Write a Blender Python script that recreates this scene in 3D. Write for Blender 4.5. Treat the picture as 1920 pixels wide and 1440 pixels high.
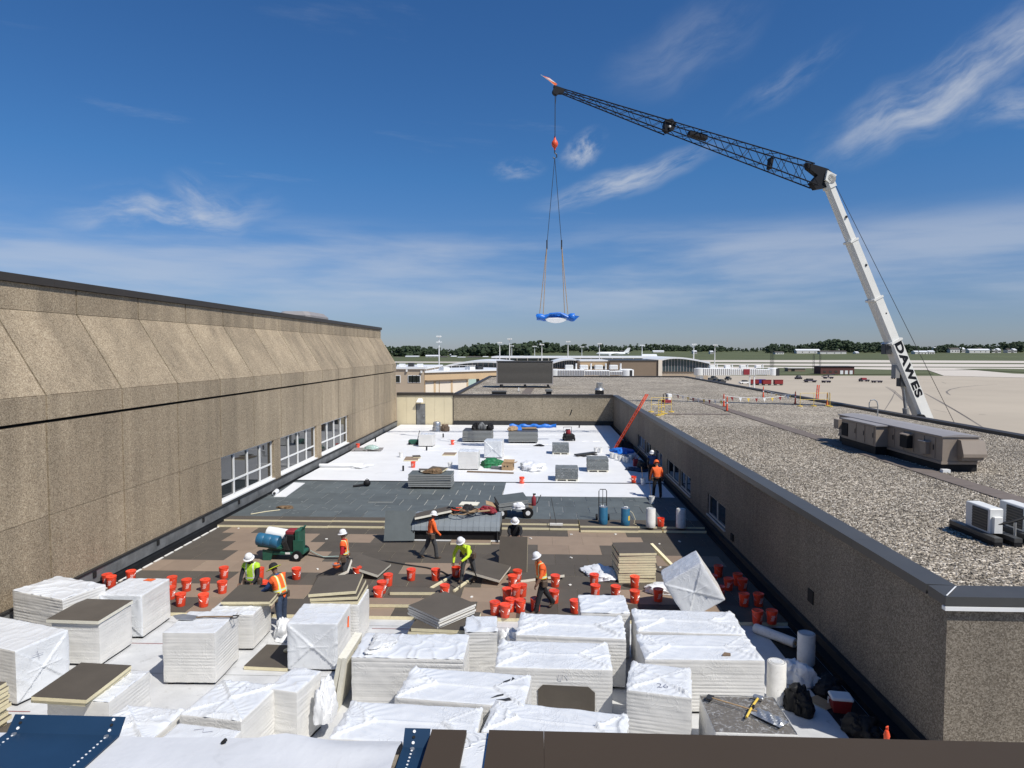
import bpy, bmesh, math, random
import numpy as np
from mathutils import Vector, Matrix

for o in list(bpy.data.objects):
    bpy.data.objects.remove(o)
SC = bpy.context.scene
COL = SC.collection
R = math.radians
rnd = random.Random(11)

# ------------------------------------------------------------------ camera
FPX, CAMZ = 1250.0, 7.8
YAW, PIT = math.atan(52 / FPX), math.atan(62 / FPX)
cd = bpy.data.cameras.new('camera')
cd.sensor_width = 36.0
cd.lens = FPX / 1920 * 36
cd.clip_start, cd.clip_end = 0.1, 12000
cam = bpy.data.objects.new('camera', cd)
COL.objects.link(cam)
cam.location = (0, 0, CAMZ)
cam.rotation_euler = (math.pi / 2 - PIT, 0, YAW)
SC.camera = cam

# ------------------------------------------------------------------ sun + exposure
SUN = Vector((0.60, -0.50, 1.0)).normalized()
sl = bpy.data.lights.new('sun', 'SUN')
sl.energy, sl.angle, sl.color = 4.8, R(0.53), (1.0, 0.955, 0.88)
so = bpy.data.objects.new('sun', sl)
COL.objects.link(so)
so.rotation_euler = (-SUN).to_track_quat('-Z', 'Y').to_euler()
so.location = (30, -30, 60)
SC.view_settings.view_transform = 'Standard'
SC.view_settings.look = 'None'
SC.view_settings.exposure = 0.0
SC.view_settings.gamma = 1.0

# ------------------------------------------------------------------ node helpers
class NT:
    def __init__(s, tree):
        s.t = tree
        s.n = tree.nodes
        s.l = tree.links
    def new(s, typ, **kw):
        n = s.n.new(typ)
        for k, v in kw.items():
            setattr(n, k, v)
        return n
    def put(s, sock, v):
        if isinstance(v, bpy.types.NodeSocket):
            s.l.new(v, sock)
        elif v is not None:
            sock.default_value = v
    def math(s, op, a, b=0.5, c=None, clamp=False):
        n = s.new('ShaderNodeMath', operation=op, use_clamp=clamp)
        s.put(n.inputs[0], a); s.put(n.inputs[1], b)
        if c is not None:
            s.put(n.inputs[2], c)
        return n.outputs[0]
    def vec(s, op, a, b=None):
        n = s.new('ShaderNodeVectorMath', operation=op)
        s.put(n.inputs[0], a)
        if b is not None:
            if op == 'SCALE':
                s.put(n.inputs['Scale'], b)
            else:
                s.put(n.inputs[1], b)
        return n.outputs[0]
    def noise(s, v, scale, detail=4, rough=.55, dist=0.0, out=0):
        n = s.new('ShaderNodeTexNoise')
        s.put(n.inputs['Vector'], v)
        n.inputs['Scale'].default_value = scale
        n.inputs['Detail'].default_value = detail
        n.inputs['Roughness'].default_value = rough
        n.inputs['Distortion'].default_value = dist
        return n.outputs[out]
    def rng(s, v, a, b, c=0.0, d=1.0, smooth=False):
        n = s.new('ShaderNodeMapRange')
        if smooth:
            n.interpolation_type = 'SMOOTHSTEP'
        s.put(n.inputs[0], v)
        for i, x in enumerate((a, b, c, d)):
            s.put(n.inputs[1 + i], x)
        return n.outputs[0]
    def mix(s, f, a, b, mode='MIX'):
        n = s.new('ShaderNodeMix', data_type='RGBA', blend_type=mode)
        s.put(n.inputs[0], f)
        s.put(n.inputs[6], a if isinstance(a, bpy.types.NodeSocket) else (*a, 1)[:4])
        s.put(n.inputs[7], b if isinstance(b, bpy.types.NodeSocket) else (*b, 1)[:4])
        return n.outputs[2]
    def ramp(s, f, stops):
        n = s.new('ShaderNodeValToRGB')
        e = n.color_ramp.elements
        e[0].position, e[0].color = stops[0][0], (*stops[0][1], 1)
        e[1].position, e[1].color = stops[-1][0], (*stops[-1][1], 1)
        for p, c in stops[1:-1]:
            x = e.new(p); x.color = (*c, 1)
        s.put(n.inputs[0], f)
        return n.outputs[0]
    def comb(s, x, y, z):
        n = s.new('ShaderNodeCombineXYZ')
        s.put(n.inputs[0], x); s.put(n.inputs[1], y); s.put(n.inputs[2], z)
        return n.outputs[0]
    def sep(s, v):
        n = s.new('ShaderNodeSeparateXYZ')
        s.put(n.inputs[0], v)
        return n.outputs

# ------------------------------------------------------------------ world: clear sky with cirrus
W = bpy.data.worlds.new('World')
SC.world = W
W.use_nodes = True
w = NT(W.node_tree)
w.n.clear()
sky = w.new('ShaderNodeTexSky')
sky.sky_type = 'NISHITA'
sky.sun_disc = False
sky.sun_elevation = math.asin(SUN.z)
sky.sun_rotation = math.atan2(SUN.x, SUN.y)
sky.altitude = 200
sky.air_density = 1.0
sky.dust_density = 0.25
sky.ozone_density = 1.6
hsv = w.new('ShaderNodeHueSaturation')
hsv.inputs['Hue'].default_value = 0.5
hsv.inputs['Saturation'].default_value = 1.0
hsv.inputs['Value'].default_value = 1.0
w.l.new(sky.outputs[0], hsv.inputs['Color'])
tc = w.new('ShaderNodeTexCoord')
dirv = w.vec('NORMALIZE', tc.outputs['Generated'])
dx, dy, dz = w.sep(dirv)
az = w.math('ARCTAN2', dx, dy)            # radians right of +Y
el = w.math('ARCSINE', dz)
# thin veil of cirrostratus, a band above the horizon right round the sky
azs = w.comb(w.math('MULTIPLY', dx, 1.6), w.math('MULTIPLY', dy, 1.6), w.math('MULTIPLY', el, 12.0))
veil_n = w.noise(azs, 1.7, 7, .55, .15)
veil = w.math('MULTIPLY', w.rng(veil_n, .30, .66, 0, 1, True),
              w.math('MULTIPLY', w.rng(el, .03, .085, 0, 1, True), w.rng(el, .145, .20, 1, 0, True)))
veil = w.math('MULTIPLY', veil, .45)
# sparse streaks all over the sky
pl = w.vec('SCALE', dirv, w.math('DIVIDE', 1.0, w.math('MAXIMUM', dz, .05)))
plx, ply, plz = w.sep(pl)
st = w.noise(w.comb(w.math('ADD', w.math('MULTIPLY', plx, .55), w.math('MULTIPLY', ply, .25)),
                    w.math('ADD', w.math('MULTIPLY', ply, 1.3), w.math('MULTIPLY', plx, -.5)), 3.3), 1.1, 8, .6, .25)
streak = w.math('MULTIPLY', w.rng(st, .58, .82, 0, .30, True), w.rng(el, .05, .16, 0, 1, True))
cloud = w.math('MAXIMUM', veil, streak)
# single cirrus clouds: azimuth, elevation, half length, half width, tilt, strength
def cirrus(cloud, px, py, hl, hw, tilt, k, seed, stretch=3.2, lo=.36, hi=.72):
    a0 = math.atan((px - 1012) / FPX)
    e0 = math.atan((658 - py) / FPX * math.cos(a0))
    a = w.math('SUBTRACT', az, a0)
    e = w.math('SUBTRACT', el, e0)
    c, s_ = math.cos(tilt), math.sin(tilt)
    u = w.math('ADD', w.math('MULTIPLY', a, c), w.math('MULTIPLY', e, s_))
    v = w.math('SUBTRACT', w.math('MULTIPLY', e, c), w.math('MULTIPLY', a, s_))
    bend = w.noise(w.comb(w.math('MULTIPLY', u, 6.0), seed * 3.1, 0.0), 1.0, 3)
    v = w.math('ADD', v, w.math('MULTIPLY', w.math('SUBTRACT', bend, .5), hw * 1.6))
    d = w.math('SQRT', w.math('ADD', w.math('POWER', w.math('DIVIDE', u, hl), 2.0),
                              w.math('POWER', w.math('ABSOLUTE', w.math('DIVIDE', v, hw)), 2.0)))
    fall = w.rng(d, .1, 1.0, 1, 0, True)
    n = w.noise(w.comb(w.math('MULTIPLY', u, 1.0 / (hw * stretch)), w.math('MULTIPLY', v, 1.0 / hw), seed), 1.15, 10, .60, .22)
    m = w.math('MULTIPLY', w.math('MULTIPLY', w.rng(n, lo, hi, 0, 1, True), fall), k)
    return w.math('MAXIMUM', cloud, m)
cloud = cirrus(cloud, 320, 405, .17, .050, R(8), .85, 1.0)
cloud = cirrus(cloud, 385, 385, .07, .035, R(-30), .60, 1.7)
cloud = cirrus(cloud, 1730, 185, .20, .055, R(24), .85, 2.0)
cloud = cirrus(cloud, 1850, 130, .16, .05, R(26), .75, 2.6)
cloud = cirrus(cloud, 1880, 220, .08, .03, R(5), .45, 2.9)
cloud = cirrus(cloud, 1170, 340, .17, .026, R(14), .70, 3.0, 5.0)
cloud = cirrus(cloud, 1090, 282, .045, .028, R(25), .85, 4.0, 1.5)
cloud = cirrus(cloud, 970, 325, .05, .02, R(5), .38, 4.6, 2.0)
cloud = cirrus(cloud, 1270, 95, .15, .06, R(22), .20, 5.0)
cloud = cirrus(cloud, 1460, 165, .11, .025, R(28), .20, 6.0)
tint = w.ramp(w.math('MULTIPLY', el, 2.0), [(.0, (.72, .86, 1.30)), (.12, (.70, .88, 1.32)), (.5, (.50, 1.0, 1.52)), (1.0, (.48, 1.0, 1.58))])
skyc = w.mix(1.0, hsv.outputs[0], tint, 'MULTIPLY')
skycol = w.mix(cloud, skyc, (9.6, 10.2, 11.2))
bg = w.new('ShaderNodeBackground')
w.l.new(skycol, bg.inputs[0])
bg.inputs[1].default_value = 0.062
wo = w.new('ShaderNodeOutputWorld')
w.l.new(bg.outputs[0], wo.inputs[0])

# ------------------------------------------------------------------ survey: photo measurements onto known planes
_fw = Vector((-math.sin(YAW) * math.cos(PIT), math.cos(YAW) * math.cos(PIT), -math.sin(PIT)))
_rt = Vector((math.cos(YAW), math.sin(YAW), 0))
_up = _rt.cross(_fw)
def _ray(x, y):
    return _fw + _rt * ((x - 960) / FPX) - _up * ((y - 720) / FPX)
def at(x, y, z=0.0):
    d = _ray(x, y)
    return Vector((0, 0, CAMZ)) + d * ((z - CAMZ) / d.z)
def aY(x, y, Y):
    d = _ray(x, y)
    return Vector((0, 0, CAMZ)) + d * (Y / d.y)

# ------------------------------------------------------------------ mesh builder
class MB:
    def __init__(s):
        s.v, s.f, s.m = [], [], []
        s.mi = 0
    def add(s, vs, fs, M=None):
        b = len(s.v)
        for p in vs:
            p = Vector(p)
            s.v.append(tuple(M @ p) if M is not None else tuple(p))
        for q in fs:
            s.f.append(tuple(i + b for i in q))
            s.m.append(s.mi)
        return s
    def box(s, x0, x1, y0, y1, z0, z1, M=None):
        vs = [(x, y, z) for z in (z0, z1) for y in (y0, y1) for x in (x0, x1)]
        return s.add(vs, [(0, 2, 3, 1), (4, 5, 7, 6), (0, 1, 5, 4), (2, 6, 7, 3), (0, 4, 6, 2), (1, 3, 7, 5)], M)
    def bevbox(s, x0, x1, y0, y1, z0, z1, b=.02, M=None):
        """box with chamfered vertical and top edges"""
        ring = lambda i, z: [(x0 + i + b, y0 + i, z), (x1 - i - b, y0 + i, z), (x1 - i, y0 + i + b, z), (x1 - i, y1 - i - b, z),
                             (x1 - i - b, y1 - i, z), (x0 + i + b, y1 - i, z), (x0 + i, y1 - i - b, z), (x0 + i, y0 + i + b, z)]
        vs = ring(0, z0) + ring(0, z1 - b) + ring(b, z1)
        fs = [tuple(range(7, -1, -1)), tuple(range(16, 24))]
        for k in (0, 8):
            for i in range(8):
                j = (i + 1) % 8
                fs.append((k + i, k + j, k + 8 + j, k + 8 + i))
        return s.add(vs, fs, M)
    def cyl(s, p0, p1, r0, r1=None, seg=8, caps=True, M=None):
        p0, p1 = Vector(p0), Vector(p1)
        r1 = r0 if r1 is None else r1
        d = (p1 - p0).normalized()
        a = d.orthogonal().normalized(); b = d.cross(a)
        vs = []
        for p, r in ((p0, r0), (p1, r1)):
            for i in range(seg):
                t = 2 * math.pi * i / seg
                vs.append(p + (a * math.cos(t) + b * math.sin(t)) * r)
        fs = [(i, (i + 1) % seg, seg + (i + 1) % seg, seg + i) for i in range(seg)]
        if caps:
            fs += [tuple(range(seg - 1, -1, -1)), tuple(range(seg, 2 * seg))]
        return s.add(vs, fs, M)
    def tube(s, pts, r, seg=6, M=None, taper=None):
        pts = [Vector(p) for p in pts]
        n = len(pts)
        vs = []
        for i, p in enumerate(pts):
            d = (pts[min(i + 1, n - 1)] - pts[max(i - 1, 0)]).normalized()
            ref = Vector((0, 0, 1)) if abs(d.z) < .9 else Vector((1, 0, 0))
            a = d.cross(ref).normalized(); b = d.cross(a)
            rr = r if taper is None else r * taper[i]
            for k in range(seg):
                t = 2 * math.pi * k / seg
                vs.append(p + (a * math.cos(t) + b * math.sin(t)) * rr)
        fs = []
        for i in range(n - 1):
            for k in range(seg):
                j = (k + 1) % seg
                fs.append((i * seg + k, i * seg + j, (i + 1) * seg + j, (i + 1) * seg + k))
        fs += [tuple(range(seg - 1, -1, -1)), tuple(range((n - 1) * seg, n * seg))]
        return s.add(vs, fs, M)
    def lathe(s, prof, seg=16, M=None, cap=True):
        vs, fs = [], []
        for r, z in prof:
            for i in range(seg):
                t = 2 * math.pi * i / seg
                vs.append((r * math.cos(t), r * math.sin(t), z))
        for k in range(len(prof) - 1):
            for i in range(seg):
                j = (i + 1) % seg
                fs.append((k * seg + i, k * seg + j, (k + 1) * seg + j, (k + 1) * seg + i))
        if cap:
            fs += [tuple(range(seg - 1, -1, -1)), tuple(range((len(prof) - 1) * seg, len(prof) * seg))]
        return s.add(vs, fs, M)
    def extr(s, poly, vec, M=None):
        """polygon (3d points) swept along vec"""
        n = len(poly)
        vec = Vector(vec)
        vs = [Vector(p) for p in poly] + [Vector(p) + vec for p in poly]
        fs = [tuple(range(n - 1, -1, -1)), tuple(range(n, 2 * n))]
        fs += [(i, (i + 1) % n, n + (i + 1) % n, n + i) for i in range(n)]
        return s.add(vs, fs, M)
    def ball(s, c, r, seg=10, rings=6, M=None, jit=0, rg=None):
        c = Vector(c)
        rx, ry, rz = (r, r, r) if not hasattr(r, '__len__') else r
        vs = [c + Vector((0, 0, -rz))]
        for k in range(1, rings):
            ph = -math.pi / 2 + math.pi * k / rings
            for i in range(seg):
                t = 2 * math.pi * i / seg
                q = 1 + (rg.uniform(-jit, jit) if jit else 0)
                vs.append(c + Vector((rx * math.cos(ph) * math.cos(t) * q, ry * math.cos(ph) * math.sin(t) * q, rz * math.sin(ph) * q)))
        vs.append(c + Vector((0, 0, rz)))
        L = len(vs) - 1
        fs = [(0, 1 + (i + 1) % seg, 1 + i) for i in range(seg)]
        for k in range(rings - 2):
            for i in range(seg):
                j = (i + 1) % seg
                a = 1 + k * seg
                fs.append((a + i, a + j, a + seg + j, a + seg + i))
        a = 1 + (rings - 2) * seg
        fs += [(a + i, a + (i + 1) % seg, L) for i in range(seg)]
        return s.add(vs, fs, M)
    def mesh(s, name, mats, smooth=False):
        me = bpy.data.meshes.new(name)
        me.from_pydata(s.v, [], s.f)
        for m in (mats if isinstance(mats, (list, tuple)) else [mats]):
            me.materials.append(m)
        me.polygons.foreach_set('material_index', s.m)
        if smooth:
            me.polygons.foreach_set('use_smooth', [True] * len(s.f))
        bm = bmesh.new(); bm.from_mesh(me)
        bmesh.ops.recalc_face_normals(bm, faces=bm.faces)
        bm.to_mesh(me); bm.free()
        if smooth:
            try:
                me.set_sharp_from_angle(angle=R(40))
            except Exception:
                pass
        return me
    def build(s, name, mats, parent=None, smooth=False, loc=None, rz=0.0):
        return obj(name, s.mesh(name, mats, smooth), parent, loc, rz)

def obj(name, me, parent=None, loc=None, rz=0.0):
    o = bpy.data.objects.new(name, me)
    COL.objects.link(o)
    if parent is not None:
        o.parent = parent
    if loc is not None:
        o.location = loc
    if rz:
        o.rotation_euler = (0, 0, rz)
    return o
def tag(o, label, cat, group=None):
    o['label'] = label
    o['category'] = cat
    if group:
        o['group'] = group
    return o
def thing(name, label, cat, loc=(0, 0, 0), rz=0.0, group=None):
    o = obj(name, None, None, loc, rz)
    o.empty_display_size = .2
    return tag(o, label, cat, group)
def struct(o):
    o['kind'] = 'structure'
    return o
def dup(root, loc=None, rz=None, label=None, group=None, scale=None):
    r = root.copy(); COL.objects.link(r)
    if loc is not None:
        r.location = loc
    if rz is not None:
        r.rotation_euler = (0, 0, rz)
    if scale is not None:
        r.scale = (scale, scale, scale)
    if label:
        r['label'] = label
    if group:
        r['group'] = group
    for ch in list(root.children):
        c = ch.copy(); COL.objects.link(c); c.parent = r
        for g in list(ch.children):
            d = g.copy(); COL.objects.link(d); d.parent = c
    return r
def T(x, y, z, rz=0, rx=0, ry=0):
    return Matrix.Translation((x, y, z)) @ Matrix.Rotation(rz, 4, 'Z') @ Matrix.Rotation(ry, 4, 'Y') @ Matrix.Rotation(rx, 4, 'X')

# ------------------------------------------------------------------ materials
def newmat(name):
    m = bpy.data.materials.new(name)
    m.use_nodes = True
    n = NT(m.node_tree)
    p = n.n['Principled BSDF']
    pos = n.new('ShaderNodeNewGeometry').outputs['Position']
    return m, n, p, pos
def pmat(name, col, rough=.6, var=.14, vs=2.5, bump=0.0, bs=60.0, metal=0.0, spec=.5, orand=0.0, dirt=0.0, coat=0.0):
    m, n, p, pos = newmat(name)
    k = n.rng(n.noise(pos, vs, 6, .6), .25, .75, 1 - var, 1 + var)
    if orand:
        oi = n.new('ShaderNodeObjectInfo').outputs['Random']
        k = n.math('MULTIPLY', k, n.rng(oi, 0, 1, 1 - orand, 1 + orand))
    c = n.vec('SCALE', (col[0], col[1], col[2]), k)
    if dirt:
        d = n.rng(n.noise(pos, vs * 2.3, 8, .7, .8), .56, .74, 0, dirt, True)
        c = n.mix(d, c, (.10, .09, .075))
    n.put(p.inputs['Base Color'], c)
    p.inputs['Roughness'].default_value = rough
    p.inputs['Metallic'].default_value = metal
    p.inputs['Specular IOR Level'].default_value = spec
    p.inputs['Coat Weight'].default_value = coat
    if bump:
        b = n.new('ShaderNodeBump')
        b.inputs['Strength'].default_value = bump
        b.inputs['Distance'].default_value = .02
        n.put(b.inputs['Height'], n.noise(pos, bs, 4, .6))
        n.l.new(b.outputs[0], p.inputs['Normal'])
    return m

def aggregate(name, c0, c1, c2, grain=16.0, stain=.25, bump=.5):
    """exposed-aggregate precast concrete with run-off stains"""
    m, n, p, pos = newmat(name)
    v = n.new('ShaderNodeTexVoronoi'); n.put(v.inputs['Vector'], n.vec('ADD', pos, n.vec('SCALE', n.noise(pos, 9, 3, out=1), .02)))
    v.inputs['Scale'].default_value = grain
    cell = n.sep(v.outputs['Color'])[0]
    fine = n.noise(pos, grain * .9, 4, .75)
    g = n.math('ADD', n.math('MULTIPLY', cell, .62), n.math('MULTIPLY', fine, .5))
    c = n.ramp(g, [(.22, c0), (.55, c1), (.88, c2)])
    x, y, z = n.sep(pos)
    sv = n.comb(n.math('MULTIPLY', x, 1.0), n.math('MULTIPLY', y, .9), n.math('MULTIPLY', z, .07))
    s1 = n.rng(n.noise(sv, 1.0, 5, .6), .38, .66, 1 + stain * .25, 1 - stain)
    s2 = n.rng(n.noise(pos, .35, 4), .3, .7, .92, 1.08)
    oi = n.rng(n.new('ShaderNodeObjectInfo').outputs['Random'], 0, 1, .92, 1.08)
    k = n.math('MULTIPLY', n.math('MULTIPLY', s1, s2), oi)
    n.put(p.inputs['Base Color'], n.vec('SCALE', c, k))
    p.inputs['Roughness'].default_value = .85
    b = n.new('ShaderNodeBump'); b.inputs['Strength'].default_value = bump; b.inputs['Distance'].default_value = .03
    n.put(b.inputs['Height'], g)
    n.l.new(b.outputs[0], p.inputs['Normal'])
    return m

def gravel(name):
    m, n, p, pos = newmat(name)
    wpos = n.vec('ADD', pos, n.vec('SCALE', n.noise(pos, 6, 3, out=1), .12))
    v = n.new('ShaderNodeTexVoronoi'); n.put(v.inputs['Vector'], wpos); v.inputs['Scale'].default_value = 15
    v2 = n.new('ShaderNodeTexVoronoi'); n.put(v2.inputs['Vector'], wpos); v2.inputs['Scale'].default_value = 31
    a = n.sep(v.outputs['Color'])[0]
    b_ = n.sep(v2.outputs['Color'])[1]
    g = n.math('ADD', n.math('MULTIPLY', a, .6), n.math('MULTIPLY', b_, .4))
    c = n.ramp(g, [(.12, (.035, .030, .024)), (.36, (.135, .114, .086)), (.54, (.28, .238, .18)), (.74, (.48, .415, .325)), (.92, (.80, .73, .61))])
    k = n.math('MULTIPLY', n.rng(n.noise(pos, .22, 5, .6), .3, .7, .92, 1.45), n.rng(n.noise(pos, 1.6, 4, .6), .3, .7, .86, 1.12))
    n.put(p.inputs['Base Color'], n.vec('SCALE', c, k))
    p.inputs['Roughness'].default_value = .9
    bm_ = n.new('ShaderNodeBump'); bm_.inputs['Strength'].default_value = .9; bm_.inputs['Distance'].default_value = .05
    n.put(bm_.inputs['Height'], n.math('SUBTRACT', 1.0, v.outputs['Distance']))
    n.l.new(bm_.outputs[0], p.inputs['Normal'])
    return m

def plastic(name, col=(.70, .72, .74), rough=.20, smudge=.30, bump=.40):
    """white shrink film: fine creases, scuffs and dirt"""
    m, n, p, pos = newmat(name)
    tco = n.new('ShaderNodeTexCoord').outputs['Object']
    oi = n.new('ShaderNodeObjectInfo').outputs['Random']
    q = n.vec('ADD', tco, n.comb(n.math('MULTIPLY', oi, 37.0), n.math('MULTIPLY', oi, 19.0), 0.0))
    k = n.rng(n.noise(q, 1.3, 5, .6), .3, .7, .93, 1.04)
    c = n.vec('SCALE', col, k)
    d = n.rng(n.noise(q, 3.1, 8, .72, 1.0), .60, .78, 0, smudge, True)
    c = n.mix(d, c, (.33, .32, .30))
    n.put(p.inputs['Base Color'], c)
    n.put(p.inputs['Roughness'], n.rng(n.noise(q, 4, 4), .3, .7, rough - .08, rough + .14))
    p.inputs['Specular IOR Level'].default_value = .65
    wv = n.noise(q, 2.6, 3, .5, .9)
    cr = n.math('ADD', n.rng(n.math('ABSOLUTE', n.math('SUBTRACT', wv, .5)), 0.0, .035, 1, 0), n.rng(n.math('ABSOLUTE', n.math('SUBTRACT', n.noise(q, 5.5, 3, .5, 1.2), .5)), 0.0, .04, .8, 0))
    patch = n.rng(n.noise(q, 1.1, 2), .42, .62, 0, 1, True)
    h = n.math('ADD', n.math('MULTIPLY', n.math('MULTIPLY', cr, patch), .7), n.math('MULTIPLY', n.noise(q, 14, 4, .6), .35))
    b = n.new('ShaderNodeBump'); b.inputs['Strength'].default_value = bump; b.inputs['Distance'].default_value = .02
    n.put(b.inputs['Height'], h)
    n.l.new(b.outputs[0], p.inputs['Normal'])
    return m

MT = {}
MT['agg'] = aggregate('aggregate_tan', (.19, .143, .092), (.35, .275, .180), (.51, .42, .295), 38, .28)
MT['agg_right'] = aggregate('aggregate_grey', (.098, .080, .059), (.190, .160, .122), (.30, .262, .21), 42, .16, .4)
MT['agg_back'] = aggregate('aggregate_rear', (.20, .165, .112), (.29, .243, .172), (.38, .325, .24), 16, .10, .2)
MT['gravel'] = gravel('roof_gravel')
def stone_mat():
    m, n, p, pos = newmat('gravel_stone')
    oi = n.new('ShaderNodeObjectInfo').outputs['Random']
    n.put(p.inputs['Base Color'], n.ramp(oi, [(.0, (.05, .043, .034)), (.35, (.17, .145, .11)), (.65, (.33, .285, .22)), (.85, (.52, .455, .37)), (1.0, (.80, .74, .64))]))
    p.inputs['Roughness'].default_value = .85
    return m
MT['stone'] = stone_mat()
MT['cream_wall'] = pmat('cream_panel', (.64, .56, .38), .75, .06, .8, dirt=.1)
MT['beige_far'] = pmat('beige_render', (.46, .37, .27), .8, .08, .2)
MT['beige_far2'] = pmat('beige_render_orange', (.55, .40, .24), .8, .08, .2)
MT['brown_far'] = pmat('brown_panel', (.22, .165, .115), .8, .08, .3)
MT['coping'] = pmat('bronze_metal', (.040, .033, .026), .5, .10, 1.2, metal=0.0, dirt=.15)
MT['coping_grey'] = pmat('grey_coping_metal', (.062, .062, .060), .45, .12, 1.0, dirt=.2)
MT['coping_top'] = pmat('weathered_brown_coping', (.060, .043, .028), .62, .06, .9, bump=.1, bs=4, spec=.25)
MT['dark'] = pmat('dark_gap', (.012, .011, .010), .9, .2)
MT['black'] = pmat('black_rubber', (.012, .012, .013), .6, .3, 4, bump=.2, bs=40, spec=.25)
MT['flash'] = pmat('grey_flashing', (.15, .155, .155), .55, .45, 1.6, dirt=.5, bump=.2, bs=12)
MT['flash_dark'] = pmat('dark_base_flashing', (.020, .021, .022), .6, .4, 2)
MT['frame_w'] = pmat('white_window_frame', (.78, .78, .76), .45, .05, 3)
MT['frame_g'] = pmat('grey_window_frame', (.52, .50, .46), .5, .08, 3)
MT['glass'] = pmat('dark_glass', (.016, .019, .021), .03, .3, .8, spec=.9)
MT['glass_blue'] = pmat('blue_glass', (.05, .075, .085), .06, .3, .4, spec=.8)
MT['deck'] = pmat('white_vapour_barrier', (.56, .565, .565), .5, .14, 1.4, bump=.5, bs=5, dirt=.38)
MT['drape'] = pmat('draped_membrane', (.62, .625, .63), .55, .08, 3.0, bump=.35, bs=5, dirt=.12)
MT['tpo'] = pmat('white_roof_membrane', (.77, .775, .775), .5, .05, .7, bump=.12, bs=3, dirt=.14)
MT['facer'] = pmat('dark_board_facer', (.090, .076, .060), .8, .12, 1.7, orand=.14, bump=.15, bs=80, dirt=.1)
MT['facer_tan'] = pmat('tan_board_facer', (.265, .197, .142), .8, .08, 1.7, orand=.08, bump=.1, bs=80)
MT['foam'] = pmat('cream_foam_edge', (.74, .66, .44), .85, .08, 9, bump=.3, bs=90)
MT['foam_pale'] = pmat('pale_foam_edge', (.74, .71, .60), .85, .08, 9, bump=.3, bs=90)
MT['cover'] = pmat('grey_cover_board', (.098, .114, .116), .7, .16, 1.9, orand=.13, bump=.1, bs=50, dirt=.06)
MT['cover_edge'] = pmat('grey_board_edge', (.30, .31, .30), .8, .1, 6)
MT['wrap'] = plastic('white_wrap')
MT['wrap_side'] = plastic('white_wrap_ribbed', (.70, .69, .66), .42, .22, .3)
MT['wrap_dirty'] = plastic('dirty_wrap', (.70, .71, .71), .35, .75, .6)
MT['sheet'] = plastic('loose_white_film', (.80, .81, .82), .32, .15, .5)
MT['red'] = pmat('red_orange_plastic', (.84, .075, .030), .38, .10, 6, orand=.16, coat=.15, dirt=.16)
MT['white'] = pmat('white_paint', (.80, .80, .78), .5, .05, 4)
MT['print'] = pmat('white_print', (.82, .78, .74), .5, .05, 20)
MT['steel'] = pmat('galvanised_steel', (.52, .53, .53), .38, .2, 5, metal=.75)
MT['steel_dark'] = pmat('dark_steel', (.05, .05, .05), .5, .2, 6, metal=.3)
MT['crane_w'] = pmat('crane_white', (.74, .73, .68), .4, .06, .8, dirt=.12)
MT['crane_grey'] = pmat('crane_grey', (.28, .27, .25), .5, .1, 1)
MT['jib'] = pmat('jib_black', (.008, .009, .013), .6, .1, 3, spec=.2)
MT['orange'] = pmat('safety_orange', (.86, .14, .025), .7, .08, 8, bump=.9, bs=16, dirt=.12)
MT['orange_red'] = pmat('delineator_orange', (.80, .09, .03), .5, .06, 6)
MT['yellow'] = pmat('yellow_paint', (.74, .52, .09), .5, .1, 5)
MT['lime'] = pmat('lime_shirt', (.55, .74, .04), .8, .08, 9, bump=.9, bs=16, dirt=.12)
MT['blue_tarp'] = pmat('blue_tarp', (.02, .17, .62), .4, .2, 3, bump=.5, bs=9)
MT['blue_drum'] = pmat('blue_steel_drum', (.025, .13, .235), .42, .14, 6, dirt=.15)
MT['blue_metal'] = pmat('navy_flashing_metal', (.016, .042, .085), .3, .15, 3, spec=.5, dirt=.04)
MT['white_roll'] = pmat('white_roll', (.72, .71, .68), .6, .1, 6, dirt=.45)
MT['green'] = pmat('green_machine_paint', (.02, .10, .065), .45, .15, 6)
MT['green_tarp'] = pmat('green_tarp', (.02, .16, .06), .6, .3, 5)
MT['wood'] = pmat('raw_wood', (.42, .29, .16), .7, .2, 9)
MT['card'] = pmat('brown_cardboard', (.40, .27, .15), .8, .15, 5)
MT['wood_dark'] = pmat('worn_wood', (.20, .14, .09), .8, .3, 12)
MT['junk'] = pmat('tangled_hose', (.16, .10, .05), .7, .7, 9)
MT['maroon'] = pmat('maroon_cloth', (.25, .02, .03), .7, .2, 8)
MT['skin'] = pmat('skin', (.20, .105, .065), .55, .08, 20)
MT['jeans'] = pmat('blue_jeans', (.035, .055, .10), .85, .2, 14, bump=.9, bs=16, dirt=.12)
MT['denim_shirt'] = pmat('blue_sleeves', (.03, .08, .22), .85, .15, 12, bump=.9, bs=16, dirt=.12)
MT['grey_pants'] = pmat('grey_trousers', (.055, .057, .06), .85, .2, 14, bump=.9, bs=16, dirt=.12)
MT['black_cloth'] = pmat('black_cloth', (.013, .013, .015), .85, .2, 14, bump=.9, bs=16, dirt=.12)
MT['boots'] = pmat('brown_boots', (.09, .06, .04), .7, .2, 14)
MT['red_shirt'] = pmat('red_shirt', (.45, .012, .025), .85, .1, 12, bump=.9, bs=16, dirt=.12)
MT['glove'] = pmat('pale_gloves', (.5, .48, .44), .8, .1, 20)
MT['hat'] = pmat('white_hard_hat', (.80, .80, .80), .25, .02, 5, coat=.3)
MT['hat_yellow'] = pmat('neon_brim', (.72, .85, .04), .5, .05, 5)
MT['hvac'] = pmat('hvac_tan', (.275, .225, .178), .5, .08, 2, dirt=.15)
MT['hvac_top'] = pmat('hvac_roof_sheet', (.30, .28, .27), .5, .08, 1)
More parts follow.
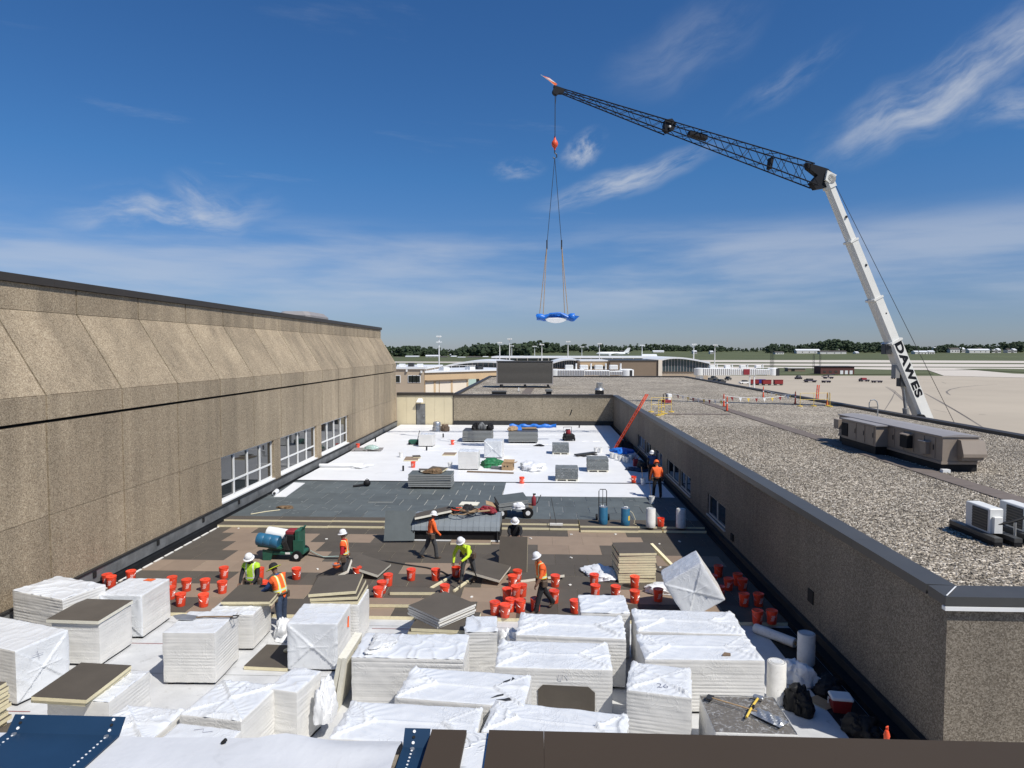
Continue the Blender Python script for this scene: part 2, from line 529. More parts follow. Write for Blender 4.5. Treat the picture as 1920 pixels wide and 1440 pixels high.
MT['condenser'] = pmat('condenser_white', (.74, .74, .71), .45, .05, 4)
MT['slat'] = pmat('louvre_grey', (.125, .115, .10), .6, .08, 3)
MT['walk'] = pmat('walkway_pad', (.16, .13, .11), .85, .15, 2)
MT['concrete'] = pmat('apron_concrete', (.45, .385, .295), .85, .09, .03, dirt=.08)
MT['taxi'] = pmat('taxiway_concrete', (.60, .54, .46), .85, .06, .01)
MT['grass'] = pmat('airfield_grass', (.095, .105, .040), .9, .25, .012)
MT['grass2'] = pmat('hill_grass', (.085, .098, .036), .9, .25, .008)
MT['tyre_mark'] = pmat('tyre_mark', (.20, .175, .15), .85, .2, 1)
MT['leaf'] = pmat('far_foliage', (.030, .048, .020), .9, .5, .07)
MT['house'] = pmat('house_white', (.62, .60, .56), .8, .1, .1)
MT['roof_dark'] = pmat('house_roof', (.10, .085, .075), .8, .2, .1)
MT['brick'] = pmat('red_brick', (.115, .042, .036), .85, .15, .5)
MT['purple'] = pmat('cart_purple', (.035, .025, .06), .6, .2, 2)
MT['cart_red'] = pmat('cart_red', (.24, .018, .018), .5, .1, 2)
MT['cart_blue'] = pmat('cart_blue', (.03, .04, .25), .5, .1, 2)
MT['pale_roof'] = pmat('white_metal_roof', (.76, .77, .77), .45, .04, .2)
MT['cyan'] = pmat('pale_green_glass', (.40, .52, .47), .2, .1, .5)
MT['cream_far'] = pmat('cream_roller_door', (.74, .66, .54), .7, .04, .3)
MT['clad'] = pmat('pale_zinc_cladding', (.21, .235, .25), .45, .12, 2)
MT['ink'] = pmat('blue_marker_ink', (.22, .23, .30), .6, .1, 9)
MT['seal'] = pmat('white_foam_bead', (.78, .76, .70), .8, .1, 20)
MT['scuff'] = pmat('pale_scuff', (.38, .39, .38), .8, .3, 9)

def clear_film(name):
    m, n, p, pos = newmat(name)
    p.inputs['Base Color'].default_value = (.9, .92, .93, 1)
    p.inputs['Roughness'].default_value = .12
    p.inputs['Specular IOR Level'].default_value = .7
    n.put(p.inputs['Alpha'], n.rng(n.noise(pos, 7, 6, .65, 2.0), .48, .74, .07, .50, True))
    b = n.new('ShaderNodeBump'); b.inputs['Strength'].default_value = .8; b.inputs['Distance'].default_value = .03
    n.put(b.inputs['Height'], n.noise(pos, 9, 5, .6, 1.5))
    n.l.new(b.outputs[0], p.inputs['Normal'])
    return m
MT['film'] = clear_film('clear_film')
def vest(name, base, stripe, edge):
    """hi-vis vest: two braces and a waist band, placed by the garment's own coordinates"""
    m, n, p, pos = newmat(name)
    a = n.new('ShaderNodeAttribute'); a.attribute_name = 'garment'
    x, s_, y = n.sep(a.outputs['Vector'])
    ax = n.math('ABSOLUTE', x)
    def band(v, c, h):
        return n.math('LESS_THAN', n.math('ABSOLUTE', n.math('SUBTRACT', v, c)), h)
    wide = n.math('MAXIMUM', band(ax, .105, .036), band(s_, .13, .040))
    slim = n.math('MAXIMUM', band(ax, .105, .017), band(s_, .13, .018))
    c = n.mix(wide, base, edge)
    c = n.mix(slim, c, stripe)
    n.put(p.inputs['Base Color'], c)
    p.inputs['Roughness'].default_value = .75
    b = n.new('ShaderNodeBump'); b.inputs['Strength'].default_value = .8; b.inputs['Distance'].default_value = .02
    n.put(b.inputs['Height'], n.noise(pos, 15, 4, .6)); n.l.new(b.outputs[0], p.inputs['Normal'])
    return m
MT['vest_o'] = vest('orange_vest', (.90, .13, .025), (.62, .62, .58), (.60, .72, .05))
MT['vest_y'] = vest('lime_vest', (.45, .70, .04), (.70, .70, .66), (.55, .80, .06))

# ================================================================== SETTING: ground, airfield, hills, far wood
GZ = -5.0
mb = MB(); mb.box(-6000, 6000, -600, 7000, GZ - .6, GZ - .10)
struct(mb.build('ground', MT['grass']))
mb = MB(); mb.add([(-400, 5, GZ), (900, 5, GZ), (900, 352, GZ), (-400, 352, GZ)], [(0, 1, 2, 3)])
struct(mb.build('apron', MT['concrete']))
def ground_poly(name, px, mat, z):
    pts = [at(x, y, z) for x, y in px]
    m = MB(); m.add(pts, [tuple(range(len(pts)))])
    return struct(m.build(name, mat))
for k, px in enumerate([
        [(560, 679.5), (960, 680.5), (960, 678.4), (560, 677.4)],
        [(1260, 671.6), (1690, 672.3), (1900, 668.2), (1690, 668.6), (1260, 669.2)],
        [(1300, 678.6), (1640, 679.8), (2050, 681.2), (2050, 677.4), (1640, 675.2), (1300, 674.6)],
        [(1330, 684.2), (1700, 687.4), (1880, 688.0), (2050, 688.0), (2050, 683.5), (1700, 682.0), (1330, 681.6)],
        [(1330, 690.4), (1740, 693.6), (2050, 693.2), (2050, 690.2), (1700, 688.8), (1330, 687.2)],
        [(1740, 694.0), (1770, 704.5), (2080, 712.0), (2080, 706.5), (1900, 700.5), (1830, 694.2)]]):
    ground_poly('taxiway', px, MT['taxi'], GZ + .03 + .012 * k)
ground_poly('grass_strip', [(1420, 703.0), (1752, 701.0), (1722, 694.4), (1560, 690.6), (1420, 689.4)], MT['grass'], GZ + .12)
ground_poly('grass_strip', [(1790, 691.6), (2080, 706.0), (2080, 693.8), (1850, 691.0)], MT['grass'], GZ + .13)
# apron slab joints and tyre marks
def strip_on_ground(name, px, wid, mat, z):
    pts = [at(x, y, z) for x, y in px]
    m = MB(); vs = []; n = len(pts)
    for i, p in enumerate(pts):
        d = (pts[min(i + 1, n - 1)] - pts[max(i - 1, 0)]).normalized()
        s = Vector((-d.y, d.x, 0)) * wid * .5 * (1 if 0 < i < n - 1 else .4)
        vs += [p - s, p + s]
    m.add(vs, [(2 * i, 2 * i + 1, 2 * i + 3, 2 * i + 2) for i in range(n - 1)])
    return struct(m.build(name, mat))
for px, wd in [
        ([(1782, 741), (1776, 737), (1775, 734), (1782, 730), (1800, 726), (1830, 723), (1870, 721)], .55),
        ([(1660, 725), (1672, 732), (1684, 742), (1696, 753), (1708, 766)], .35), ([(1663, 725), (1676, 732), (1690, 744), (1705, 758)], .25),
        ([(1733, 737), (1760, 752), (1790, 769), (1820, 787), (1845, 803)], .30), ([(1736, 738), (1766, 754), (1800, 774), (1850, 805)], .25),
        ([(1730, 717), (1765, 716), (1774, 719)], .5), ([(1679, 733), (1672, 748), (1658, 770)], .3), ([(1560, 712), (1480, 714), (1440, 717)], .3),
        ([(1750, 768), (1775, 773)], .3), ([(1835, 777), (1848, 777)], .5), ([(1500, 700 + 22), (1590, 724)], .25), ([(1720, 712), (1920, 716)], .6), ([(1700, 727), (1920, 733)], .4)]:
    strip_on_ground('tyre_mark', px, wd, MT['tyre_mark'], GZ + .02)
# rising ground beyond the airfield
hv, hf = [], []
NX, NY = 90, 16
def hill_z(x, y):
    t = min(1, max(0, (y - 900) / 900)); t = t * t * (3 - 2 * t)
    side = 1.0 + .55 * min(1, max(0, (x - 500) / 900)) - .35 * min(1, max(0, (-x) / 500))
    return GZ - .3 + t * (13.5 * side + 2.5 * math.sin(x * .004 + 1) + 1.5 * math.sin(x * .011))
for j in range(NY):
    for i in range(NX):
        x, y = -2400 + 5200 * i / (NX - 1), 900 + 2600 * j / (NY - 1)
        hv.append((x, y, hill_z(x, y)))
hf = [(j * NX + i, j * NX + i + 1, (j + 1) * NX + i + 1, (j + 1) * NX + i) for j in range(NY - 1) for i in range(NX - 1)]
mb = MB(); mb.add(hv, hf)
struct(mb.build('hill', MT['grass2'], smooth=True))
def wood(label, spans, seed):
    rg = random.Random(seed)
    m = MB()
    for x0, x1, Y0, Y1, n, hmin, hmax in spans:
        for i in range(n):
            px = rg.uniform(x0, x1); Y = rg.uniform(Y0, Y1)
            X = (px - 1012) / FPX * Y
            z = hill_z(X, Y)
            h = rg.uniform(hmin, hmax) * (.86 + .24 * math.sin(px * .021) + .14 * math.sin(px * .057 + 1)); wd = h * rg.uniform(.42, .62)
            m.cyl((X, Y, z - 1), (X, Y, z + h * .5), .35, .2, 4, False)
            for k in range(rg.randint(9, 13)):
                a = rg.uniform(0, 6.28); rr = wd * rg.uniform(.1, .9); zz = z + h * rg.uniform(.08, .88)
                s = wd * rg.uniform(.22, .42) * (1.15 - .5 * (zz - z) / h)
                m.ball((X + rr * math.cos(a) * (1.1 - .6 * (zz - z) / h), Y + rr * math.sin(a), zz), (s, s, s * .8), 6, 4, None, .28, rg)
    o = m.build('far_wood', MT['leaf'])
    o['kind'] = 'stuff'; o['label'] = label
    return o
wood('dark green wood on the skyline behind the terminal roofs',
     [(600, 990, 1180, 1400, 330, 15, 24), (600, 1200, 1380, 1600, 230, 17, 25), (1080, 1340, 1500, 1750, 130, 10, 16)], 3)
wood('dark green wood on the hills behind the airfield',
     [(1250, 1450, 1550, 1800, 120, 10, 17), (1430, 1760, 1420, 1750, 420, 14, 25), (1700, 2100, 1450, 1850, 330, 10, 19)], 4)

# ================================================================== FAR BUILDINGS AND AIRFIELD THINGS
def far_box(px0, px1, ytop, Y, dep, zbase=None):
    a, b = aY(px0, ytop, Y), aY(px1, ytop, Y)
    zb = GZ if zbase is None else zbase
    return a.x, b.x, Y, Y + dep, zb, a.z
# houses and sheds under the wood
HOUSES = [(740, 750, 669, 1150), (760, 784, 667, 1150), (798, 823, 665.5, 1160), (826, 838, 668, 1140), (845, 855, 667, 1160),
          (858, 872, 669, 1130), (876, 900, 668, 1130), (905, 915, 668, 1150), (733, 740, 657, 1330), (800, 808, 655.5, 1400), (843, 850, 664, 1200),
          (1494, 1537, 654.5, 1400), (1538, 1587, 657.5, 1350), (1568, 1574, 653.5, 1440), (1605, 1611, 659, 1350), (1454, 1470, 659, 1350),
          (1716, 1740, 657.5, 1330), (1742, 1753, 657, 1340), (1782, 1800, 652, 1450), (1803, 1810, 651.5, 1480), (1818, 1856, 654, 1430), (1836, 1844, 652, 1500),
          (1860, 1866, 653, 1450), (1871, 1877, 653, 1450), (1890, 1896, 653.5, 1450), (1901, 1907, 653.5, 1450), (1754, 1758, 651, 1480),
          (1125, 1132, 659.5, 1300), (1205, 1232, 664, 900), (1225, 1245, 657, 1400), (1163, 1170, 657.3, 1350), (1300, 1307, 657, 1350), (1332, 1338, 657.6, 1350)]
for i, (x0, x1, yt, Y) in enumerate(HOUSES):
    X0, X1, y0, y1, zb, zt = far_box(x0, x1, yt, Y, 14)
    zb = max(zb, zt - rnd.uniform(5, 8)); 
    lab, grp = (('small house in front of the wood beyond the curved terminal roof', 'houses beyond the curved terminal') if x0 < 1000 else
                ('pale shed on the green slope beyond the long concourse', 'sheds beyond the concourse') if x0 < 1400 else
                ('long white hangar under the wood behind the red brick building', 'hangars behind the brick building') if x0 < 1620 else
                ('small white house on the hill beyond the crane boom', 'houses beyond the crane'))
    root = thing('house', lab, 'house', ((X0 + X1) / 2, Y, min(zb, hill_z(X0, Y + 7))), 0, grp)
    hw = (X1 - X0) / 2; z0 = root.location.z; hh = zt - z0
    MB().box(-hw, hw, 0, 14, -1.5, hh * .68).build('wall', MT['house'], root)
    MB().extr([(-hw * 1.05, -.5, hh * .68), (-hw * 1.05, 14.5, hh * .68), (-hw * 1.05, 7, hh)], (hw * 2.1, 0, 0)).build('roof', MT['pale_roof'] if i % 3 else MT['roof_dark'], root)
    for k in (-.5, .1, .6):
        MB().box(hw * k - .8, hw * k + .8, -.15, .1, hh * .2, hh * .42).build('window', MT['dark'], root)

# beige office block behind the cream wall
X0, X1, y0, y1, zb, zt = far_box(690, 795, 692, 121, 22)
t = thing('office_block', 'beige two storey block with dark square windows behind the cream wall', 'building', (X0, 121, GZ))
MB().box(0, X1 - X0, 0, 22, 0, zt - GZ).build('wall', MT['beige_far'], t)
MB().box(-.2, X1 - X0 + .25, -.25, 22.2, zt - GZ + .003, zt - GZ + .35).build('roof_edge', MT['pale_roof'], t)
for a, b in ((742.5, 750), (766, 773), (774, 780), (781, 787.5)):
    pa, pb = aY(a, 704.5, 121), aY(b, 716.5, 121)
    f = MB().box(pa.x - X0 - .12, pb.x - X0 + .12, -.08, .2, pb.z - GZ - .1, pa.z - GZ + .1).build('window', MT['frame_w'], t)
    MB().box(pa.x - X0, pb.x - X0, -.12, .1, pb.z - GZ, pa.z - GZ).build('pane', MT['glass'], f)
for q in ((790.5, 697, 'white'), (763, 694.5, 'white')):
    p = aY(q[0], q[1], 121)
    MB().box(p.x - X0 - .15, p.x - X0 + .15, -.3, -.01, p.z - GZ - .25, p.z - GZ + .2).build('wall_lamp', MT['white'], t)
# rooftop clutter on it
for k in range(5):
    MB().box(1.5 + k * 1.7, 2.5 + k * 1.7, 4, 5.2, zt - GZ + .3, zt - GZ + .9 + .2 * (k % 2)).build('roof_unit', MT['steel_dark' if k % 2 else 'white'], t)
# long service building with roller doors, running away from the camera
A, B = aY(796, 693.5, 121.2), aY(985, 686.6, 141)
A.z = B.z = 4.4 - .6
d = (B - A); Ln = d.length; ang = math.atan2(d.y, d.x)
t = thing('service_building', 'long beige service building with a row of cream roller doors', 'building', (A.x, A.y, GZ), ang)
ht = A.z - GZ
MB().box(0, Ln, 0, 16, 0, ht).build('wall', MT['beige_far2'], t)
MB().box(-.1, Ln + .1, -.3, 16, ht + .003, ht + .3).build('roof_edge', MT['pale_roof'], t)
def along(px, py, base=A, u=d.normalized()):
    r = _ray(px, py); # intersect vertical plane of the wall
    nrm = Vector((-u.y, u.x, 0)); k = (base - Vector((0, 0, CAMZ))).dot(nrm) / r.dot(nrm)
    p = Vector((0, 0, CAMZ)) + r * k
    return (p - base).dot(u)
doors = [(797, 813), (816, 822), (823.5, 845), (848, 874.5)]
for a, b in doors:
    MB().box(along(a, 715), along(b, 715), -.12, .1, ht - 4.1, ht - 1.55).build('roller_door', MT['cream_far'], t)
MB().box(along(877, 712), along(892, 712), -.12, .1, ht - 4.1, ht - 1.5).build('glazed_door', MT['cyan'], t)
MB().box(along(892.5, 712), along(898, 712), -.12, .1, ht - 4.1, ht - 1.5).build('doorway', MT['dark'], t)
MB().box(along(796.5, 712), along(876, 712), -.6, .1, ht - 1.5, ht - 1.38).build('canopy', MT['brown_far'], t)
for a in (814, 846, 875.5, 899, 905):
    MB().box(along(a, 712) - .2, along(a, 712) + .2, -.2, .1, 0, ht - 1.5).build('pilaster', MT['beige_far2'], t)
for k in (2, 5, 6):
    MB().box(1 + k * 2.2, 2.4 + k * 2.2, 1, 2.5, ht + .28, ht + .9).build('roof_unit', MT['white'] if k % 3 else MT['steel_dark'], t)
for k in range(7):
    MB().cyl((k * 2.0 + .4, 0, ht + .2), (k * 2.0 + .4, 0, ht + 1.2), .04, None, 5).build('railing_post', MT['white'], t)
MB().box(.4, 12.6, -.03, .03, ht + 1.15, ht + 1.22).build('railing', MT['white'], t)

# terminals with curved white roofs
def curved_hall(name, label, px0, px1, ybase, ycrown, yband, Y, dep, glass=True, mat='pale_roof', rise_at=.5):
    a, b = aY(px0, ybase, Y), aY(px1, ybase, Y)
    zc = aY((px0 + px1) / 2, ycrown, Y).z
    zg = aY(px0, yband, Y).z
    L = b.x - a.x
    t = thing(name, label, 'terminal', (a.x, Y, GZ))
    n = 18; prof = []
    for i in range(n + 1):
        u = i / n
        prof.append((L * u, (a.z - GZ) + (zc - a.z) * math.sin(math.pi * u ** (math.log(.5) / math.log(rise_at)))))
    th = (zc - a.z) * .22 + .15
    m = MB()
    poly = [(x, -1.2, z) for x, z in prof] + [(x, -1.2, z - th) for x, z in reversed(prof)]
    n1 = n + 1
    vs = [(x, y, z + dz) for dz in (0, -th) for y in (-1.2, dep) for x, z in prof]
    fs = []
    for i in range(n):
        fs += [(i, i + 1, n1 + i + 1, n1 + i), (2 * n1 + i, 3 * n1 + i, 3 * n1 + i + 1, 2 * n1 + i + 1), (i, 2 * n1 + i, 2 * n1 + i + 1, i + 1), (n1 + i, n1 + i + 1, 3 * n1 + i + 1, 3 * n1 + i)]
    fs += [(0, n1, 3 * n1, 2 * n1), (n, 2 * n1 + n, 3 * n1 + n, n1 + n)]
    m.add(vs, fs); m.build('curved_roof', MT[mat], t, smooth=True)
    MB().box(.3, L - .3, .3, dep - 1, 0, zg - GZ).build('wall', MT['beige_far'], t)
    if glass:
        m = MB()
        vs, fs = [], []
        for i, (x, z) in enumerate(prof):
            vs += [(x, 0, zg - GZ), (x, 0, max(z - th * .8, zg - GZ + .02))]
        fs = [(2 * i, 2 * i + 2, 2 * i + 3, 2 * i + 1) for i in range(n)]
        m.add(vs, fs); m.build('glazing', MT['glass_blue'], t)
        for i in range(1, 2 * n, 2):
            x = L * i / (2 * n)
            u = i / (2 * n); z = (a.z - GZ) + (zc - a.z) * math.sin(math.pi * u ** (math.log(.5) / math.log(rise_at))) - th
            if z > zg - GZ + .3:
                MB().box(x - .09, x + .09, -.12, .1, zg - GZ, z).build('mullion', MT['hvac_top'], t)
    return t
curved_hall('curved_terminal', 'curved white roofed hall with a strip of dark glazing above the roller doors', 832, 1010, 687, 676, 689, 168, 30, True, 'pale_roof', .42)
curved_hall('curved_terminal', 'low arched white roof behind the grey louvre screen', 1030, 1108, 681, 672.5, 690, 190, 30)
# long flat white canopy roof on the skyline
a, b = aY(960, 668.3, 330), aY(1245, 668.3, 330)
t = thing('concourse', 'long low concourse with a thin pale roof line behind the brown block', 'terminal', (a.x, 330, GZ))
MB().box(-10, b.x - a.x, -3, 40, a.z - GZ - .8, a.z - GZ).build('roof', MT['pale_roof'], t)
MB().box(-10, b.x - a.x - 2, 0, 38, 0, a.z - GZ - .81).build('wall', MT['glass_blue'], t)
for k in range(15):
    MB().box(k * 5.2 - 8, k * 5.2 - 7.7, -.2, 0, 0, a.z - GZ - .82).build('column', MT['white'], t)
# glazed hall with the sweeping roof
t = curved_hall('glazed_hall', 'tall glazed hall with a white roof sweeping down beside the jet bridge', 1228, 1330, 679, 669.5, 697, 215, 34, True, 'pale_roof', .38)
# beige block with strip windows + brown block
for (x0, x1, yt, Y, mat, label, win) in [
        (1088, 1142, 677.5, 175, 'beige_far2', 'small beige block with strip windows beside the brown block', [(1093, 1103), (1105, 1114), (1117, 1124), (1126, 1137)]),
        (1144, 1233, 677.2, 172, 'brown_far', 'plain dark brown windowless block beyond the gravel roof', [])]:
    X0, X1, y0, y1, zb, zt = far_box(x0, x1, yt, Y, 20)
    t = thing('terminal_block', label, 'building', (X0, Y, GZ))
    MB().box(0, X1 - X0, 0, 20, 0, zt - GZ).build('wall', MT[mat], t)
    MB().box(-.15, X1 - X0 + .15, -.15, 20, zt - GZ + .003, zt - GZ + .3).build('roof_edge', MT['pale_roof'] if mat != 'brown_far' else MT['coping_grey'], t)
    for a, b in win:
        pa, pb = aY(a, 686.5, Y), aY(b, 691, Y)
        MB().box(pa.x - X0, pb.x - X0, -.12, .1, pb.z - GZ, pa.z - GZ).build('window', MT['glass'], t)
    if not win:
        MB().box(X1 - X0 + .15, X1 - X0 + 1.1, -.4, 20, 0, zt - GZ + .35).build('end_wall', MT['cream_far'], t)
# jet bridges
def jet_bridge(label, px0, px1, ytop, ybot, Y, n, logo=False):
    a, b = aY(px0, ytop, Y), aY(px1, ybot, Y)
    t = thing('jet_bridge', label, 'jet bridge', (a.x, Y, GZ))
    L = b.x - a.x; z0, z1 = b.z - GZ, a.z - GZ; h = z1 - z0
    for k, (u0, u1, g) in enumerate(((0, .36, .0), (.36, .70, .18), (.70, .88, .36))):
        MB().bevbox(L * u0, L * u1, g, 3.2 - g, z0 + g * .5, z1 - g * .7, .12).build('tunnel', MT['white'], t)
        nr = int(n * (u1 - u0))
        for i in range(nr):
            x = L * (u0 + (u1 - u0) * (i + .5) / nr)
            MB().box(x - .07, x + .07, g - .1, g - .003, z0 + g * .5 + .1, z1 - g * .7 - .12).build('tunnel_rib', MT['hvac_top'], t)
    MB().lathe([(1.3, z0 - .2), (1.5, z0), (1.5, z1 - .1), (1.0, z1 + .1)], 14, T(L * .93, 1.6, 0)).build('cab', MT['white'], t, True)
    MB().box(L * .955, L * 1.0, .2, 3.0, z0 - .1, z1 - .1).build('bellows', MT['steel_dark'], t)
    MB().lathe([(1.2, 0), (1.2, z0), (1.7, z0 + .01), (1.7, z1 - .1), (.5, z1 + .1)], 14, T(-.6, 1.6, 0)).build('rotunda', MT['condenser'], t, True)
    for x in (L * .62, L * .68):
        MB().cyl((x, .7, 0.9), (x, .7, z0 + .2), .22, None, 8).build('lift_column', MT['white'], t)
    MB().box(L * .58, L * .72, .2, 2.6, .5, 1.0).build('bogie', MT['steel_dark'], t)
    for x in (L * .60, L * .70):
        MB().cyl((x, .1, .5), (x, .5, .5), .5, None, 12).build('wheel', MT['black'], t)
    for k in range(4):
        x = L * (.1 + .2 * k)
        MB().bevbox(x, x + 1.6, .8, 2.2, z1 + .02, z1 + .9, .1).build('roof_unit', MT['white'] if k % 2 else MT['condenser'], t)
        MB().cyl((x + 2.2, 1.3, z1), (x + 2.2, 1.3, z1 + 1.2), .18, None, 7).build('vent_pipe', MT['white'], t)
    if logo:
        p = aY(1400, 694, Y)
        MB().box(p.x - a.x - .9, p.x - a.x + .9, -.14, -.104, z0 + .2, z1 - .2).build('sign_panel', MT['maroon'], t)
    return t
jet_bridge('white jet bridge standing in front of the brown block', 1046, 1186, 693.0, 705, 132, 46)
jet_bridge('white ribbed jet bridge beside the glazed hall', 1318, 1462, 690.5, 704, 200, 40, True)
# light masts
MASTS = [(823, 631, 150), (937, 643, 260), (955.5, 636, 240), (959.5, 649, 420), (1002.5, 650, 420), (1016, 646.5, 320), (1065, 641, 260),
         (1091, 651, 430), (1124, 645, 280), (1204, 648, 360), (1301, 646, 240), (1340.5, 647.5, 330)]
mast0 = None
for i, (px, yt, Y) in enumerate(MASTS):
    p = aY(px, yt, Y); h = p.z - GZ
    lab = ('tall floodlight mast with two white lamp rings behind the cream wall' if i == 0 else 'slim floodlight mast rising behind the grey louvre screen' if px < 1030 else
           'slim floodlight mast rising behind the white jet bridge and brown block' if px < 1210 else 'floodlight mast beside the tall glazed hall')
    t = thing('light_mast', lab, 'light mast', (p.x, Y, GZ), 0, None if i == 0 else 'floodlight masts, ' + lab.split('mast ')[1])
    k = Y / 250
    MB().cyl((0, 0, 0), (0, 0, h), .26 * k ** .5, .13 * k ** .5, 8).build('pole', MT['white'], t)
    MB().box(-.85 * k, .85 * k, -.5, .5, h - .1, h + .22 * k).build('lamp_ring', MT['white'], t)
    for s in (-.6, 0, .6):
        MB().box((s - .2) * k, (s + .2) * k, -.75, -.51, h - .15, h + .3 * k).build('floodlight', MT['condenser'], t)
    if i == 0:
        MB().box(-.6, .6, -.4, .4, h - 1.35, h - 1.15).build('lamp_ring', MT['white'], t)
# lattice masts on the airfield
for px, yt, yb in ((1446, 656, 686), (1450, 656, 686), (1526, 664, 690), (1538, 663, 690)):
    Y = 440; p, q = aY(px, yt, Y), aY(px, yb, Y)
    t = thing('lattice_mast', 'thin dark lattice mast standing on the airfield grass', 'mast', (p.x, Y, GZ), 0, 'dark lattice masts')
    h = p.z - GZ
    for sx in (-.5, .5):
        MB().cyl((sx, 0, -.2), (sx * .8, 0, h), .12, None, 5).build('upright', MT['steel_dark'], t)
    for k in range(8):
        MB().cyl((-.5, 0, h * k / 8), (.5, 0, h * (k + 1) / 8), .06, None, 4).build('brace', MT['steel_dark'], t)
# small red brick building
X0, X1, y0, y1, zb, zt = far_box(1539, 1602, 686.5, 372, 9)
t = thing('brick_building', 'low red brick building with pale doors on the airfield edge', 'building', (X0, 372, GZ + .1))
MB().box(0, X1 - X0, 0, 9, -.3, zt - GZ - .5).build('wall', MT['brick'], t)
MB().box(-.3, X1 - X0 + .3, -.4, 9.4, zt - GZ - .497, zt - GZ - .1).build('roof', MT['coping_grey'], t)
for u in (.58, .72, .86):
    MB().box((X1 - X0) * u, (X1 - X0) * u + 1.6, -.1, .1, -.1, 2.0).build('door', MT['white'], t)
for u in (.08, .25, .42):
    MB().box((X1 - X0) * u, (X1 - X0) * u + 1.4, -.08, .1, .9, 1.8).build('window', MT['glass'], t)
X0, X1, y0, y1, zb, zt = far_box(1478, 1510, 684.0, 420, 6)
t = thing('field_shelter', 'low pale flat roofed shelter on the airfield grass', 'shelter', (X0, 420, GZ + .1))
MB().box(0, X1 - X0, 0, 6, -.3, 1.9).build('wall', MT['brown_far'], t)
MB().box(-.4, X1 - X0 + .4, -.4, 6.4, 1.903, 2.3).build('roof', MT['house'], t)
MB().box(2, 4, -.1, .1, -.1, 1.7).build('door', MT['dark'], t)
# parked airliner
p = aY(1118, 663.2, 760)
t = thing('airliner', 'white airliner parked beyond the long concourse roof', 'airplane', (p.x, 760, p.z - 4.2))
M = Matrix.Rotation(R(90), 4, 'Y')
prof = [(.15, 0), (1.3, 1.6), (2.0, 4), (2.1, 8), (2.1, 24), (1.7, 29), (.9, 34), (.3, 37)]
MB().lathe(prof, 14, T(0, 0, 4.2) @ M).build('fuselage', MT['white'], t, True)
MB().extr([(30, -.2, 5.5), (36.5, -.2, 5.2), (38.5, -.2, 11), (35.5, -.2, 11)], (0, .4, 0)).build('tail_fin', MT['white'], t)
for s in (-1, 1):
    MB().extr([(13, 0, 3.4), (19, 0, 3.4), (24, s * 16, 4.4), (22, s * 16, 4.4)], (0, 0, .35)).build('wing', MT['white'], t)
    MB().lathe([(.9, 0), (1.1, 1), (1.0, 3), (.7, 3.6)], 10, T(13.5, s * 5.5, 2.4) @ M).build('engine', MT['condenser'], t, True)
    MB().extr([(32, 0, 5), (35.5, 0, 5), (37.5, s * 6, 5.4), (36, s * 6, 5.4)], (0, 0, .25)).build('tailplane', MT['white'], t)
for x in (4, 17):
    MB().cyl((x, 0, -5.4), (x, 0, 3), .3, None, 6).build('landing_gear', MT['steel_dark'], t)
# vehicles and carts on the apron
def at_ground(px, py):
    return at(px, py, GZ + .004)
def truck(label, px, py, L, h, body, rz, kind='car', cab='steel_dark', group=None):
    p = at_ground(px, py)
    t = thing(kind, label, kind.replace('_', ' '), p, rz, group)
    w_ = L * .36
    MB().bevbox(-L / 2, L / 2, -w_ / 2, w_ / 2, h * .22, h * .6, .08).build('body', MT[body], t)
    m = MB(); m.extr([(-L * .28, -w_ * .45, h * .6), (L * .22, -w_ * .45, h * .6), (L * .12, -w_ * .45, h), (-L * .2, -w_ * .45, h)], (0, w_ * .9, 0))
    m.build('cabin', MT[cab], t)
    for sx in (-.32, .32):
        for sy in (-1, 1):
            MB().cyl((L * sx, sy * w_ * .5, h * .2), (L * sx, sy * w_ * .4, h * .2), h * .2, None, 10).build('wheel', MT['black'], t)
    return t
truck('small white car parked in front of the baggage carts', 1397, 720, 4.6, 1.5, 'white', R(10))
for px, py, c, lab in ((1414, 722, 'cart_red', 'red baggage cart next to the white car'), (1426, 721.5, 'cart_blue', 'blue baggage cart between red carts'),
                       (1437, 722.5, 'cart_red', 'red baggage cart next to the blue cart'), (1459, 722.5, 'cart_red', 'red baggage cart standing alone at the end of the row')):
    p = at_ground(px, py)
    t = thing('baggage_cart', lab, 'baggage cart', p, R(4))
    MB().box(-1.6, 1.6, -.8, .8, .42, .55).build('bed', MT['steel_dark'], t)
    MB().box(-1.55, 1.55, -.75, .75, .553, 2.0).build('curtain', MT[c], t)
    MB().box(-1.7, 1.7, -.85, .85, 2.003, 2.1).build('roof', MT['cart_red'] if c != 'cart_blue' else MT['cart_blue'], t)
    for sx in (-1.1, 1.1):
        for sy in (-.7, .7):
            MB().cyl((sx, sy - .08, .25), (sx, sy + .08, .25), .25, None, 9).build('wheel', MT['black'], t)
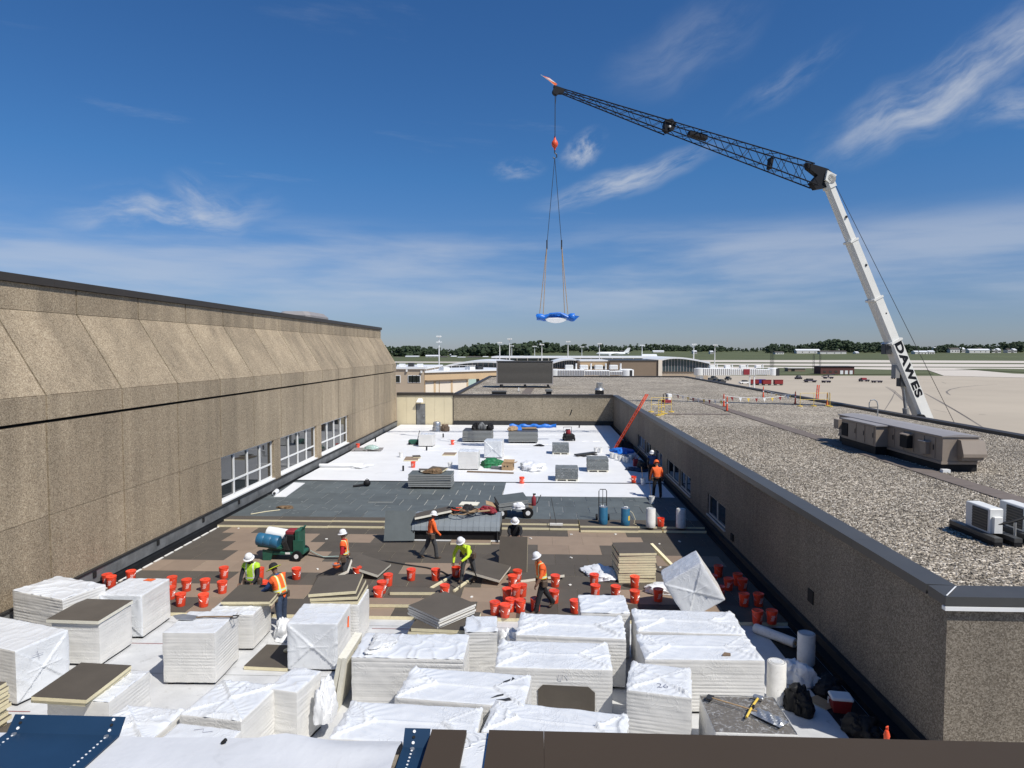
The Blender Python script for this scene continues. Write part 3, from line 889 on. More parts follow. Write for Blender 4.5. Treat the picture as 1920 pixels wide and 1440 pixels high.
for px, py, L, lab in ((1519, 717, 5.0, 'dark flat bed cart near the airfield edge beside the belt loader'), (1553, 710, 4.5, 'dark belt loader with raised arm'),
                       (1549, 717.5, 3.2, 'small dark tug below the raised belt loader'), (1497, 711, 3.0, 'dark dome covered ground power unit'),
                       (1620, 715.5, 4.2, 'dark maroon cart with a loaded top on the open apron'), (1644, 717.5, 4.0, 'low dark flat cart coupled behind the maroon cart'), (1681, 710.5, 4.6, 'dark tractor parked left of the crane boom')):
    p = at_ground(px, py)
    t = thing('ground_vehicle', lab, 'ground vehicle', p, R(5))
    MB().bevbox(-L / 2, L / 2, -.8, .8, .5, .85, .06).build('chassis', MT['purple'], t)
    if 'dome' in lab:
        MB().ball((0, 0, .85), (L * .45, .8, 1.0), 12, 8).build('cover', MT['steel_dark'], t, True)
    elif 'arm' in lab:
        MB().box(-L * .7, L * .7, -.3, .3, 0, .25, T(0, 0, 1.5, 0, 0, R(-10))).build('conveyor', MT['purple'], t)
        MB().box(-.2, .2, -.25, .25, .85, 1.5).build('lift', MT['steel_dark'], t)
    elif 'low' not in lab:
        MB().bevbox(-L * .3, L * .2, -.7, .7, .853, 1.6, .1).build('load', MT['maroon'] if 'maroon' in lab else MT['steel_dark'], t)
        MB().box(-L * .45, -L * .38, -.5, .5, .853, 1.3).build('handle_bar', MT['steel_dark'], t)
    for sx in (-.33, .33):
        for sy in (-.8, .8):
            MB().cyl((L * sx, sy - .1, .4), (L * sx, sy + .1, .4), .4, None, 9).build('wheel', MT['black'], t)
for k, (px, py) in enumerate(((1321, 714), (1331, 716), (1343, 718), (1352, 719), (1338, 712), (1365, 713))):
    truck('dark service car parked under the ribbed jet bridge', px, py, 4.6, 1.7, 'steel_dark', R(20 + 7 * k), 'service_car', 'glass', 'dark service cars under the jet bridge')

# ================================================================== LEFT HALL (precast panels)
XL = -14.5
t = thing('terminal_hall', 'long tan precast concrete hall with sloping upper panels and a window row', 'building', (0, 0, 0))
core = [(-30, GZ), (-14.75, GZ), (-14.75, 5.70), (-14.66, 5.90), (-14.66, 6.40), (-16.2, 8.95), (-16.2, 9.85), (-30, 9.85)]
MB().extr([(x, 3.9, z) for x, z in core], (0, 62.75, 0)).build('core', MT['dark'], t)
JY = [22.5 + 3.56 * k for k in range(-6, 13)]
JY[0] = 3.9
JY.append(66.7)
G = .034
def rows(y0, y1):
    # vertical panels of one bay: window bays keep only the panel above the head
    out = [('wall_panel', [(XL, 2.945), (XL, 5.68), (XL - .24, 5.68), (XL - .24, 2.945)])]
    if y1 < 29.7 or y0 > 50.2:
        out.append(('wall_panel', [(XL, GZ), (XL, 2.93), (XL - .24, 2.93), (XL - .24, GZ)]))
    out.append(('fascia_panel', [(-14.47, 5.78), (-14.47, 6.50), (-14.65, 6.42), (-14.65, 5.78)]))
    out.append(('slope_panel', [(-14.48, 6.512), (-16.0, 9.05), (-16.17, 8.95), (-14.64, 6.41)]))
    out.append(('upper_panel', [(-16.0, 9.065), (-16.0, 9.89), (-16.19, 9.89), (-16.19, 9.065)]))
    return out
for y0, y1 in zip(JY[:-1], JY[1:]):
    if y0 < 50 and y1 > 50.3 and y0 < 50.2 and y1 > 50.2:
        pass
    for nm, prof in rows(y0, y1):
        MB().extr([(x, y0 + G, z) for x, z in prof], (0, y1 - y0 - 2 * G, 0)).build(nm, MT['agg'], t)
# bay that holds the end of the last window: fill panel behind the last pilaster
MB().box(XL - .24, XL - .001, 50.45, 51.0 - G, GZ, 2.93).build('wall_panel', MT['agg'], t)
for y0, y1 in zip([3.85] + [6.1 + 3.05 * k for k in range(20)], [6.1 + 3.05 * k for k in range(20)] + [66.8]):
    MB().box(-16.55, -15.90, y0 + .003, y1 - .003, 9.90, 10.15).build('coping', MT['coping'], t)
# windows
WB = [(29.58, 35.65), (36.55, 42.62), (43.55, 49.85)]
for y0, y1 in ((35.65, 36.55), (42.62, 43.55), (49.85, 50.43)):
    MB().box(XL - .24, XL - .002, y0, y1, .80, 2.93).build('pilaster', MT['agg'], t)
MB().box(XL - .24, XL - .003, 29.58, 50.43, GZ, .795).build('sill_wall', MT['agg'], t)
for y0, y1 in WB:
    fr = MB()
    xf0, xf1 = XL - .22, XL - .14
    fr.box(xf0, xf1, y0, y1, .80, .98).box(xf0, xf1, y0, y1, 2.86, 2.93).box(xf0, xf1, y0, y0 + .06, .98, 2.86).box(xf0, xf1, y1 - .06, y1, .98, 2.86)
    f = fr.build('window', MT['frame_w'], t)
    MB().box(XL - .14, XL + .05, y0, y1, .80, .86).build('sill', MT['frame_w'], f)
    n = 4
    w0 = (y1 - y0 - .12) / n
    for k in range(n):
        ya = y0 + .06 + k * w0
        if k:
            MB().box(xf0 - .004, xf1 + .02, ya - .04, ya + .04, .981, 2.859).build('mullion', MT['frame_w'], f)
        MB().box(xf0, xf1 + .012, ya + .041, ya + w0 - .041, 1.60, 1.68).build('transom', MT['frame_w'], f)
        for z0, z1 in ((.98, 1.60), (1.68, 2.86)):
            MB().box(XL - .20, XL - .185, ya + .03, ya + w0 - .03, z0 + .002, z1 - .002).build('pane', MT['glass'], f)
# base flashing: metal counter-flashing over a black membrane upstand
for y0, y1 in zip(np.arange(4, 66, 3.0), np.arange(7, 69, 3.0)):
    MB().box(XL, XL + .10, y0 + .004, min(y1, 66.7) - .004, .27, .70).build('counter_flashing', MT['flash'], t)
    MB().box(XL, XL + .13, y0 + .004, min(y1, 66.7) - .004, .70, .745).build('flashing_cap', MT['flash_dark'], t)
MB().box(XL + .001, XL + .42, 4, 66.7, -.3, .10).build('membrane_upstand', MT['black'], t)  # membrane; its flat black also paints in the shade of the wall gutter
MB().box(XL + .002, XL + .06, 4, 66.7, .10, .27).build('membrane_upstand', MT['flash_dark'], t)
for y in (14.2, 17.5, 20.6, 24.2, 27.6, 31):
    MB().box(XL + .10, XL + .125, y, y + .16, .47, .66).build('scupper', MT['dark'], t)
# roof vent on the hall
p = aY(612, 602, 52)
v = thing('roof_ventilator', 'pale grey hooded ventilator on the roof of the tan hall', 'ventilator', (-18.6, 52.0, 9.85))
MB().bevbox(-1.3, 1.3, -2.4, 2.4, .3, .95, .3).build('hood', MT['hvac_top'], v)
MB().box(-1, 1, -2, 2, 0, .4).build('curb', MT['flash'], v)

# ================================================================== RIGHT AND REAR WING WITH GRAVEL ROOF
XR, YN, YB = 7.4, 12.2, 67.0
t = thing('gravel_roof_wing', 'single storey concrete wing with a gravel roof along the work area', 'building', (0, 0, 0))
MB().box(7.66, 24.6, 12.46, 66.9, GZ, 3.15).build('core', MT['dark'], t)
MB().box(-8.5, 24.6, 67.26, 114.8, GZ, 3.15).build('core', MT['dark'], t)
WR = [(26.6, 29.4), (32.75, 35.3), (35.55, 38.8), (40.4, 43.0), (44.4, 46.7), (47.1, 50.2)]
ZS, ZH = .66, 1.56
edges = [12.2 + .002, 17.6, 23.2, 30.5, 31.6, 39.6, 43.7, 51.5, 57.0, 62.0, 67.0]
for y0, y1 in zip(edges[:-1], edges[1:]):
    g = .006
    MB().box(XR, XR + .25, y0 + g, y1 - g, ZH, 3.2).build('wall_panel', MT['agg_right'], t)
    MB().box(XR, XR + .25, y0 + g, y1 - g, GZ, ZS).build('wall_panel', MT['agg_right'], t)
    cuts = sorted([wq for wq in WR if wq[0] >= y0 and wq[1] <= y1])
    c = y0 + g
    for a, b in cuts + [(y1 - g, None)]:
        if a - c > .02:
            MB().box(XR, XR + .25, c, a, ZS, ZH).build('wall_panel', MT['agg_right'], t)
        c = b
for a, b in WR:
    f = MB().box(XR + .06, XR + .14, a, b, ZS, ZS + .06).box(XR + .06, XR + .14, a, b, ZH - .06, ZH).box(XR + .06, XR + .14, a, a + .06, ZS + .06, ZH - .06).box(XR + .06, XR + .14, b - .06, b, ZS + .06, ZH - .06).build('window', MT['frame_g'], t)
    MB().box(XR + .05, XR + .145, (a + b) / 2 - .04, (a + b) / 2 + .04, ZS + .061, ZH - .061).build('mullion', MT['frame_g'], f)
    for u0, u1 in ((a + .06, (a + b) / 2 - .04), ((a + b) / 2 + .04, b - .06)):
        MB().box(XR + .09, XR + .105, u0 + .001, u1 - .001, ZS + .061, ZH - .061).build('pane', MT['glass'], f)
    MB().box(XR - .05, XR + .06, a - .05, b + .05, ZS - .06, ZS - .003).build('sill', MT['frame_g'], f)
# end wall facing the camera, in panels
xs = [7.4, 12.4, 17.5, 22.0, 24.8]
for x0, x1 in zip(xs[:-1], xs[1:]):
    MB().box(x0 + (.0 if x0 == 7.4 else .006), x1 - .006, YN, YN + .25 if x0 != 7.4 else YN + .0019 + .2, GZ, 3.2 - .0).build('end_panel', MT['agg_right'], t) if x0 != 7.4 else \
        MB().extr([(7.4, YN, GZ), (x1 - .006, YN, GZ), (x1 - .006, YN + .25, GZ), (7.66, YN + .25, GZ), (7.66, YN + .006, GZ), (7.4, YN + .006, GZ)], (0, 0, 3.2 - GZ)).build('end_panel', MT['agg_right'], t)
# rear wall
xs = [-8.7, -4.2, .3, 4.0, 7.4]
for x0, x1 in zip(xs[:-1], xs[1:]):
    MB().box(x0 + .005, x1 - .005, YB, YB + .25, GZ, 3.2).build('rear_panel', MT['agg_back'], t)
MB().box(-8.69, XR - .001, YB - .12, YB - .001, -.3, .75).build('base_flashing', MT['flash_dark'], t)
MB().box(XR - .10, XR - .002, YN + .02, YB - .13, -.3, .36).build('base_flashing', MT['flash_dark'], t)
MB().box(XR - .34, XR - .101, YN + .02, YB - .13, -.3, .17).build('membrane_upstand', MT['black'], t)
MB().box(XR - .13, XR - .003, YN + .02, YB - .13, .362, .40).build('flashing_cap', MT['flash_dark'], t)
# copings
def coping_run(p0, p1, n, w0, w1, z0, z1, mat):
    p0, p1 = Vector(p0), Vector(p1)
    d = (p1 - p0); L = d.length; u = d / L; s = Vector((u.y, -u.x, 0))
    for k in range(n):
        a = p0 + u * (L * k / n + .003); b = p0 + u * (L * (k + 1) / n - .003)
        m = MB()
        m.extr([a + s * w0 + Vector((0, 0, z0)), a + s * w1 + Vector((0, 0, z0)), a + s * w1 + Vector((0, 0, z1 - .02)), a + s * w0 + Vector((0, 0, z1))], b - a)
        m.build('coping', mat, t)
coping_run((XR, YN + .52, 0), (XR, YB, 0), 18, -.09, .46, 3.21, 3.40, MT['coping_grey'])
coping_run((XR - .09, YN - .09, 0), (24.8, YN - .09, 0), 6, -.55, 0, 3.21, 3.40, MT['coping_grey'])
MB().extr([(7.315, YN - .085, 3.402), (7.345, YN - .085, 3.402), (7.80, YN + .40, 3.402), (7.77, YN + .40, 3.402)], (0, 0, .004)).build('coping_splice', MT['white'], t)
MB().box(XR - .10, 24.8, YN - .11, YN - .0, 3.13, 3.20).build('drip_edge', MT['white'], t)
coping_run((-8.75, YB - .08, 0), (XR - .1, YB - .08, 0), 6, -.5, 0, 3.21, 3.42, MT['coping'])
coping_run((24.6, 115, 0), (24.6, YN + .5, 0), 30, -.45, .05, 3.15, 3.50, MT['coping'])
coping_run((-8.3, YB + .45, 0), (-8.3, 114.5, 0), 14, -.45, .05, 3.15, 3.50, MT['coping'])
coping_run((-8.7, 115, 0), (24.6, 115, 0), 10, -.2, .4, 3.15, 3.52, MT['coping'])
m = MB()
m.add([(7.86, 12.66, 3.3), (24.56, 12.66, 3.3), (24.56, 67.4, 3.3), (7.86, 67.4, 3.3)], [(0, 1, 2, 3)])
m.add([(-8.26, 67.4, 3.3), (7.86, 67.4, 3.3), (24.56, 67.4, 3.3), (24.56, 114.6, 3.3), (-8.26, 114.6, 3.3)], [(0, 1, 2, 3, 4)])
m.build('gravel_surface', MT['gravel'], t)
# walkway pads lying on the gravel
for k in range(40):
    y = 14 + k * 1.22
    MB().box(13.95, 14.75, y, y + 1.20, 3.305, 3.335).build('walkway_pad', MT['walk'], t)
for k in range(9):
    MB().box(7.95 + .62 * k, 7.95 + .62 * k + .60, 47.4, 48.0, 3.305, 3.33).build('walkway_pad', MT['walk'], t)
for y0 in (70, 73, 76, 79):
    MB().box(-1.9 + (y0 - 70) * .03, -.9 + (y0 - 70) * .03, y0, y0 + 2.9, 3.305, 3.33).build('walkway_pad', MT['walk'], t)
# small things on the walls
MB().box(XR - .03, XR - .001, 18.0, 18.35, .95, 1.30).build('wall_vent', MT['dark'], t)
MB().box(XR - .05, XR - .001, 25.4, 25.7, .55, .80).build('wall_vent', MT['dark'], t)
MB().cyl((3.05, YB - .02, 1.35), (3.25, YB - .02, 1.9), .05, None, 6).build('conduit', MT['dark'], t)

# real stones over the nearer gravel: one object, too many to count
gm = bpy.data.meshes.new('gravel_stones')
gm.from_pydata([(7.9, 12.7, 3.3), (20, 12.7, 3.3), (24.5, 30, 3.3), (24.5, 40, 3.3), (7.9, 40, 3.3)], [], [(0, 1, 2, 3, 4)])
go = obj('gravel_stones', gm)
go['kind'] = 'stuff'
ng = bpy.data.node_groups.new('scatter_stones', 'GeometryNodeTree')
ng.interface.new_socket('Geometry', in_out='INPUT', socket_type='NodeSocketGeometry')
ng.interface.new_socket('Geometry', in_out='OUTPUT', socket_type='NodeSocketGeometry')
gi, g_o = ng.nodes.new('NodeGroupInput'), ng.nodes.new('NodeGroupOutput')
dp = ng.nodes.new('GeometryNodeDistributePointsOnFaces'); dp.inputs['Density'].default_value = 170
ico = ng.nodes.new('GeometryNodeMeshIcoSphere'); ico.inputs['Radius'].default_value = .026; ico.inputs['Subdivisions'].default_value = 1
sm = ng.nodes.new('GeometryNodeSetMaterial'); sm.inputs['Material'].default_value = MT['stone']
ip = ng.nodes.new('GeometryNodeInstanceOnPoints')
r1 = ng.nodes.new('FunctionNodeRandomValue'); r1.data_type = 'FLOAT_VECTOR'; r1.inputs[1].default_value = (6.3, 6.3, 6.3)
r2 = ng.nodes.new('FunctionNodeRandomValue'); r2.data_type = 'FLOAT_VECTOR'; r2.inputs[0].default_value = (.6, .4, .4); r2.inputs[1].default_value = (1.7, 1.1, .9)
ng.links.new(gi.outputs[0], dp.inputs['Mesh']); ng.links.new(dp.outputs['Points'], ip.inputs['Points'])
ng.links.new(ico.outputs['Mesh'], sm.inputs['Geometry']); ng.links.new(sm.outputs[0], ip.inputs['Instance'])
ng.links.new(r1.outputs[0], ip.inputs['Rotation']); ng.links.new(r2.outputs[0], ip.inputs['Scale'])
ng.links.new(ip.outputs[0], g_o.inputs[0])
md = go.modifiers.new('scatter', 'NODES'); md.node_group = ng

# cream wall with the grey door, between hall and rear wing
t = thing('cream_wall', 'cream panelled wall with a grey door in the far corner', 'wall', (0, 0, 0))
for k in range(6):
    x0 = -14.5 + k * .965
    MB().box(x0 + .006, x0 + .959, YB + .05, YB + .25, GZ, 3.28).build('panel', MT['cream_wall'], t) if k not in (2,) else \
        MB().box(x0 + .006, x0 + .959, YB + .05, YB + .25, 2.45, 3.28).build('panel', MT['cream_wall'], t)
dr = MB().box(-12.50, -11.62, YB + .06, YB + .12, .12, 2.40).build('door', MT['flash'], t)
MB().cyl((-11.75, YB + .0, 1.2), (-11.75, YB + .06, 1.2), .05, None, 8).build('handle', MT['steel'], dr)
MB().box(-12.57, -11.55, YB + .13, YB + .25, GZ, 2.45).build('door_frame', MT['flash_dark'], t)
MB().extr([(-12.45, YB - .35, 2.62), (-11.75, YB - .35, 2.62), (-11.9, YB - .02, 2.95), (-12.3, YB - .02, 2.95)], (0, .06, .05)).build('door_lamp', MT['white'], t)
MB().box(-14.5, -8.76, YB - .05, YB + .45, 3.30, 3.58).build('coping', MT['coping'], t)
MB().box(-8.76, -8.70, YB - .02, YB + .05, -.2, 3.29).build('corner_trim', MT['coping'], t)

# ================================================================== NEAR BUILDING PARAPET
t = thing('near_parapet', 'brown metal coping along the near parapet with blue flashing and white membrane', 'parapet', (0, 0, 0))
PZ = 6.30
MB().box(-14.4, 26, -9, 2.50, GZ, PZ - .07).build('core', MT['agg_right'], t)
XS = [-.40, -.29, -.02, 2.6, 5.7, 9]
m = MB(); m.extr([(-.43, 1.6, PZ + .012), (-.43, 2.595, PZ - .02), (-.43, 2.595, PZ - .15), (-.43, 2.57, PZ - .15), (-.43, 2.57, PZ - .06), (-.43, 1.6, PZ - .03)], (.14, 0, 0)); m.build('coping', MT['coping_top'], t)
for x0, x1 in ((-.20, .019), (.020, 2.95), (2.951, 6.0), (6.001, 9)):
    m = MB(); m.extr([(x0, 1.6, PZ + .012), (x0, 2.60, PZ - .02), (x0, 2.60, PZ - .15), (x0, 2.575, PZ - .15), (x0, 2.575, PZ - .06), (x0, 1.6, PZ - .03)], (x1 - x0, 0, 0)); m.build('coping', MT['coping_top'], t)
m = MB(); m.extr([(-.2895, 1.6, PZ - .004), (-.2895, 2.604, PZ - .036), (-.2895, 2.604, PZ - .14), (-.2895, 2.58, PZ - .14), (-.2895, 2.58, PZ - .08), (-.2895, 1.6, PZ - .04)], (.0892, 0, 0)); m.build('splice_tape', MT['wrap_dirty'], t)
def blue_plate(x0, x1, yb, name='blue_flashing'):
    zf = PZ - .055
    f = MB().extr([(x0, 1.7, zf), (x0, yb, zf), (x0, yb + .045, zf + .050), (x0, yb + .048, zf + .050), (x0, yb + .004, zf - .004), (x0, 1.7, zf - .004)], (x1 - x0, 0, 0)).build(name, MT['blue_metal'], t)
    return f, zf
YF0, YF1 = at(120, 1376, PZ - .055).y, at(755, 1401, PZ - .055).y
for x0, x1, yb, edges_ in ((-2.17, -1.70, YF0, (-2.13, -1.745)), (-.535, -.432, YF1, (-.495,))):
    f, zf = blue_plate(x0, x1, yb)
    for ex in edges_:
        for k in range(40):
            y = yb - .022 - k * .022
            MB().cyl((ex, y, zf - .001), (ex, y, zf + .0015), .0042, None, 8).build('nail_hole', MT['white'], f)
        for k, u in enumerate((.25, .55, .85)):
            MB().cyl((ex, yb + .045 * u - .001, zf + .050 * u), (ex, yb + .045 * u - .003, zf + .050 * u + .002), .006, None, 8).build('nail_hole', MT['white'] if k != 1 else MT['dark'], f)
        MB().cyl((ex, yb - .012, zf), (ex, yb - .012, zf + .004), .009, None, 10).build('nail_head', MT['steel'], f)
# draped white membrane on the parapet between the blue pieces
vs, fs = [], []
nx, ny = 80, 34
for j in range(ny):
    for i in range(nx):
        x = -5.2 + 4.655 * i / (nx - 1); v = j / (ny - 1)
        yf = at(205, 1378, PZ - .066).y + (at(757, 1394, PZ - .066).y - at(205, 1378, PZ - .066).y) * (x + 1.7) / 1.16
        y = 1.55 + (yf + .03 - 1.55) * v
        z = PZ - .066 + .004 * math.sin(x * 9 + y * 5) + .032 * max(0, math.sin(x * 3.1 + y * 6.5 + .6 * math.sin(x * 5))) ** 9 + .026 * max(0, math.sin(x * 2.3 - y * 7.5 + 1 + .8 * math.sin(x * 3.7 + y * 4))) ** 12
        if -2.2 < x < -1.6:
            z = min(z, PZ - .0635)
        if v > .975:
            z -= (v - .975) * 3.0
        vs.append((x, y, z))
fs = [(j * nx + i, j * nx + i + 1, (j + 1) * nx + i + 1, (j + 1) * nx + i) for j in range(ny - 1) for i in range(nx - 1)]
m = MB(); m.add(vs, fs); m.build('draped_membrane', MT['drape'], t, smooth=True)
MB().cyl((-1.26, 2.53, PZ - .06), (-1.245, 2.53, PZ - .045), .008, None, 6).build('nail_head', MT['dark'], t)

# ================================================================== WORK ROOF
DX0, DX1 = XL + .43, XR - .35
m = MB(); m.box(XL + .05, XR - .05, 12.1, 66.9, -.25, 0.0); m.box(XL + .05, 24, 2.6, 12.09, -.25, 0.0)
deck = struct(m.build('work_roof', MT['deck']))
# red layout lines and sheet laps on the white deck
for x0, x1, y, in ((-11.2, -8.9, 17.0), (-4.7, -2.8, 18.2), (-12.6, -11.0, 13.6)):
    MB().box(x0, x1, y, y + .02, .004, .007).build('chalk_line', MT['cart_red'], deck)
for y in (12.4, 15.4, 18.4):
    MB().box(DX0, DX1, y, y + .012, .004, .008).build('sheet_lap', MT['scuff'], deck)
# brown insulation boards, laid staggered
BW = 1.22
board_me = {}
def board_mesh(mat, w_, d_, h_, edge):
    key = (mat, round(w_, 3), round(d_, 3), h_, edge)
    if key not in board_me:
        m = MB(); m.mi = 1
        m.box(-w_ / 2, w_ / 2, -d_ / 2, d_ / 2, 0, h_ - .004)
        m.mi = 0
        m.box(-w_ / 2, w_ / 2, -d_ / 2, d_ / 2, h_ - .0035, h_)
        board_me[key] = m.mesh('board', [MT[mat], MT[edge]])
    return board_me[key]
rb = random.Random(5)
def tan_here(x, y):
    # patches of tan boards seen in the photo (centres, half sizes)
    for cx, cy, hx, hy in ((-11.4, 27.2, 1.9, .7), (-9.6, 25.0, 1.5, .8), (-12.6, 23.0, 2.2, .7), (-11.5, 21.0, 2.2, .8), (-9.0, 20.2, 1.6, .8), (-7.9, 22.9, 1.7, .6),
                           (-5.6, 19.2, 1.4, .6), (1.2, 26.4, 2.2, .6), (2.6, 27.6, 1.6, .6), (-3.2, 22.9, 1.4, .6), (-.9, 21.2, 1.3, .9), (3.6, 20.6, 1.6, .7), (.6, 25.1, 1.2, .6), (5.4, 24.8, .8, .7), (-13, 19.6, .7, .6)):
        if abs(x - cx) < hx and abs(y - cy) < hy:
            return True
    return False
ny = 8
for j in range(ny):
    yc = 18.85 + BW / 2 + j * BW
    off = (j % 2) * .61 + rb.uniform(-.08, .08)
    x = DX0 - off
    while x < DX1 - .05:
        x0, x1 = max(x, DX0), min(x + BW, DX1)
        if x1 - x0 > .12:
            xc = (x0 + x1) / 2
            tan = tan_here(xc, yc) or rb.random() < .13
            obj('insulation_board', board_mesh('facer_tan' if tan else 'facer', x1 - x0 - .006, BW - .006, .10, 'foam'), deck, (xc, yc, .004 + rb.uniform(0, .004)))
        x += BW
YS = 18.85 + ny * BW     # 28.61
# second lift of brown boards: narrow lip, then grey cover boards
def lift(y0, rows_, z, mat, edge, name, x0l=DX0, x1l=DX1, h_=.1, stag=.61):
    for j in range(rows_):
        yc = y0 + BW / 2 + j * BW
        x = x0l - (j % 2) * stag - rb.uniform(0, .1)
        while x < x1l - .05:
            a, b = max(x, x0l), min(x + BW, x1l)
            if b - a > .12:
                obj(name, board_mesh(mat, b - a - .032, BW - .010, h_, edge), deck, ((a + b) / 2, yc + rb.uniform(-.002, .002), z + rb.uniform(0, .003)))
            x += BW
MB().box(DX0, DX1, YS + .005, 38.2, .004, .10).build('insulation_layer', MT['foam'], deck)
# step edge, first lip
for a, b, y0 in ((DX0, -2.9, YS - .35), (-2.0, 1.7, YS - .30), (1.75, 5.2, YS - .55), (5.25, DX1, YS - .5)):
    x = a
    while x < b - .2:
        x2 = min(x + 2.44, b)
        obj('insulation_board', board_mesh('facer', x2 - x - .01, 1.22, .10, 'foam'), deck, ((x + x2) / 2, y0 + .61 + rb.uniform(-.04, .04), .115))
        x = x2
for a, b, y0 in ((DX0, -3.0, YS + .25), (-2.0, 1.7, YS + .12), (1.75, DX1, YS - .2)):
    x = a
    while x < b - .2:
        x2 = min(x + 2.44, b)
        obj('insulation_board', board_mesh('facer', x2 - x - .01, 1.22, .08, 'foam'), deck, ((x + x2) / 2, y0 + .61 + rb.uniform(-.03, .03), .22))
        x = x2
MB().box(DX0, DX1, YS + 1.0, 66.8, .11, .27).build('insulation_layer', MT['seal'], deck)
lift(YS + .85, 8, .275, 'cover', 'cover_edge', 'cover_board', h_=.03)
# loose offcuts of foam along the step
for k in range(26):
    x = rb.uniform(DX0, 6); y = rb.uniform(19.5, 28.2)
    MB().box(-.05 * rb.uniform(.5, 1.6), .05, -.03, .03, 0, .03, T(x, y, .112, rb.uniform(0, 3))).build('foam_crumb', MT['seal'], deck)
for k in range(60):
    x = rb.uniform(DX0, 6.5); y = rb.uniform(30, 36)
    MB().box(-rb.uniform(.04, .16), rb.uniform(.02, .1), -.012, .012, 0, .004, T(x, y, .312, rb.choice((0, 0, 0, R(90), R(20))))).build('scuff_mark', MT['scuff'], deck)
# adhesive beads on the brown boards, left edge seal
for k in range(14):
    y = 19.3 + k * .68
    MB().box(DX0 + .02, DX0 + .09, y, y + .55, .10, .135).build('edge_seal', MT['seal'], deck)
# white membrane sheets (finished roof)
YW = 37.75
for k in range(10):
    y0 = YW + k * 2.95
    y1 = min(y0 + 3.05, 66.85)
    vs, fs = [], []
    n = 60
    for i in range(n + 1):
        x = DX0 + (DX1 + .0 - DX0) * i / n
        sag = .0
        yy = y0 + (.35 * max(0, (-6.5 - x)) * .04 if k == 0 else 0) + .015 * math.sin(x * 1.3 + k)
        for u in (0, .02, .5, 1):
            zz = .316 + .004 * (k % 2) + (.007 if u == 0 else .010 + .004 * math.sin(x * .9 + k * 2 + u * 3))
            vs.append((x, yy + (y1 - yy) * u, zz))
    for i in range(n):
        for u in range(3):
            a = i * 4 + u
            fs.append((a, a + 4, a + 5, a + 1))
    m = MB(); m.add(vs, fs)
    m.build('membrane_sheet', MT['tpo'], deck, smooth=True)
MB().box(DX0, DX1, YW - .10, YW + .03, .311, .318).build('painted_shadow_strip', MT['black'], deck)  # black strip along the sheet front, shade put in as colour
m = MB(); m.box(-1.9, 6.9, 34.05, 37.5, .310, .322)
m.build('membrane_sheet', MT['tpo'], deck)
# partly unrolled sheet by the left wall
m = MB(); m.extr([at(x_, y_, .312) for x_, y_ in ((513, 932), (536, 932), (572, 906), (551, 905))], (0, 0, .02)); m.build('membrane_sheet', MT['tpo'], deck)
MB().box(XR - 1.15, XR - .36, 12.4, 18.7, .004, .014).build('black_membrane', MT['black'], deck)
# slight wrinkles in the white sheets
for x0, x1, y in ((-9.5, -4.0, 49.2), (-12, -7, 55.5), (-3.5, 2.6, 53.0), (3.2, 5.6, 55.0), (-10, -5, 59.5), (-7.4, -.5, 50.6), (-2.5, 3.4, 59.0)):
    pts = [(x0 + (x1 - x0) * k / 8, y + .12 * math.sin(k * 1.9 + x0), .338) for k in range(9)]
    MB().tube(pts, .03, 5, None, [.2, .6, 1, .8, 1, .9, .7, .5, .2]).build('membrane_wrinkle', MT['tpo'], deck, True)
# small pipe stubs through the membrane
for px, py in ((704, 828), (800, 845), (756, 883), (831, 820), (1086, 802)):
    p = at(px, py, .33)
    MB().lathe([(.06, 0), (.06, .32), (.045, .33)], 8, T(p.x, p.y, .33)).build('pipe_stub', MT['black'], deck)

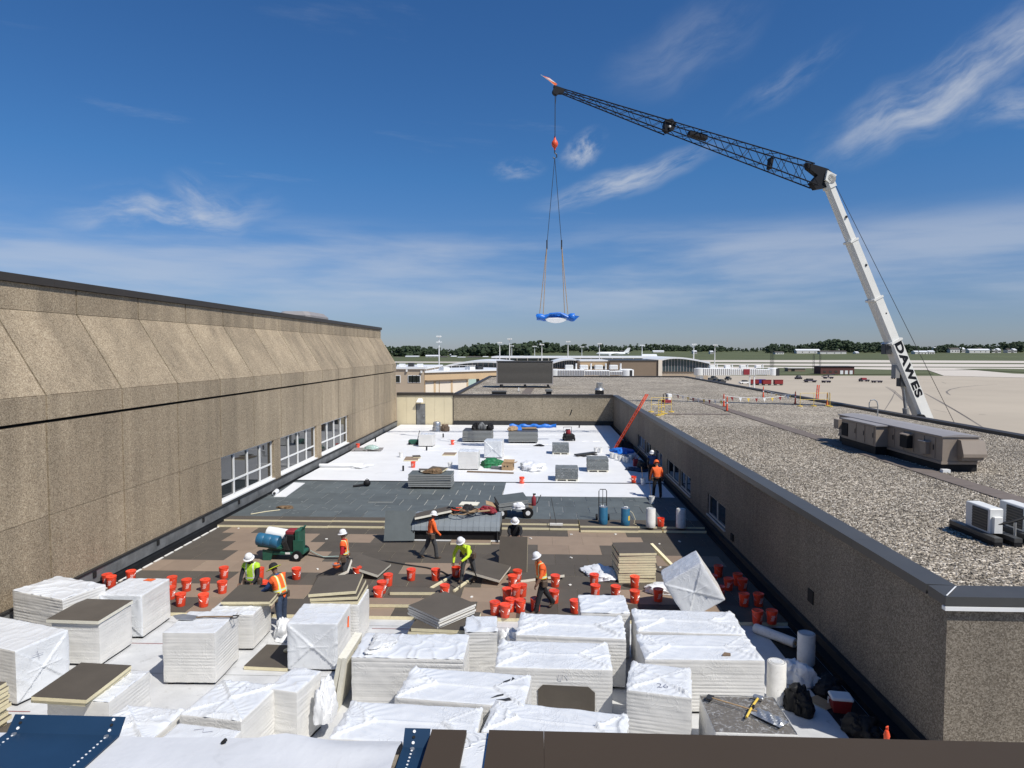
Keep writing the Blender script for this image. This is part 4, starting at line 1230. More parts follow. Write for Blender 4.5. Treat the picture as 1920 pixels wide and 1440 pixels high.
# ================================================================== WRAPPED BUNDLES
def sines(P, f, seed, n=7):
    rg = np.random.RandomState(seed)
    out = np.zeros(len(P))
    for i in range(n):
        d = rg.normal(size=3); d /= np.linalg.norm(d)
        out += np.sin(P @ d * f * rg.uniform(.6, 1.6) + rg.uniform(0, 6.28))
    return out / n ** .5
def ridged(P, f, seed):
    """sharp crease lines of folded film"""
    wv = P + .12 * np.stack([sines(P, f * .5, seed + k) for k in (1, 2, 3)], 1)
    a = 1 - np.minimum(1, np.abs(sines(wv, f, seed + 9, 4)) * 1.5)
    return a ** 2
def wrap_mesh(L, W, h, seed, top='fold', fold_faces=(), ribs=.008, pitch=.078, crump=1.0, mats=None, bulge=0.0):
    rg = np.random.RandomState(seed)
    Vs, Fs, Ms = [], [], []
    base = 0
    r = .028
    half = np.array([L / 2, W / 2, h / 2])
    def face(nu, nv, fn, mi, key):
        nonlocal base
        u, v = np.meshgrid(np.linspace(0, 1, nu + 1), np.linspace(0, 1, nv + 1))
        u, v = u.ravel(), v.ravel()
        P = fn(u, v)                                  # on box, centred
        q = np.clip(P, -(half - r), half - r)
        nrm = P - q; nrm /= np.maximum(np.linalg.norm(nrm, axis=1, keepdims=True), 1e-9)
        edge = np.minimum(np.minimum(u, 1 - u) * (L if key in ('top', 'front', 'back') else W), np.minimum(v, 1 - v) * (W if key == 'top' else h))
        inner = np.clip(edge / .10, 0, 1)
        d = .0035 * sines(P, 7, seed) + .0025 * sines(P, 19, seed + 5)
        if key == 'top':
            X, Y = u * L, v * W
            cr = .022 * ridged(P, 9.5, seed + 3) * crump
            if top == 'fold':
                long_x = L >= W
                A, B, a, b = (L, W, X, Y) if long_x else (W, L, Y, X)
                de = np.minimum(a, A - a); off = np.abs(b - B / 2)
                tri = np.clip((B / 2 - off) - de * .95, -1, 1)      # >0 inside end triangle
                d += .034 * np.exp(-(tri / .026) ** 2) * inner      # fold edge
                d += cr * (np.where(tri > 0, 1.5, .16)) + .020 * (tri > 0) * inner
                d += .032 * np.exp(-((b - B / 2) / .020) ** 2) * np.clip(de / .3, 0, 1)
                d += .026 * np.abs(np.sin(np.arctan2(off + .02, de + .05) * 15 + seed)) ** 2 * np.exp(-de / .5) * inner
            elif top == 'crumple':
                d += 1.1 * cr + .016 * ridged(P, 4, seed + 8) * inner
            else:
                d += cr * .35
            d -= bulge * np.sin(np.pi * u) * np.sin(np.pi * v)
        else:
            s = u * (L if key in ('front', 'back') else W); z = v * h
            if key in fold_faces:
                SL = (L if key in ('front', 'back') else W)
                cx, cz = s - SL / 2, z - h / 2
                for sg in (1, -1):
                    d += .022 * np.exp(-((cz - sg * cx * h / SL) / .026) ** 2) * inner * np.clip(1.1 - np.abs(cx) / SL, 0, 1)
                d += .012 * np.exp(-(cz / .014) ** 2) * (np.abs(cx) < SL * .32)
                side_tri = (np.abs(cx) / SL > np.abs(cz) / h)
                d += .020 * side_tri * inner + .016 * ridged(P, 7, seed + 4) * side_tri * crump
            elif ribs:
                zm = (z % pitch) - pitch / 2
                m = np.clip(.55 + .6 * sines(P * np.array([1, 1, 2.5]), 2.2, seed + 7, 5), .12, 1)
                d -= ribs * np.exp(-(zm / .010) ** 2) * m * np.clip(edge / .03, 0, 1)
                k = np.floor(z / pitch).astype(int)
                d += rg.uniform(-.0025, .0025, 64)[np.clip(k, 0, 63)]
                d += .004 * ridged(P * np.array([1, 1, 2.2]), 6, seed + 6) * crump
            # slack film at the foot
        out = q + nrm * (r + d)[:, None]
        out[:, 2] += h / 2
        n1 = nu + 1
        i = np.arange(nu * nv); a = (i // nu) * n1 + i % nu
        Fs.append(np.stack([a, a + 1, a + n1 + 1, a + n1], 1) + base)
        Ms.append(np.full(nu * nv, mi))
        Vs.append(out); base += len(out)
    st = .042
    nL, nW, nh = max(6, int(L / st)), max(6, int(W / st)), max(10, int(h / .017))
    nLs, nWs = max(6, int(L / .06)), max(6, int(W / .06))
    hx, hy, hz = half
    face(int(L / .028), int(W / .028), lambda u, v: np.stack([-hx + u * L, -hy + v * W, np.full_like(u, hz)], 1), 0, 'top')
    nF = lambda key, n_: n_ * 2 if key in fold_faces else n_
    face(nF('front', nLs), nh, lambda u, v: np.stack([-hx + u * L, np.full_like(u, -hy), -hz + v * h], 1), 0 if 'front' in fold_faces else 1, 'front')
    face(nLs, nh, lambda u, v: np.stack([hx - u * L, np.full_like(u, hy), -hz + v * h], 1), 1, 'back')
    face(nF('right', nWs), nh, lambda u, v: np.stack([np.full_like(u, hx), -hy + u * W, -hz + v * h], 1), 0 if 'right' in fold_faces else 1, 'right')
    face(nWs, nh, lambda u, v: np.stack([np.full_like(u, -hx), hy - u * W, -hz + v * h], 1), 0 if 'left' in fold_faces else 1, 'left')
    V = np.concatenate(Vs); F = np.concatenate(Fs); Mi = np.concatenate(Ms)
    me = bpy.data.meshes.new('wrap')
    me.vertices.add(len(V)); me.vertices.foreach_set('co', V.astype(np.float32).ravel())
    me.loops.add(F.size); me.loops.foreach_set('vertex_index', F.astype(np.int32).ravel())
    me.polygons.add(len(F)); me.polygons.foreach_set('loop_start', np.arange(0, F.size, 4, dtype=np.int32))
    for m in mats or (MT['wrap'], MT['wrap_side']):
        me.materials.append(m)
    me.polygons.foreach_set('material_index', Mi.astype(np.int32))
    me.polygons.foreach_set('use_smooth', np.ones(len(F), dtype=bool))
    me.update(calc_edges=True)
    return me
def corner(px, py, z, which, L, W, rz):
    sx = 1 if 'R' in which else -1; sy = 1 if 'B' in which else -1
    p = at(px, py, z)
    c, s = math.cos(rz), math.sin(rz)
    ox, oy = sx * L / 2, sy * W / 2
    return Vector((p.x - (c * ox - s * oy), p.y - (s * ox + c * oy), 0))
def bundle(label, cx, cy, L, W, h, deg, seed, z0=0.0, skid=True, mats=None, **kw):
    t = thing('insulation_bundle', label, 'bundle', (cx, cy, z0), R(deg), None)
    lift_ = .05 if skid else .004
    obj('wrap', wrap_mesh(L, W, h - lift_, seed, mats=mats, **kw), t, (0, 0, lift_))
    if skid:
        for k in (-.38, 0, .38):
            MB().box(L * k - .06, L * k + .06, -W * .47, W * .47, .002, .055).build('skid', MT['black'], t)
    return t
def stroke(t, pts, wid=.012, mat='ink'):
    wid = min(wid, .0045)
    """felt-pen mark: thin ribbon laid on the film"""
    MB().tube(pts, wid, 4).build('pen_mark', MT[mat], t)
def loose_board(label, cx, cy, z, L, W, deg, tilt=(0, 0), n=1, th=.085, mat='facer', edge='foam', shift=.04, seed=1, name='board_stack', group=None):
    rg = random.Random(seed)
    if n == 1:
        o = obj('insulation_board', board_mesh(mat, L, W, th, edge), None, (cx, cy, z))
        o.rotation_euler = (R(tilt[0]), R(tilt[1]), R(deg))
        return tag(o, label, 'board', group)
    t = thing(name, label, 'board stack', (cx, cy, z), R(deg), group)
    t.rotation_euler = (R(tilt[0]), R(tilt[1]), R(deg))
    for k in range(n):
        obj('board', board_mesh(mat, L, W, th, edge), t, (rg.uniform(-shift, shift), rg.uniform(-shift, shift), k * (th + .004)), R(rg.uniform(-1.2, 1.2)))
    return t

# ---- far left group
c = corner(82, 1144, 1.42, 'FR', 1.95, 1.22, R(-18))
bundle('white wrapped bundle with a crumpled top against the tan hall wall', -12.95, 17.2, 1.9, 1.22, 1.42, -18, 21, top='crumple', ribs=.011)
t = bundle('ribbed white bundle under a brown board beside the hall wall', -11.42, 16.30, 1.24, 1.24, 1.10, -2, 22, top='plain', ribs=.010)
loose_board('brown board with torn clear film lying on the ribbed bundle by the hall wall', -11.45, 16.28, 1.115, 1.36, 1.32, -2, (1, 0), edge='foam_pale')
t = bundle('white bundle with an orange sticker on top and a folded end', -11.33, 17.95, 1.22, 1.35, 1.20, 0, 23, top='plain', fold_faces=('front',), ribs=.004)
MB().extr([(-.05, .45, 1.213), (.22, .40, 1.213), (.26, .58, 1.213), (.0, .60, 1.213)], (0, 0, .004)).build('sticker', MT['orange'], t)
t = bundle('white bundle with a blue pen cross on its folded end', -12.42, 14.72, 2.44, 1.22, 1.25, -17, 24, top='plain', fold_faces=('right',), ribs=.004)
stroke(t, [(1.258, -.28, 1.0), (1.262, -.02, .98)], .0045); stroke(t, [(1.258, -.16, 1.08), (1.262, -.11, .88)], .0045)
stroke(t, [(.55, -.1, 1.215), (.72, .05, 1.215)], .006)
loose_board('open stack of cream edged boards at the left end of the bundles', -11.62, 12.45, .004, 1.22, 1.22, -4, n=11, seed=4, edge='foam')
loose_board('single brown board lying on the deck beside the open cream stack', -10.62, 12.62, .01, .8, 1.1, -12, (0, 3))
t = bundle('half unwrapped bundle under a large brown board', -8.98, 12.98, 1.30, 1.28, .98, -3, 25, top='crumple', ribs=.009)
loose_board('two thick brown boards sliding off the half unwrapped bundle', -9.24, 12.85, 1.0, 1.12, 1.34, -2, (1.5, 1.0), n=2, th=.075, shift=.05, seed=9)
t = bundle('square ribbed white bundle with a shovel on top', -8.17, 15.52, 1.24, 1.28, 1.25, 1.5, 26, top='plain', ribs=.010, pitch=.075)
# shovel
s = thing('shovel', 'steel shovel lying on the square ribbed bundle', 'shovel', (-8.24, 15.68, 1.263), R(2))
s.scale = (1.2, 1.2, 1.2)
MB().extr([(-.46, -.13, .03), (-.14, -.11, .0), (-.10, 0, .0), (-.14, .11, .0), (-.46, .13, .03), (-.60, 0, .05)], (0, 0, .012)).build('blade', MT['steel'], s)
MB().tube([(-.12, 0, .02), (.05, 0, .035), (.62, .02, .03)], .017, 7).build('shaft', MT['wood_dark'], s)
MB().tube([(.60, -.06, .03), (.72, -.05, .03), (.72, .07, .03), (.60, .08, .03), (.60, -.06, .03)], .013, 6).build('grip', MT['steel_dark'], s)
o = loose_board('dark board leaning against the square ribbed bundle', -8.93, 16.05, .02, 1.1, 1.0, 0, (0, -76))
t = bundle('white bundle with slack film behind the square ribbed one', -8.06, 17.30, 1.24, 1.22, .96, 1, 27, top='crumple', ribs=.009)
loose_board('two brown boards on the slack white bundle in front of the lime vest worker', -7.86, 17.86, .975, 1.30, 1.24, 3, (1, 0), n=2, th=.07, seed=12)
c = corner(537.5, 1169, 1.2, 'FL', 1.24, 1.3, R(2))
t = bundle('white bundle with an envelope folded end facing the near parapet', c.x, c.y, 1.24, 1.30, 1.20, 2, 28, top='plain', fold_faces=('front',), ribs=.003)
MB().extr([(.622, .22, .75), (.652, .26, .72), (.652, .30, 1.0), (.64, .26, 1.02)], (.006, 0, 0)).build('sticker', MT['orange'], t)
bundle('ribbed white bundle carrying fanned brown boards', c.x + .14, c.y + 1.36, 1.24, 1.22, 1.12, 2, 29, top='plain', ribs=.011)
for k, (dx, dy, dz, a, ti) in enumerate(((.10, 1.38, 1.13, 2, 2), (.06, 1.40, 1.24, 4, 4), (-.02, 1.46, 1.36, 6, 6))):
    loose_board(['lowest of the three fanned brown boards behind the envelope bundle', 'middle one of the three fanned brown boards behind the envelope bundle', 'topmost of the three fanned brown boards behind the envelope bundle'][k],
                c.x + dx, c.y + dy, dz, 1.24, 1.24, a, (ti * .4, ti * -.5))
c = corner(457, 1247, .12, 'FL', 1.1, 1.22, R(-3))
loose_board('brown board lying flat on the white deck with foam crumbs on it', c.x, c.y, .01, 1.1, 1.22, -3)
p = Vector((c.x + .2, c.y + .2, .10))
t = tag(MB().ball((0, 0, .05), (.10, .07, .05), 8, 6, None, .2, rnd).build('foam_lump', MT['foam'], None, False, p), 'lump of cream foam on the flat brown board', 'foam lump')
c = corner(603, 1257, 1.2, 'BR', .66, .92, R(-12))
bundle('narrow white bundle with a torn flap of film', c.x, c.y, .66, .92, 1.20, -12, 30, top='crumple', ribs=.004)
c = corner(525, 1285, 1.18, 'BR', 1.24, 1.3, R(-8))
t = bundle('bundle with crossed film folds on top beside the narrow torn one', c.x - .02, c.y, 1.24, 1.30, 1.18, -8, 31, top='fold', ribs=.011)
stroke(t, [(-.1, .35, 1.21), (.05, .43, 1.21), (.12, .3, 1.21), (.32, .42, 1.21)], .006)
c = corner(355, 1330, 1.05, 'BR', 1.24, 1.2, R(-5))
bundle('lower pale bundle between the brown topped bundle and the crossed folds', c.x - .05, c.y, 1.24, 1.2, 1.05, -5, 32, top='fold', ribs=.005)
c = corner(458, 1363, 1.10, 'BR', 1.24, 1.1, R(-8))
t = bundle('bundle with pen scribbles next to the near parapet', c.x, c.y - .1, 1.24, 1.1, 1.10, -8, 33, top='plain', ribs=.004)
stroke(t, [(-.2, .38, 1.115), (-.05, .44, 1.115), (.0, .34, 1.115), (.15, .40, 1.115)], .006)
# ---- centre group
c = corner(658, 1232, 1.2, 'FL', 2.44, 1.24, R(0))
bundle('long bundle with strongly ribbed front and dirty slack top', c.x, c.y, 2.44, 1.24, 1.20, 0, 34, top='crumple', ribs=.020, pitch=.11)
for k, (dx, an) in enumerate(((-.30, 80), (-.41, 78.5))):
    o = loose_board(['inner of two pale boards leaning on the ribbed front bundle', 'outer of two pale boards leaning on the ribbed front bundle'][k], c.x - 1.22 + dx, c.y - .02, .02, 1.2, 1.3, 0, (0, -an), edge='foam_pale', mat='foam_pale', th=.09)
    p = Vector((c.x - 1.22 + dx - .0, c.y, .61)); o.location = (c.x - 1.22 + dx + .12, c.y - .05, .61)
c = corner(740, 1305, 1.2, 'FL', 2.5, 1.26, R(-6))
t = bundle('long bundle with black scuffs on its film at one end', c.x, c.y - .06, 2.5, 1.24, 1.20, -6, 35, top='fold', ribs=.006)
for k, (x, y, a) in enumerate(((.75, .25, 50), (.82, -.1, 70), (.95, -.35, 20), (1.0, .1, 80), (.7, -.3, 35), (.9, .3, 95), (.85, -.42, 5))):
    m = MB(); m.extr([(-.16, -.015, 0), (.1, -.035, 0), (.17, .01, 0), (0, .03, 0)], (0, 0, .004), T(x, y, 1.214, R(a))); m.build('scuff', MT['steel_dark'], t)
c = corner(614, 1387, 1.2, 'FL', 2.5, 1.3, R(-3))
bundle('long bundle with a pinched corner nearest the blue flashing strip', c.x, c.y, 2.5, 1.22, 1.20, -3, 36, top='fold', ribs=.005)
c = corner(901, 1373, 1.2, 'FL', 2.5, 1.1, R(-9))
bundle('wrinkled long bundle close behind the brown coping', c.x, c.y, 2.5, 1.05, 1.20, -9, 37, top='fold', ribs=.005, crump=1.5)
t = bundle('long bundle with a torn front showing dark board', .31, 14.23, 2.46, 1.28, 1.20, -1, 38, top='fold', ribs=.006)
MB().extr([(-.32, -.662, .12), (.86, -.662, .12), (.86, -.662, .72), (.72, -.662, .84), (-.22, -.662, .86), (-.32, -.662, .76)], (0, -.006, 0)).build('bare_board', MT['facer'], t)
stroke(t, [(.10, -.66, 1.08), (.12, -.662, .98), (.18, -.662, .97), (.19, -.662, 1.08)], .007); stroke(t, [(.25, -.66, 1.08), (.32, -.662, .99)], .007)
t = bundle('long bundle with a creased top behind the torn front one', .76, 15.80, 2.55, 1.30, 1.20, -3, 39, top='fold', ribs=.010, crump=1.3)
bundle('small square bundle behind the creased top one', 1.67, 17.22, 1.24, 1.26, 1.20, 0, 40, top='crumple', ribs=.008)
bundle('long bundle at the back of the right hand pair, film lapping over', 3.59, 16.16, 2.52, 1.36, 1.20, -2, 41, top='fold', ribs=.006, crump=1.3)
t = bundle('long bundle at the front of the right hand pair with ribbed front', 3.53, 14.74, 2.56, 1.26, 1.20, 1, 42, top='fold', ribs=.013)
MB().extr([(.42, -.46, 1.212), (.60, -.46, 1.212), (.62, -.38, 1.212), (.5, -.34, 1.212)], (0, 0, .03)).build('debris', MT['wood_dark'], t)
t = bundle('short bundle marked 26 with an orange card at its foot', 2.43, 13.24, 1.24, 1.22, 1.20, -12, 43, top='fold', ribs=.012)
def pen_text(parent, txt, loc, rz, size, mat='ink'):
    cu = bpy.data.curves.new('pen_text', 'FONT'); cu.body = txt; cu.size = size; cu.extrude = .002; cu.offset = -.006
    to = bpy.data.objects.new('pen_text', cu); COL.objects.link(to)
    dg = bpy.context.evaluated_depsgraph_get()
    me = bpy.data.meshes.new_from_object(to.evaluated_get(dg))
    bpy.data.objects.remove(to)
    me.materials.clear(); me.materials.append(MT[mat])
    o = obj('pen_mark', me, parent, loc, rz)
    return o
pen_text(t, '26', (-.05, -.40, 1.222), R(4), .24); pen_text(t, '12\u00be'[:2], (.30, -.46, 1.218), R(8), .13)
MB().box(-.02, .38, -.66, -.645, .02, .26, T(0, 0, 0, R(-3))).build('card', MT['yellow'], t)
# tilted bundle standing on its edge, resting on the back bundle of the pair
t = thing('insulation_bundle', 'white bundle tipped on edge near the cream edged stack', 'bundle', (4.62, 19.35, .12), R(-6))
o = obj('wrap', wrap_mesh(1.24, 1.2, 1.24, 44, top='plain', fold_faces=('front',), ribs=.004), t)
o.rotation_euler = (0, R(-33), 0); o.location = (-.02, 0, .0)
o.location = (math.sin(R(33)) * 0 + .17, 0, .34)
loose_board('brown topped open stack with cream edges standing on the brown boards', 3.20, 22.55, .112, 1.24, 1.24, 4, n=12, th=.08, seed=17, shift=.015)
loose_board('cream strip leaning on the open brown topped stack', 4.35, 23.0, .55, 1.6, .12, -58, (0, 24), th=.10, mat='foam')
# clear-film bundle with tools
t = thing('insulation_bundle', 'dark topped bundle under clear film with tools on it', 'bundle', (3.90, 12.42, 0), R(-1))
for k in range(10):
    obj('board', board_mesh('facer', 1.42, 1.28, .09, 'foam_pale'), t, (rnd.uniform(-.01, .01), rnd.uniform(-.01, .01), .01 + k * .094))
obj('film', wrap_mesh(1.46, 1.32, .975, 45, top='crumple', ribs=.006, mats=(MT['film'], MT['wrap_side'])), t, (0, 0, .002))
s = thing('axe', 'yellow handled axe on the clear film bundle', 'axe', (4.05, 12.52, 1.02), R(58))
MB().tube([(-.42, 0, .02), (0, .01, .03), (.42, 0, .02)], .022, 7).build('handle', MT['yellow'], s)
MB().box(-.06, .06, -.026, .026, -.004, .05).build('grip_band', MT['black'], s)
MB().bevbox(.38, .50, -.10, .10, .0, .05, .015).build('head', MT['steel'], s)
s = thing('hoe', 'long handled hoe lying on the clear film bundle', 'hoe', (3.75, 12.60, 1.02), R(-32))
MB().tube([(-.45, 0, .02), (.45, 0, .02)], .013, 6).build('handle', MT['wood'], s)
MB().box(-.55, -.43, -.09, .09, .0, .03).build('blade', MT['steel_dark'], s)
s = thing('foil_bag', 'silver foil bag on the clear film bundle', 'bag', (4.25, 12.22, 1.0), R(-50))
vs, fs = [], []
for j in range(9):
    for i in range(15):
        x, y = -.32 + .64 * i / 14, -.15 + .3 * j / 8
        e = min(i, 14 - i) / 7 * min(j, 8 - j) / 4
        vs.append((x, y, .02 + .06 * e ** .5 + .02 * math.sin(i * 1.3 + j) * (e > 0)))
fs = [(j * 15 + i, j * 15 + i + 1, (j + 1) * 15 + i + 1, (j + 1) * 15 + i) for j in range(8) for i in range(14)]
MB().add(vs, fs).build('bag', MT['steel'], s)
# diamond-set stack in the middle
bundle('low wrapped bundle under the diamond set boards', -2.5, 17.15, 1.5, 1.3, .62, -2, 46, top='crumple', ribs=.008)
loose_board('two brown boards squared up under the diamond set stack', -2.42, 17.0, .63, 1.6, 1.2, -3, n=2, th=.085, seed=31, shift=.06)
loose_board('diamond set stack of dark boards with pale ragged edges', -2.58, 17.28, .83, 1.26, 1.26, -42, (2, 1), n=4, th=.06, seed=32, shift=.02, edge='seal')
loose_board('dark board leaning behind the diamond set stack', -3.05, 18.2, .45, 1.2, .9, 62, (58, 0), edge='foam_pale')
loose_board('cream edged board propped at the left of the diamond set stack', -3.35, 17.3, .35, 1.0, .12, 66, (0, -30), mat='foam', th=.1)
bundle('small bundle loosely covered with torn film right of the diamond set boards', -1.42, 15.98, .78, .95, 1.12, 4, 47, top='crumple', ribs=.008, crump=2.2)

# loose film heaps
def heap(label, cx, cy, z, rx, ry, h, seed, mat='sheet', deg=0, name='plastic_sheet', cat='plastic sheet'):
    """slumped heap: a dome with an uneven outline, creased all over"""
    na, nr = 54, 16
    m = MB(); pts = []
    for j in range(nr + 1):
        for i in range(na):
            pts.append((j / nr * math.pi / 2, 2 * math.pi * i / na))
    A = np.array(pts); ph, th = A[:, 0], A[:, 1]
    out = .80 + .13 * np.sin(th * 2 + seed) + .10 * np.sin(th * 3 + seed * 2.3) + .06 * np.sin(th * 7 + seed * .7)
    P = np.stack([np.cos(ph) * np.cos(th), np.cos(ph) * np.sin(th), np.sin(ph)], 1)
    q = P + seed * .71
    k = 1 + .13 * sines(q, 3.5, seed) - .16 * ridged(q, 4.5, seed + 1) + .10 * ridged(q, 9, seed + 2) + .03 * sines(q, 16, seed + 4)
    k = 1 + (k - 1) * np.where(ph < .08, .25, 1)
    rad = np.cos(ph) ** .75 * out * k
    X, Y = rx * rad * np.cos(th), ry * rad * np.sin(th)
    Z = h * np.sin(ph) ** .85 * np.clip(k, .55, 1.3) * (.85 + .18 * np.sin(th * 2 + seed * 1.7) * np.cos(ph)) + .004
    m.add(list(zip(X, Y, Z)), [(j * na + i, j * na + (i + 1) % na, (j + 1) * na + (i + 1) % na, (j + 1) * na + i) for j in range(nr) for i in range(na)])
    o = m.build(name, MT[mat], None, True, (cx, cy, z), R(deg))
    return tag(o, label, cat)
heap('crumpled white film beside the cream edged stack', 2.15, 22.7, .115, .75, .9, .22, 3)
heap('white film trailing from the tipped bundle', 3.9, 21.2, .115, .7, .45, .28, 4)
heap('crumpled film between the ribbed bundles in the left group', -6.95, 17.55, .01, .35, .4, .5, 5)
heap('film bunched on top of the dirty slack bundle', -3.55, 14.5, 1.215, .35, .5, .14, 6, 'wrap_dirty')
heap('film flap hanging by the narrow torn bundle', -4.30, 12.95, .4, .22, .4, .8, 7)
heap('film bunched between the creased top bundle and the loosely covered one', -.75, 16.6, .01, .45, .5, .9, 8)
heap('clear plastic heap on the finished white roof', at(998, 878, .33).x, at(998, 878, .33).y, .335, .95, 1.7, .55, 9, 'sheet')
_q = at(1492, 1276, .01)
heap('grey film heap between the white rolls in the wall shade', _q.x, _q.y, .01, .50, .42, .50, 10)

# ================================================================== BUCKETS
def bucket_proto(lid=True):
    t = thing('bucket', 'x', 'bucket')
    prof = [(.125, 0), (.128, .005), (.146, .30), (.153, .302), (.153, .316), (.148, .318), (.150, .355)]
    MB().lathe(prof + ([] if lid else [(.144, .355), (.128, .05)]), 18, None, True).build('body', MT['red'], t, True)
    if lid:
        MB().lathe([(.150, .345), (.160, .346), (.161, .372), (.150, .380), (.143, .374), (.05, .372), (.0001, .372)], 18).build('lid', MT['red'], t, True)
        MB().box(-.03, .03, -.012, .012, .372, .384).build('lid_spout', MT['red'], t)
    pts = [(.152 * math.cos(a), -.152 * abs(math.sin(a)) * .75 - .015, .30 - .13 * abs(math.sin(a))) for a in np.linspace(0, math.pi, 13)]
    MB().tube(pts, .004, 4).build('handle', MT['steel'], t)
    # white printed square with slanted stencil bars, wrapped on the side
    m = MB()
    for row in range(5):
        v0, v1 = .10 + .034 * row, .10 + .034 * row + .024
        for k in range(3):
            a0 = -.42 + .22 * k + .10 * (row % 2) + .05 * row; a1 = a0 + .15
            if a1 > .62:
                continue
            q = []
            for (a, z) in ((a0, v0), (a1, v0 + .012), (a1 + .04, v1 + .012), (a0 + .04, v1)):
                rr = .1265 + .061 * z + .0025
                th = -math.pi / 2 + .5 + a
                q.append((rr * math.cos(th), rr * math.sin(th), z))
            m.add(q, [(0, 1, 2, 3)])
    m.build('logo_print', MT['print'], t)
    return t
bk, bk_open = bucket_proto(True), bucket_proto(False)
used = {'l': False, 'o': False}
def bucket(px, py, z, label, group, open_=False, dx=0, dy=0):
    p = at(px, py, z)
    src = bk_open if open_ else bk
    key = 'o' if open_ else 'l'
    rz = rnd.uniform(-.9, .9)
    if not used[key]:
        used[key] = True; src.location = (p.x, p.y, z); src.rotation_euler = (0, 0, rz); src['label'] = label; src['group'] = group
        return src
    return dup(src, (p.x, p.y, z), rz, label, group)
ZB = .109
GR = [('lidded red bucket by the hall wall behind the sticker topped bundle', 'buckets by the hall wall',
       [(201, 1099), (209, 1103), (148, 1126), (168, 1129), (246, 1092)]),
      ('lidded red bucket standing in the loose row behind the shovel topped bundle', 'buckets behind the shovel bundle',
       [(323, 1104), (350, 1109), (385, 1109), (339, 1137), (382, 1138), (417, 1113), (420, 1085), (320, 1124)]),
      ('lidded red bucket beside the crouching worker in the lime vest', 'buckets beside the lime vest', [(487, 1087), (494, 1113), (556, 1087)]),
      ('lidded red bucket behind the fanned brown boards', 'buckets behind the fanned boards', [(670, 1085), (660, 1104)]),
      ('lidded red bucket in the slanting row of three on open brown boards', 'row of three buckets', [(728, 1099), (716, 1113), (709, 1125)]),
      ('lidded red bucket standing apart in front of the walking orange hoodie', 'buckets standing apart', [(771, 1089), (817, 1089)]),
      ('lidded red bucket half hidden behind the diamond set stack', 'bucket behind the diamond stack', [(834, 1120)]),
      ('lidded red bucket in the tight cluster beside the striding worker', 'tight bucket cluster',
       [(961, 1101), (970, 1091), (979, 1119), (967, 1122), (951, 1127), (928, 1153), (947, 1158), (957, 1147), (976, 1149)]),
      ('lidded red bucket right behind the striding worker in the orange vest', 'buckets behind the striding worker', [(1041, 1101), (1039, 1131), (1004, 1146), (1078, 1150)]),
      ('lidded red bucket between the small square bundle and the tipped bundle', 'buckets before the tipped bundle',
       [(1114, 1099), (1116, 1120), (1154, 1122), (1190, 1103), (1190, 1131), (1234, 1128)]),
      ('lidded red bucket in the wall shade beside the tipped bundle', 'buckets in the wall shade',
       [(1347, 1082), (1336, 1101), (1366, 1107), (1383, 1098), (1392, 1108), (1350, 1123), (1395, 1137), (1422, 1137), (1420, 1170), (1447, 1170)])]
OWN = {(487, 1087): 'lidded red bucket behind the lime vest worker, partly hidden by nothing', (494, 1113): 'lidded red bucket between the lime vest and the neon brimmed hat', (556, 1087): 'lidded red bucket alone behind the neon brimmed hat worker',
       (670, 1085): 'taller showing lidded red bucket beside the red shirted worker', (660, 1104): 'lidded red bucket cut off by the edge of the fanned boards',
       (728, 1099): 'last bucket of the slanting row of three, farthest from the fanned boards', (716, 1113): 'middle bucket of the slanting row of three', (709, 1125): 'first bucket of the slanting row of three, closest to the bundles',
       (771, 1089): 'lone red bucket between the slanting row of three and the second lone bucket', (817, 1089): 'lone red bucket closest to the open bucket of the bending worker'}
OWN[(487, 1087)] = 'lidded red bucket standing directly behind the lime vest worker'
for lab, grp, pts in GR:
    for px, py in pts:
        bucket(px, py - 1.5, ZB, OWN.get((px, py), lab), grp)
bucket(855, 1082, ZB, 'open red bucket in the shadow of the bending worker', 'single red buckets', True)
bucket(888, 990, .31, 'red bucket on the step edge near the grey skylight', 'single red buckets')
bucket(1239, 986.5, .31, 'red bucket between the two white rolls', 'single red buckets', True)
bucket(978.5, 906, .335, 'open red bucket at the edge of the white membrane', 'single red buckets', True)
bucket(1188, 904.5, .335, 'open red bucket in the shade line beside the white pail', 'single red buckets', True)
bucket(848.6, 833.5, .335, 'small red bucket in front of the left ribbed metal stack', 'single red buckets', True)
bucket(774.7, 876.5, .335, 'red bucket beside the tan board offcuts on the white roof', 'single red buckets')
bucket(671, 841, .335, 'red bucket on the pallet by the hall windows', 'single red buckets')

# ================================================================== CRANE
CA, CB = Vector((30.8, 54.0, 0)), Vector((1.15, 48.0, 0))
CU = (CB - CA).normalized(); CN = Vector((-CU.y, CU.x, 0)); CN = CN if CN.y < 0 else -CN     # normal towards the camera side
def cp(px, py):
    r = _ray(px, py); o = Vector((0, 0, CAMZ))
    return o + r * ((CA - o).dot(CN) / r.dot(CN))
t = thing('mobile_crane', 'white mobile crane with a telescopic boom and black lattice jib beyond the gravel roof', 'crane', (0, 0, 0))
P0, P1 = cp(1728, 780), cp(1553, 350)
U = (P1 - P0).normalized()
PIV = P0 - U * ((P0.z + 1.6) / U.z)
Wv = CN.cross(U).normalized()
if Wv.x < 0:
    Wv = -Wv
Z3 = Wv.cross(U)   # unused sign helper
def section(q0, q1, a, b, name, mat='crane_w', cut=.18):
    """boom section: box with chamfered underside, a across the plane, b through it"""
    w0 = -Wv
    pr = [(a / 2, -b / 2), (a / 2, b / 2), (-a / 2 + cut, b / 2), (-a / 2, b / 2 - cut), (-a / 2, -b / 2 + cut), (-a / 2 + cut, -b / 2)]
    m = MB(); m.extr([q0 + Wv * x + CN * y for x, y in pr], q1 - q0)
    return m.build(name, MT[mat], t)
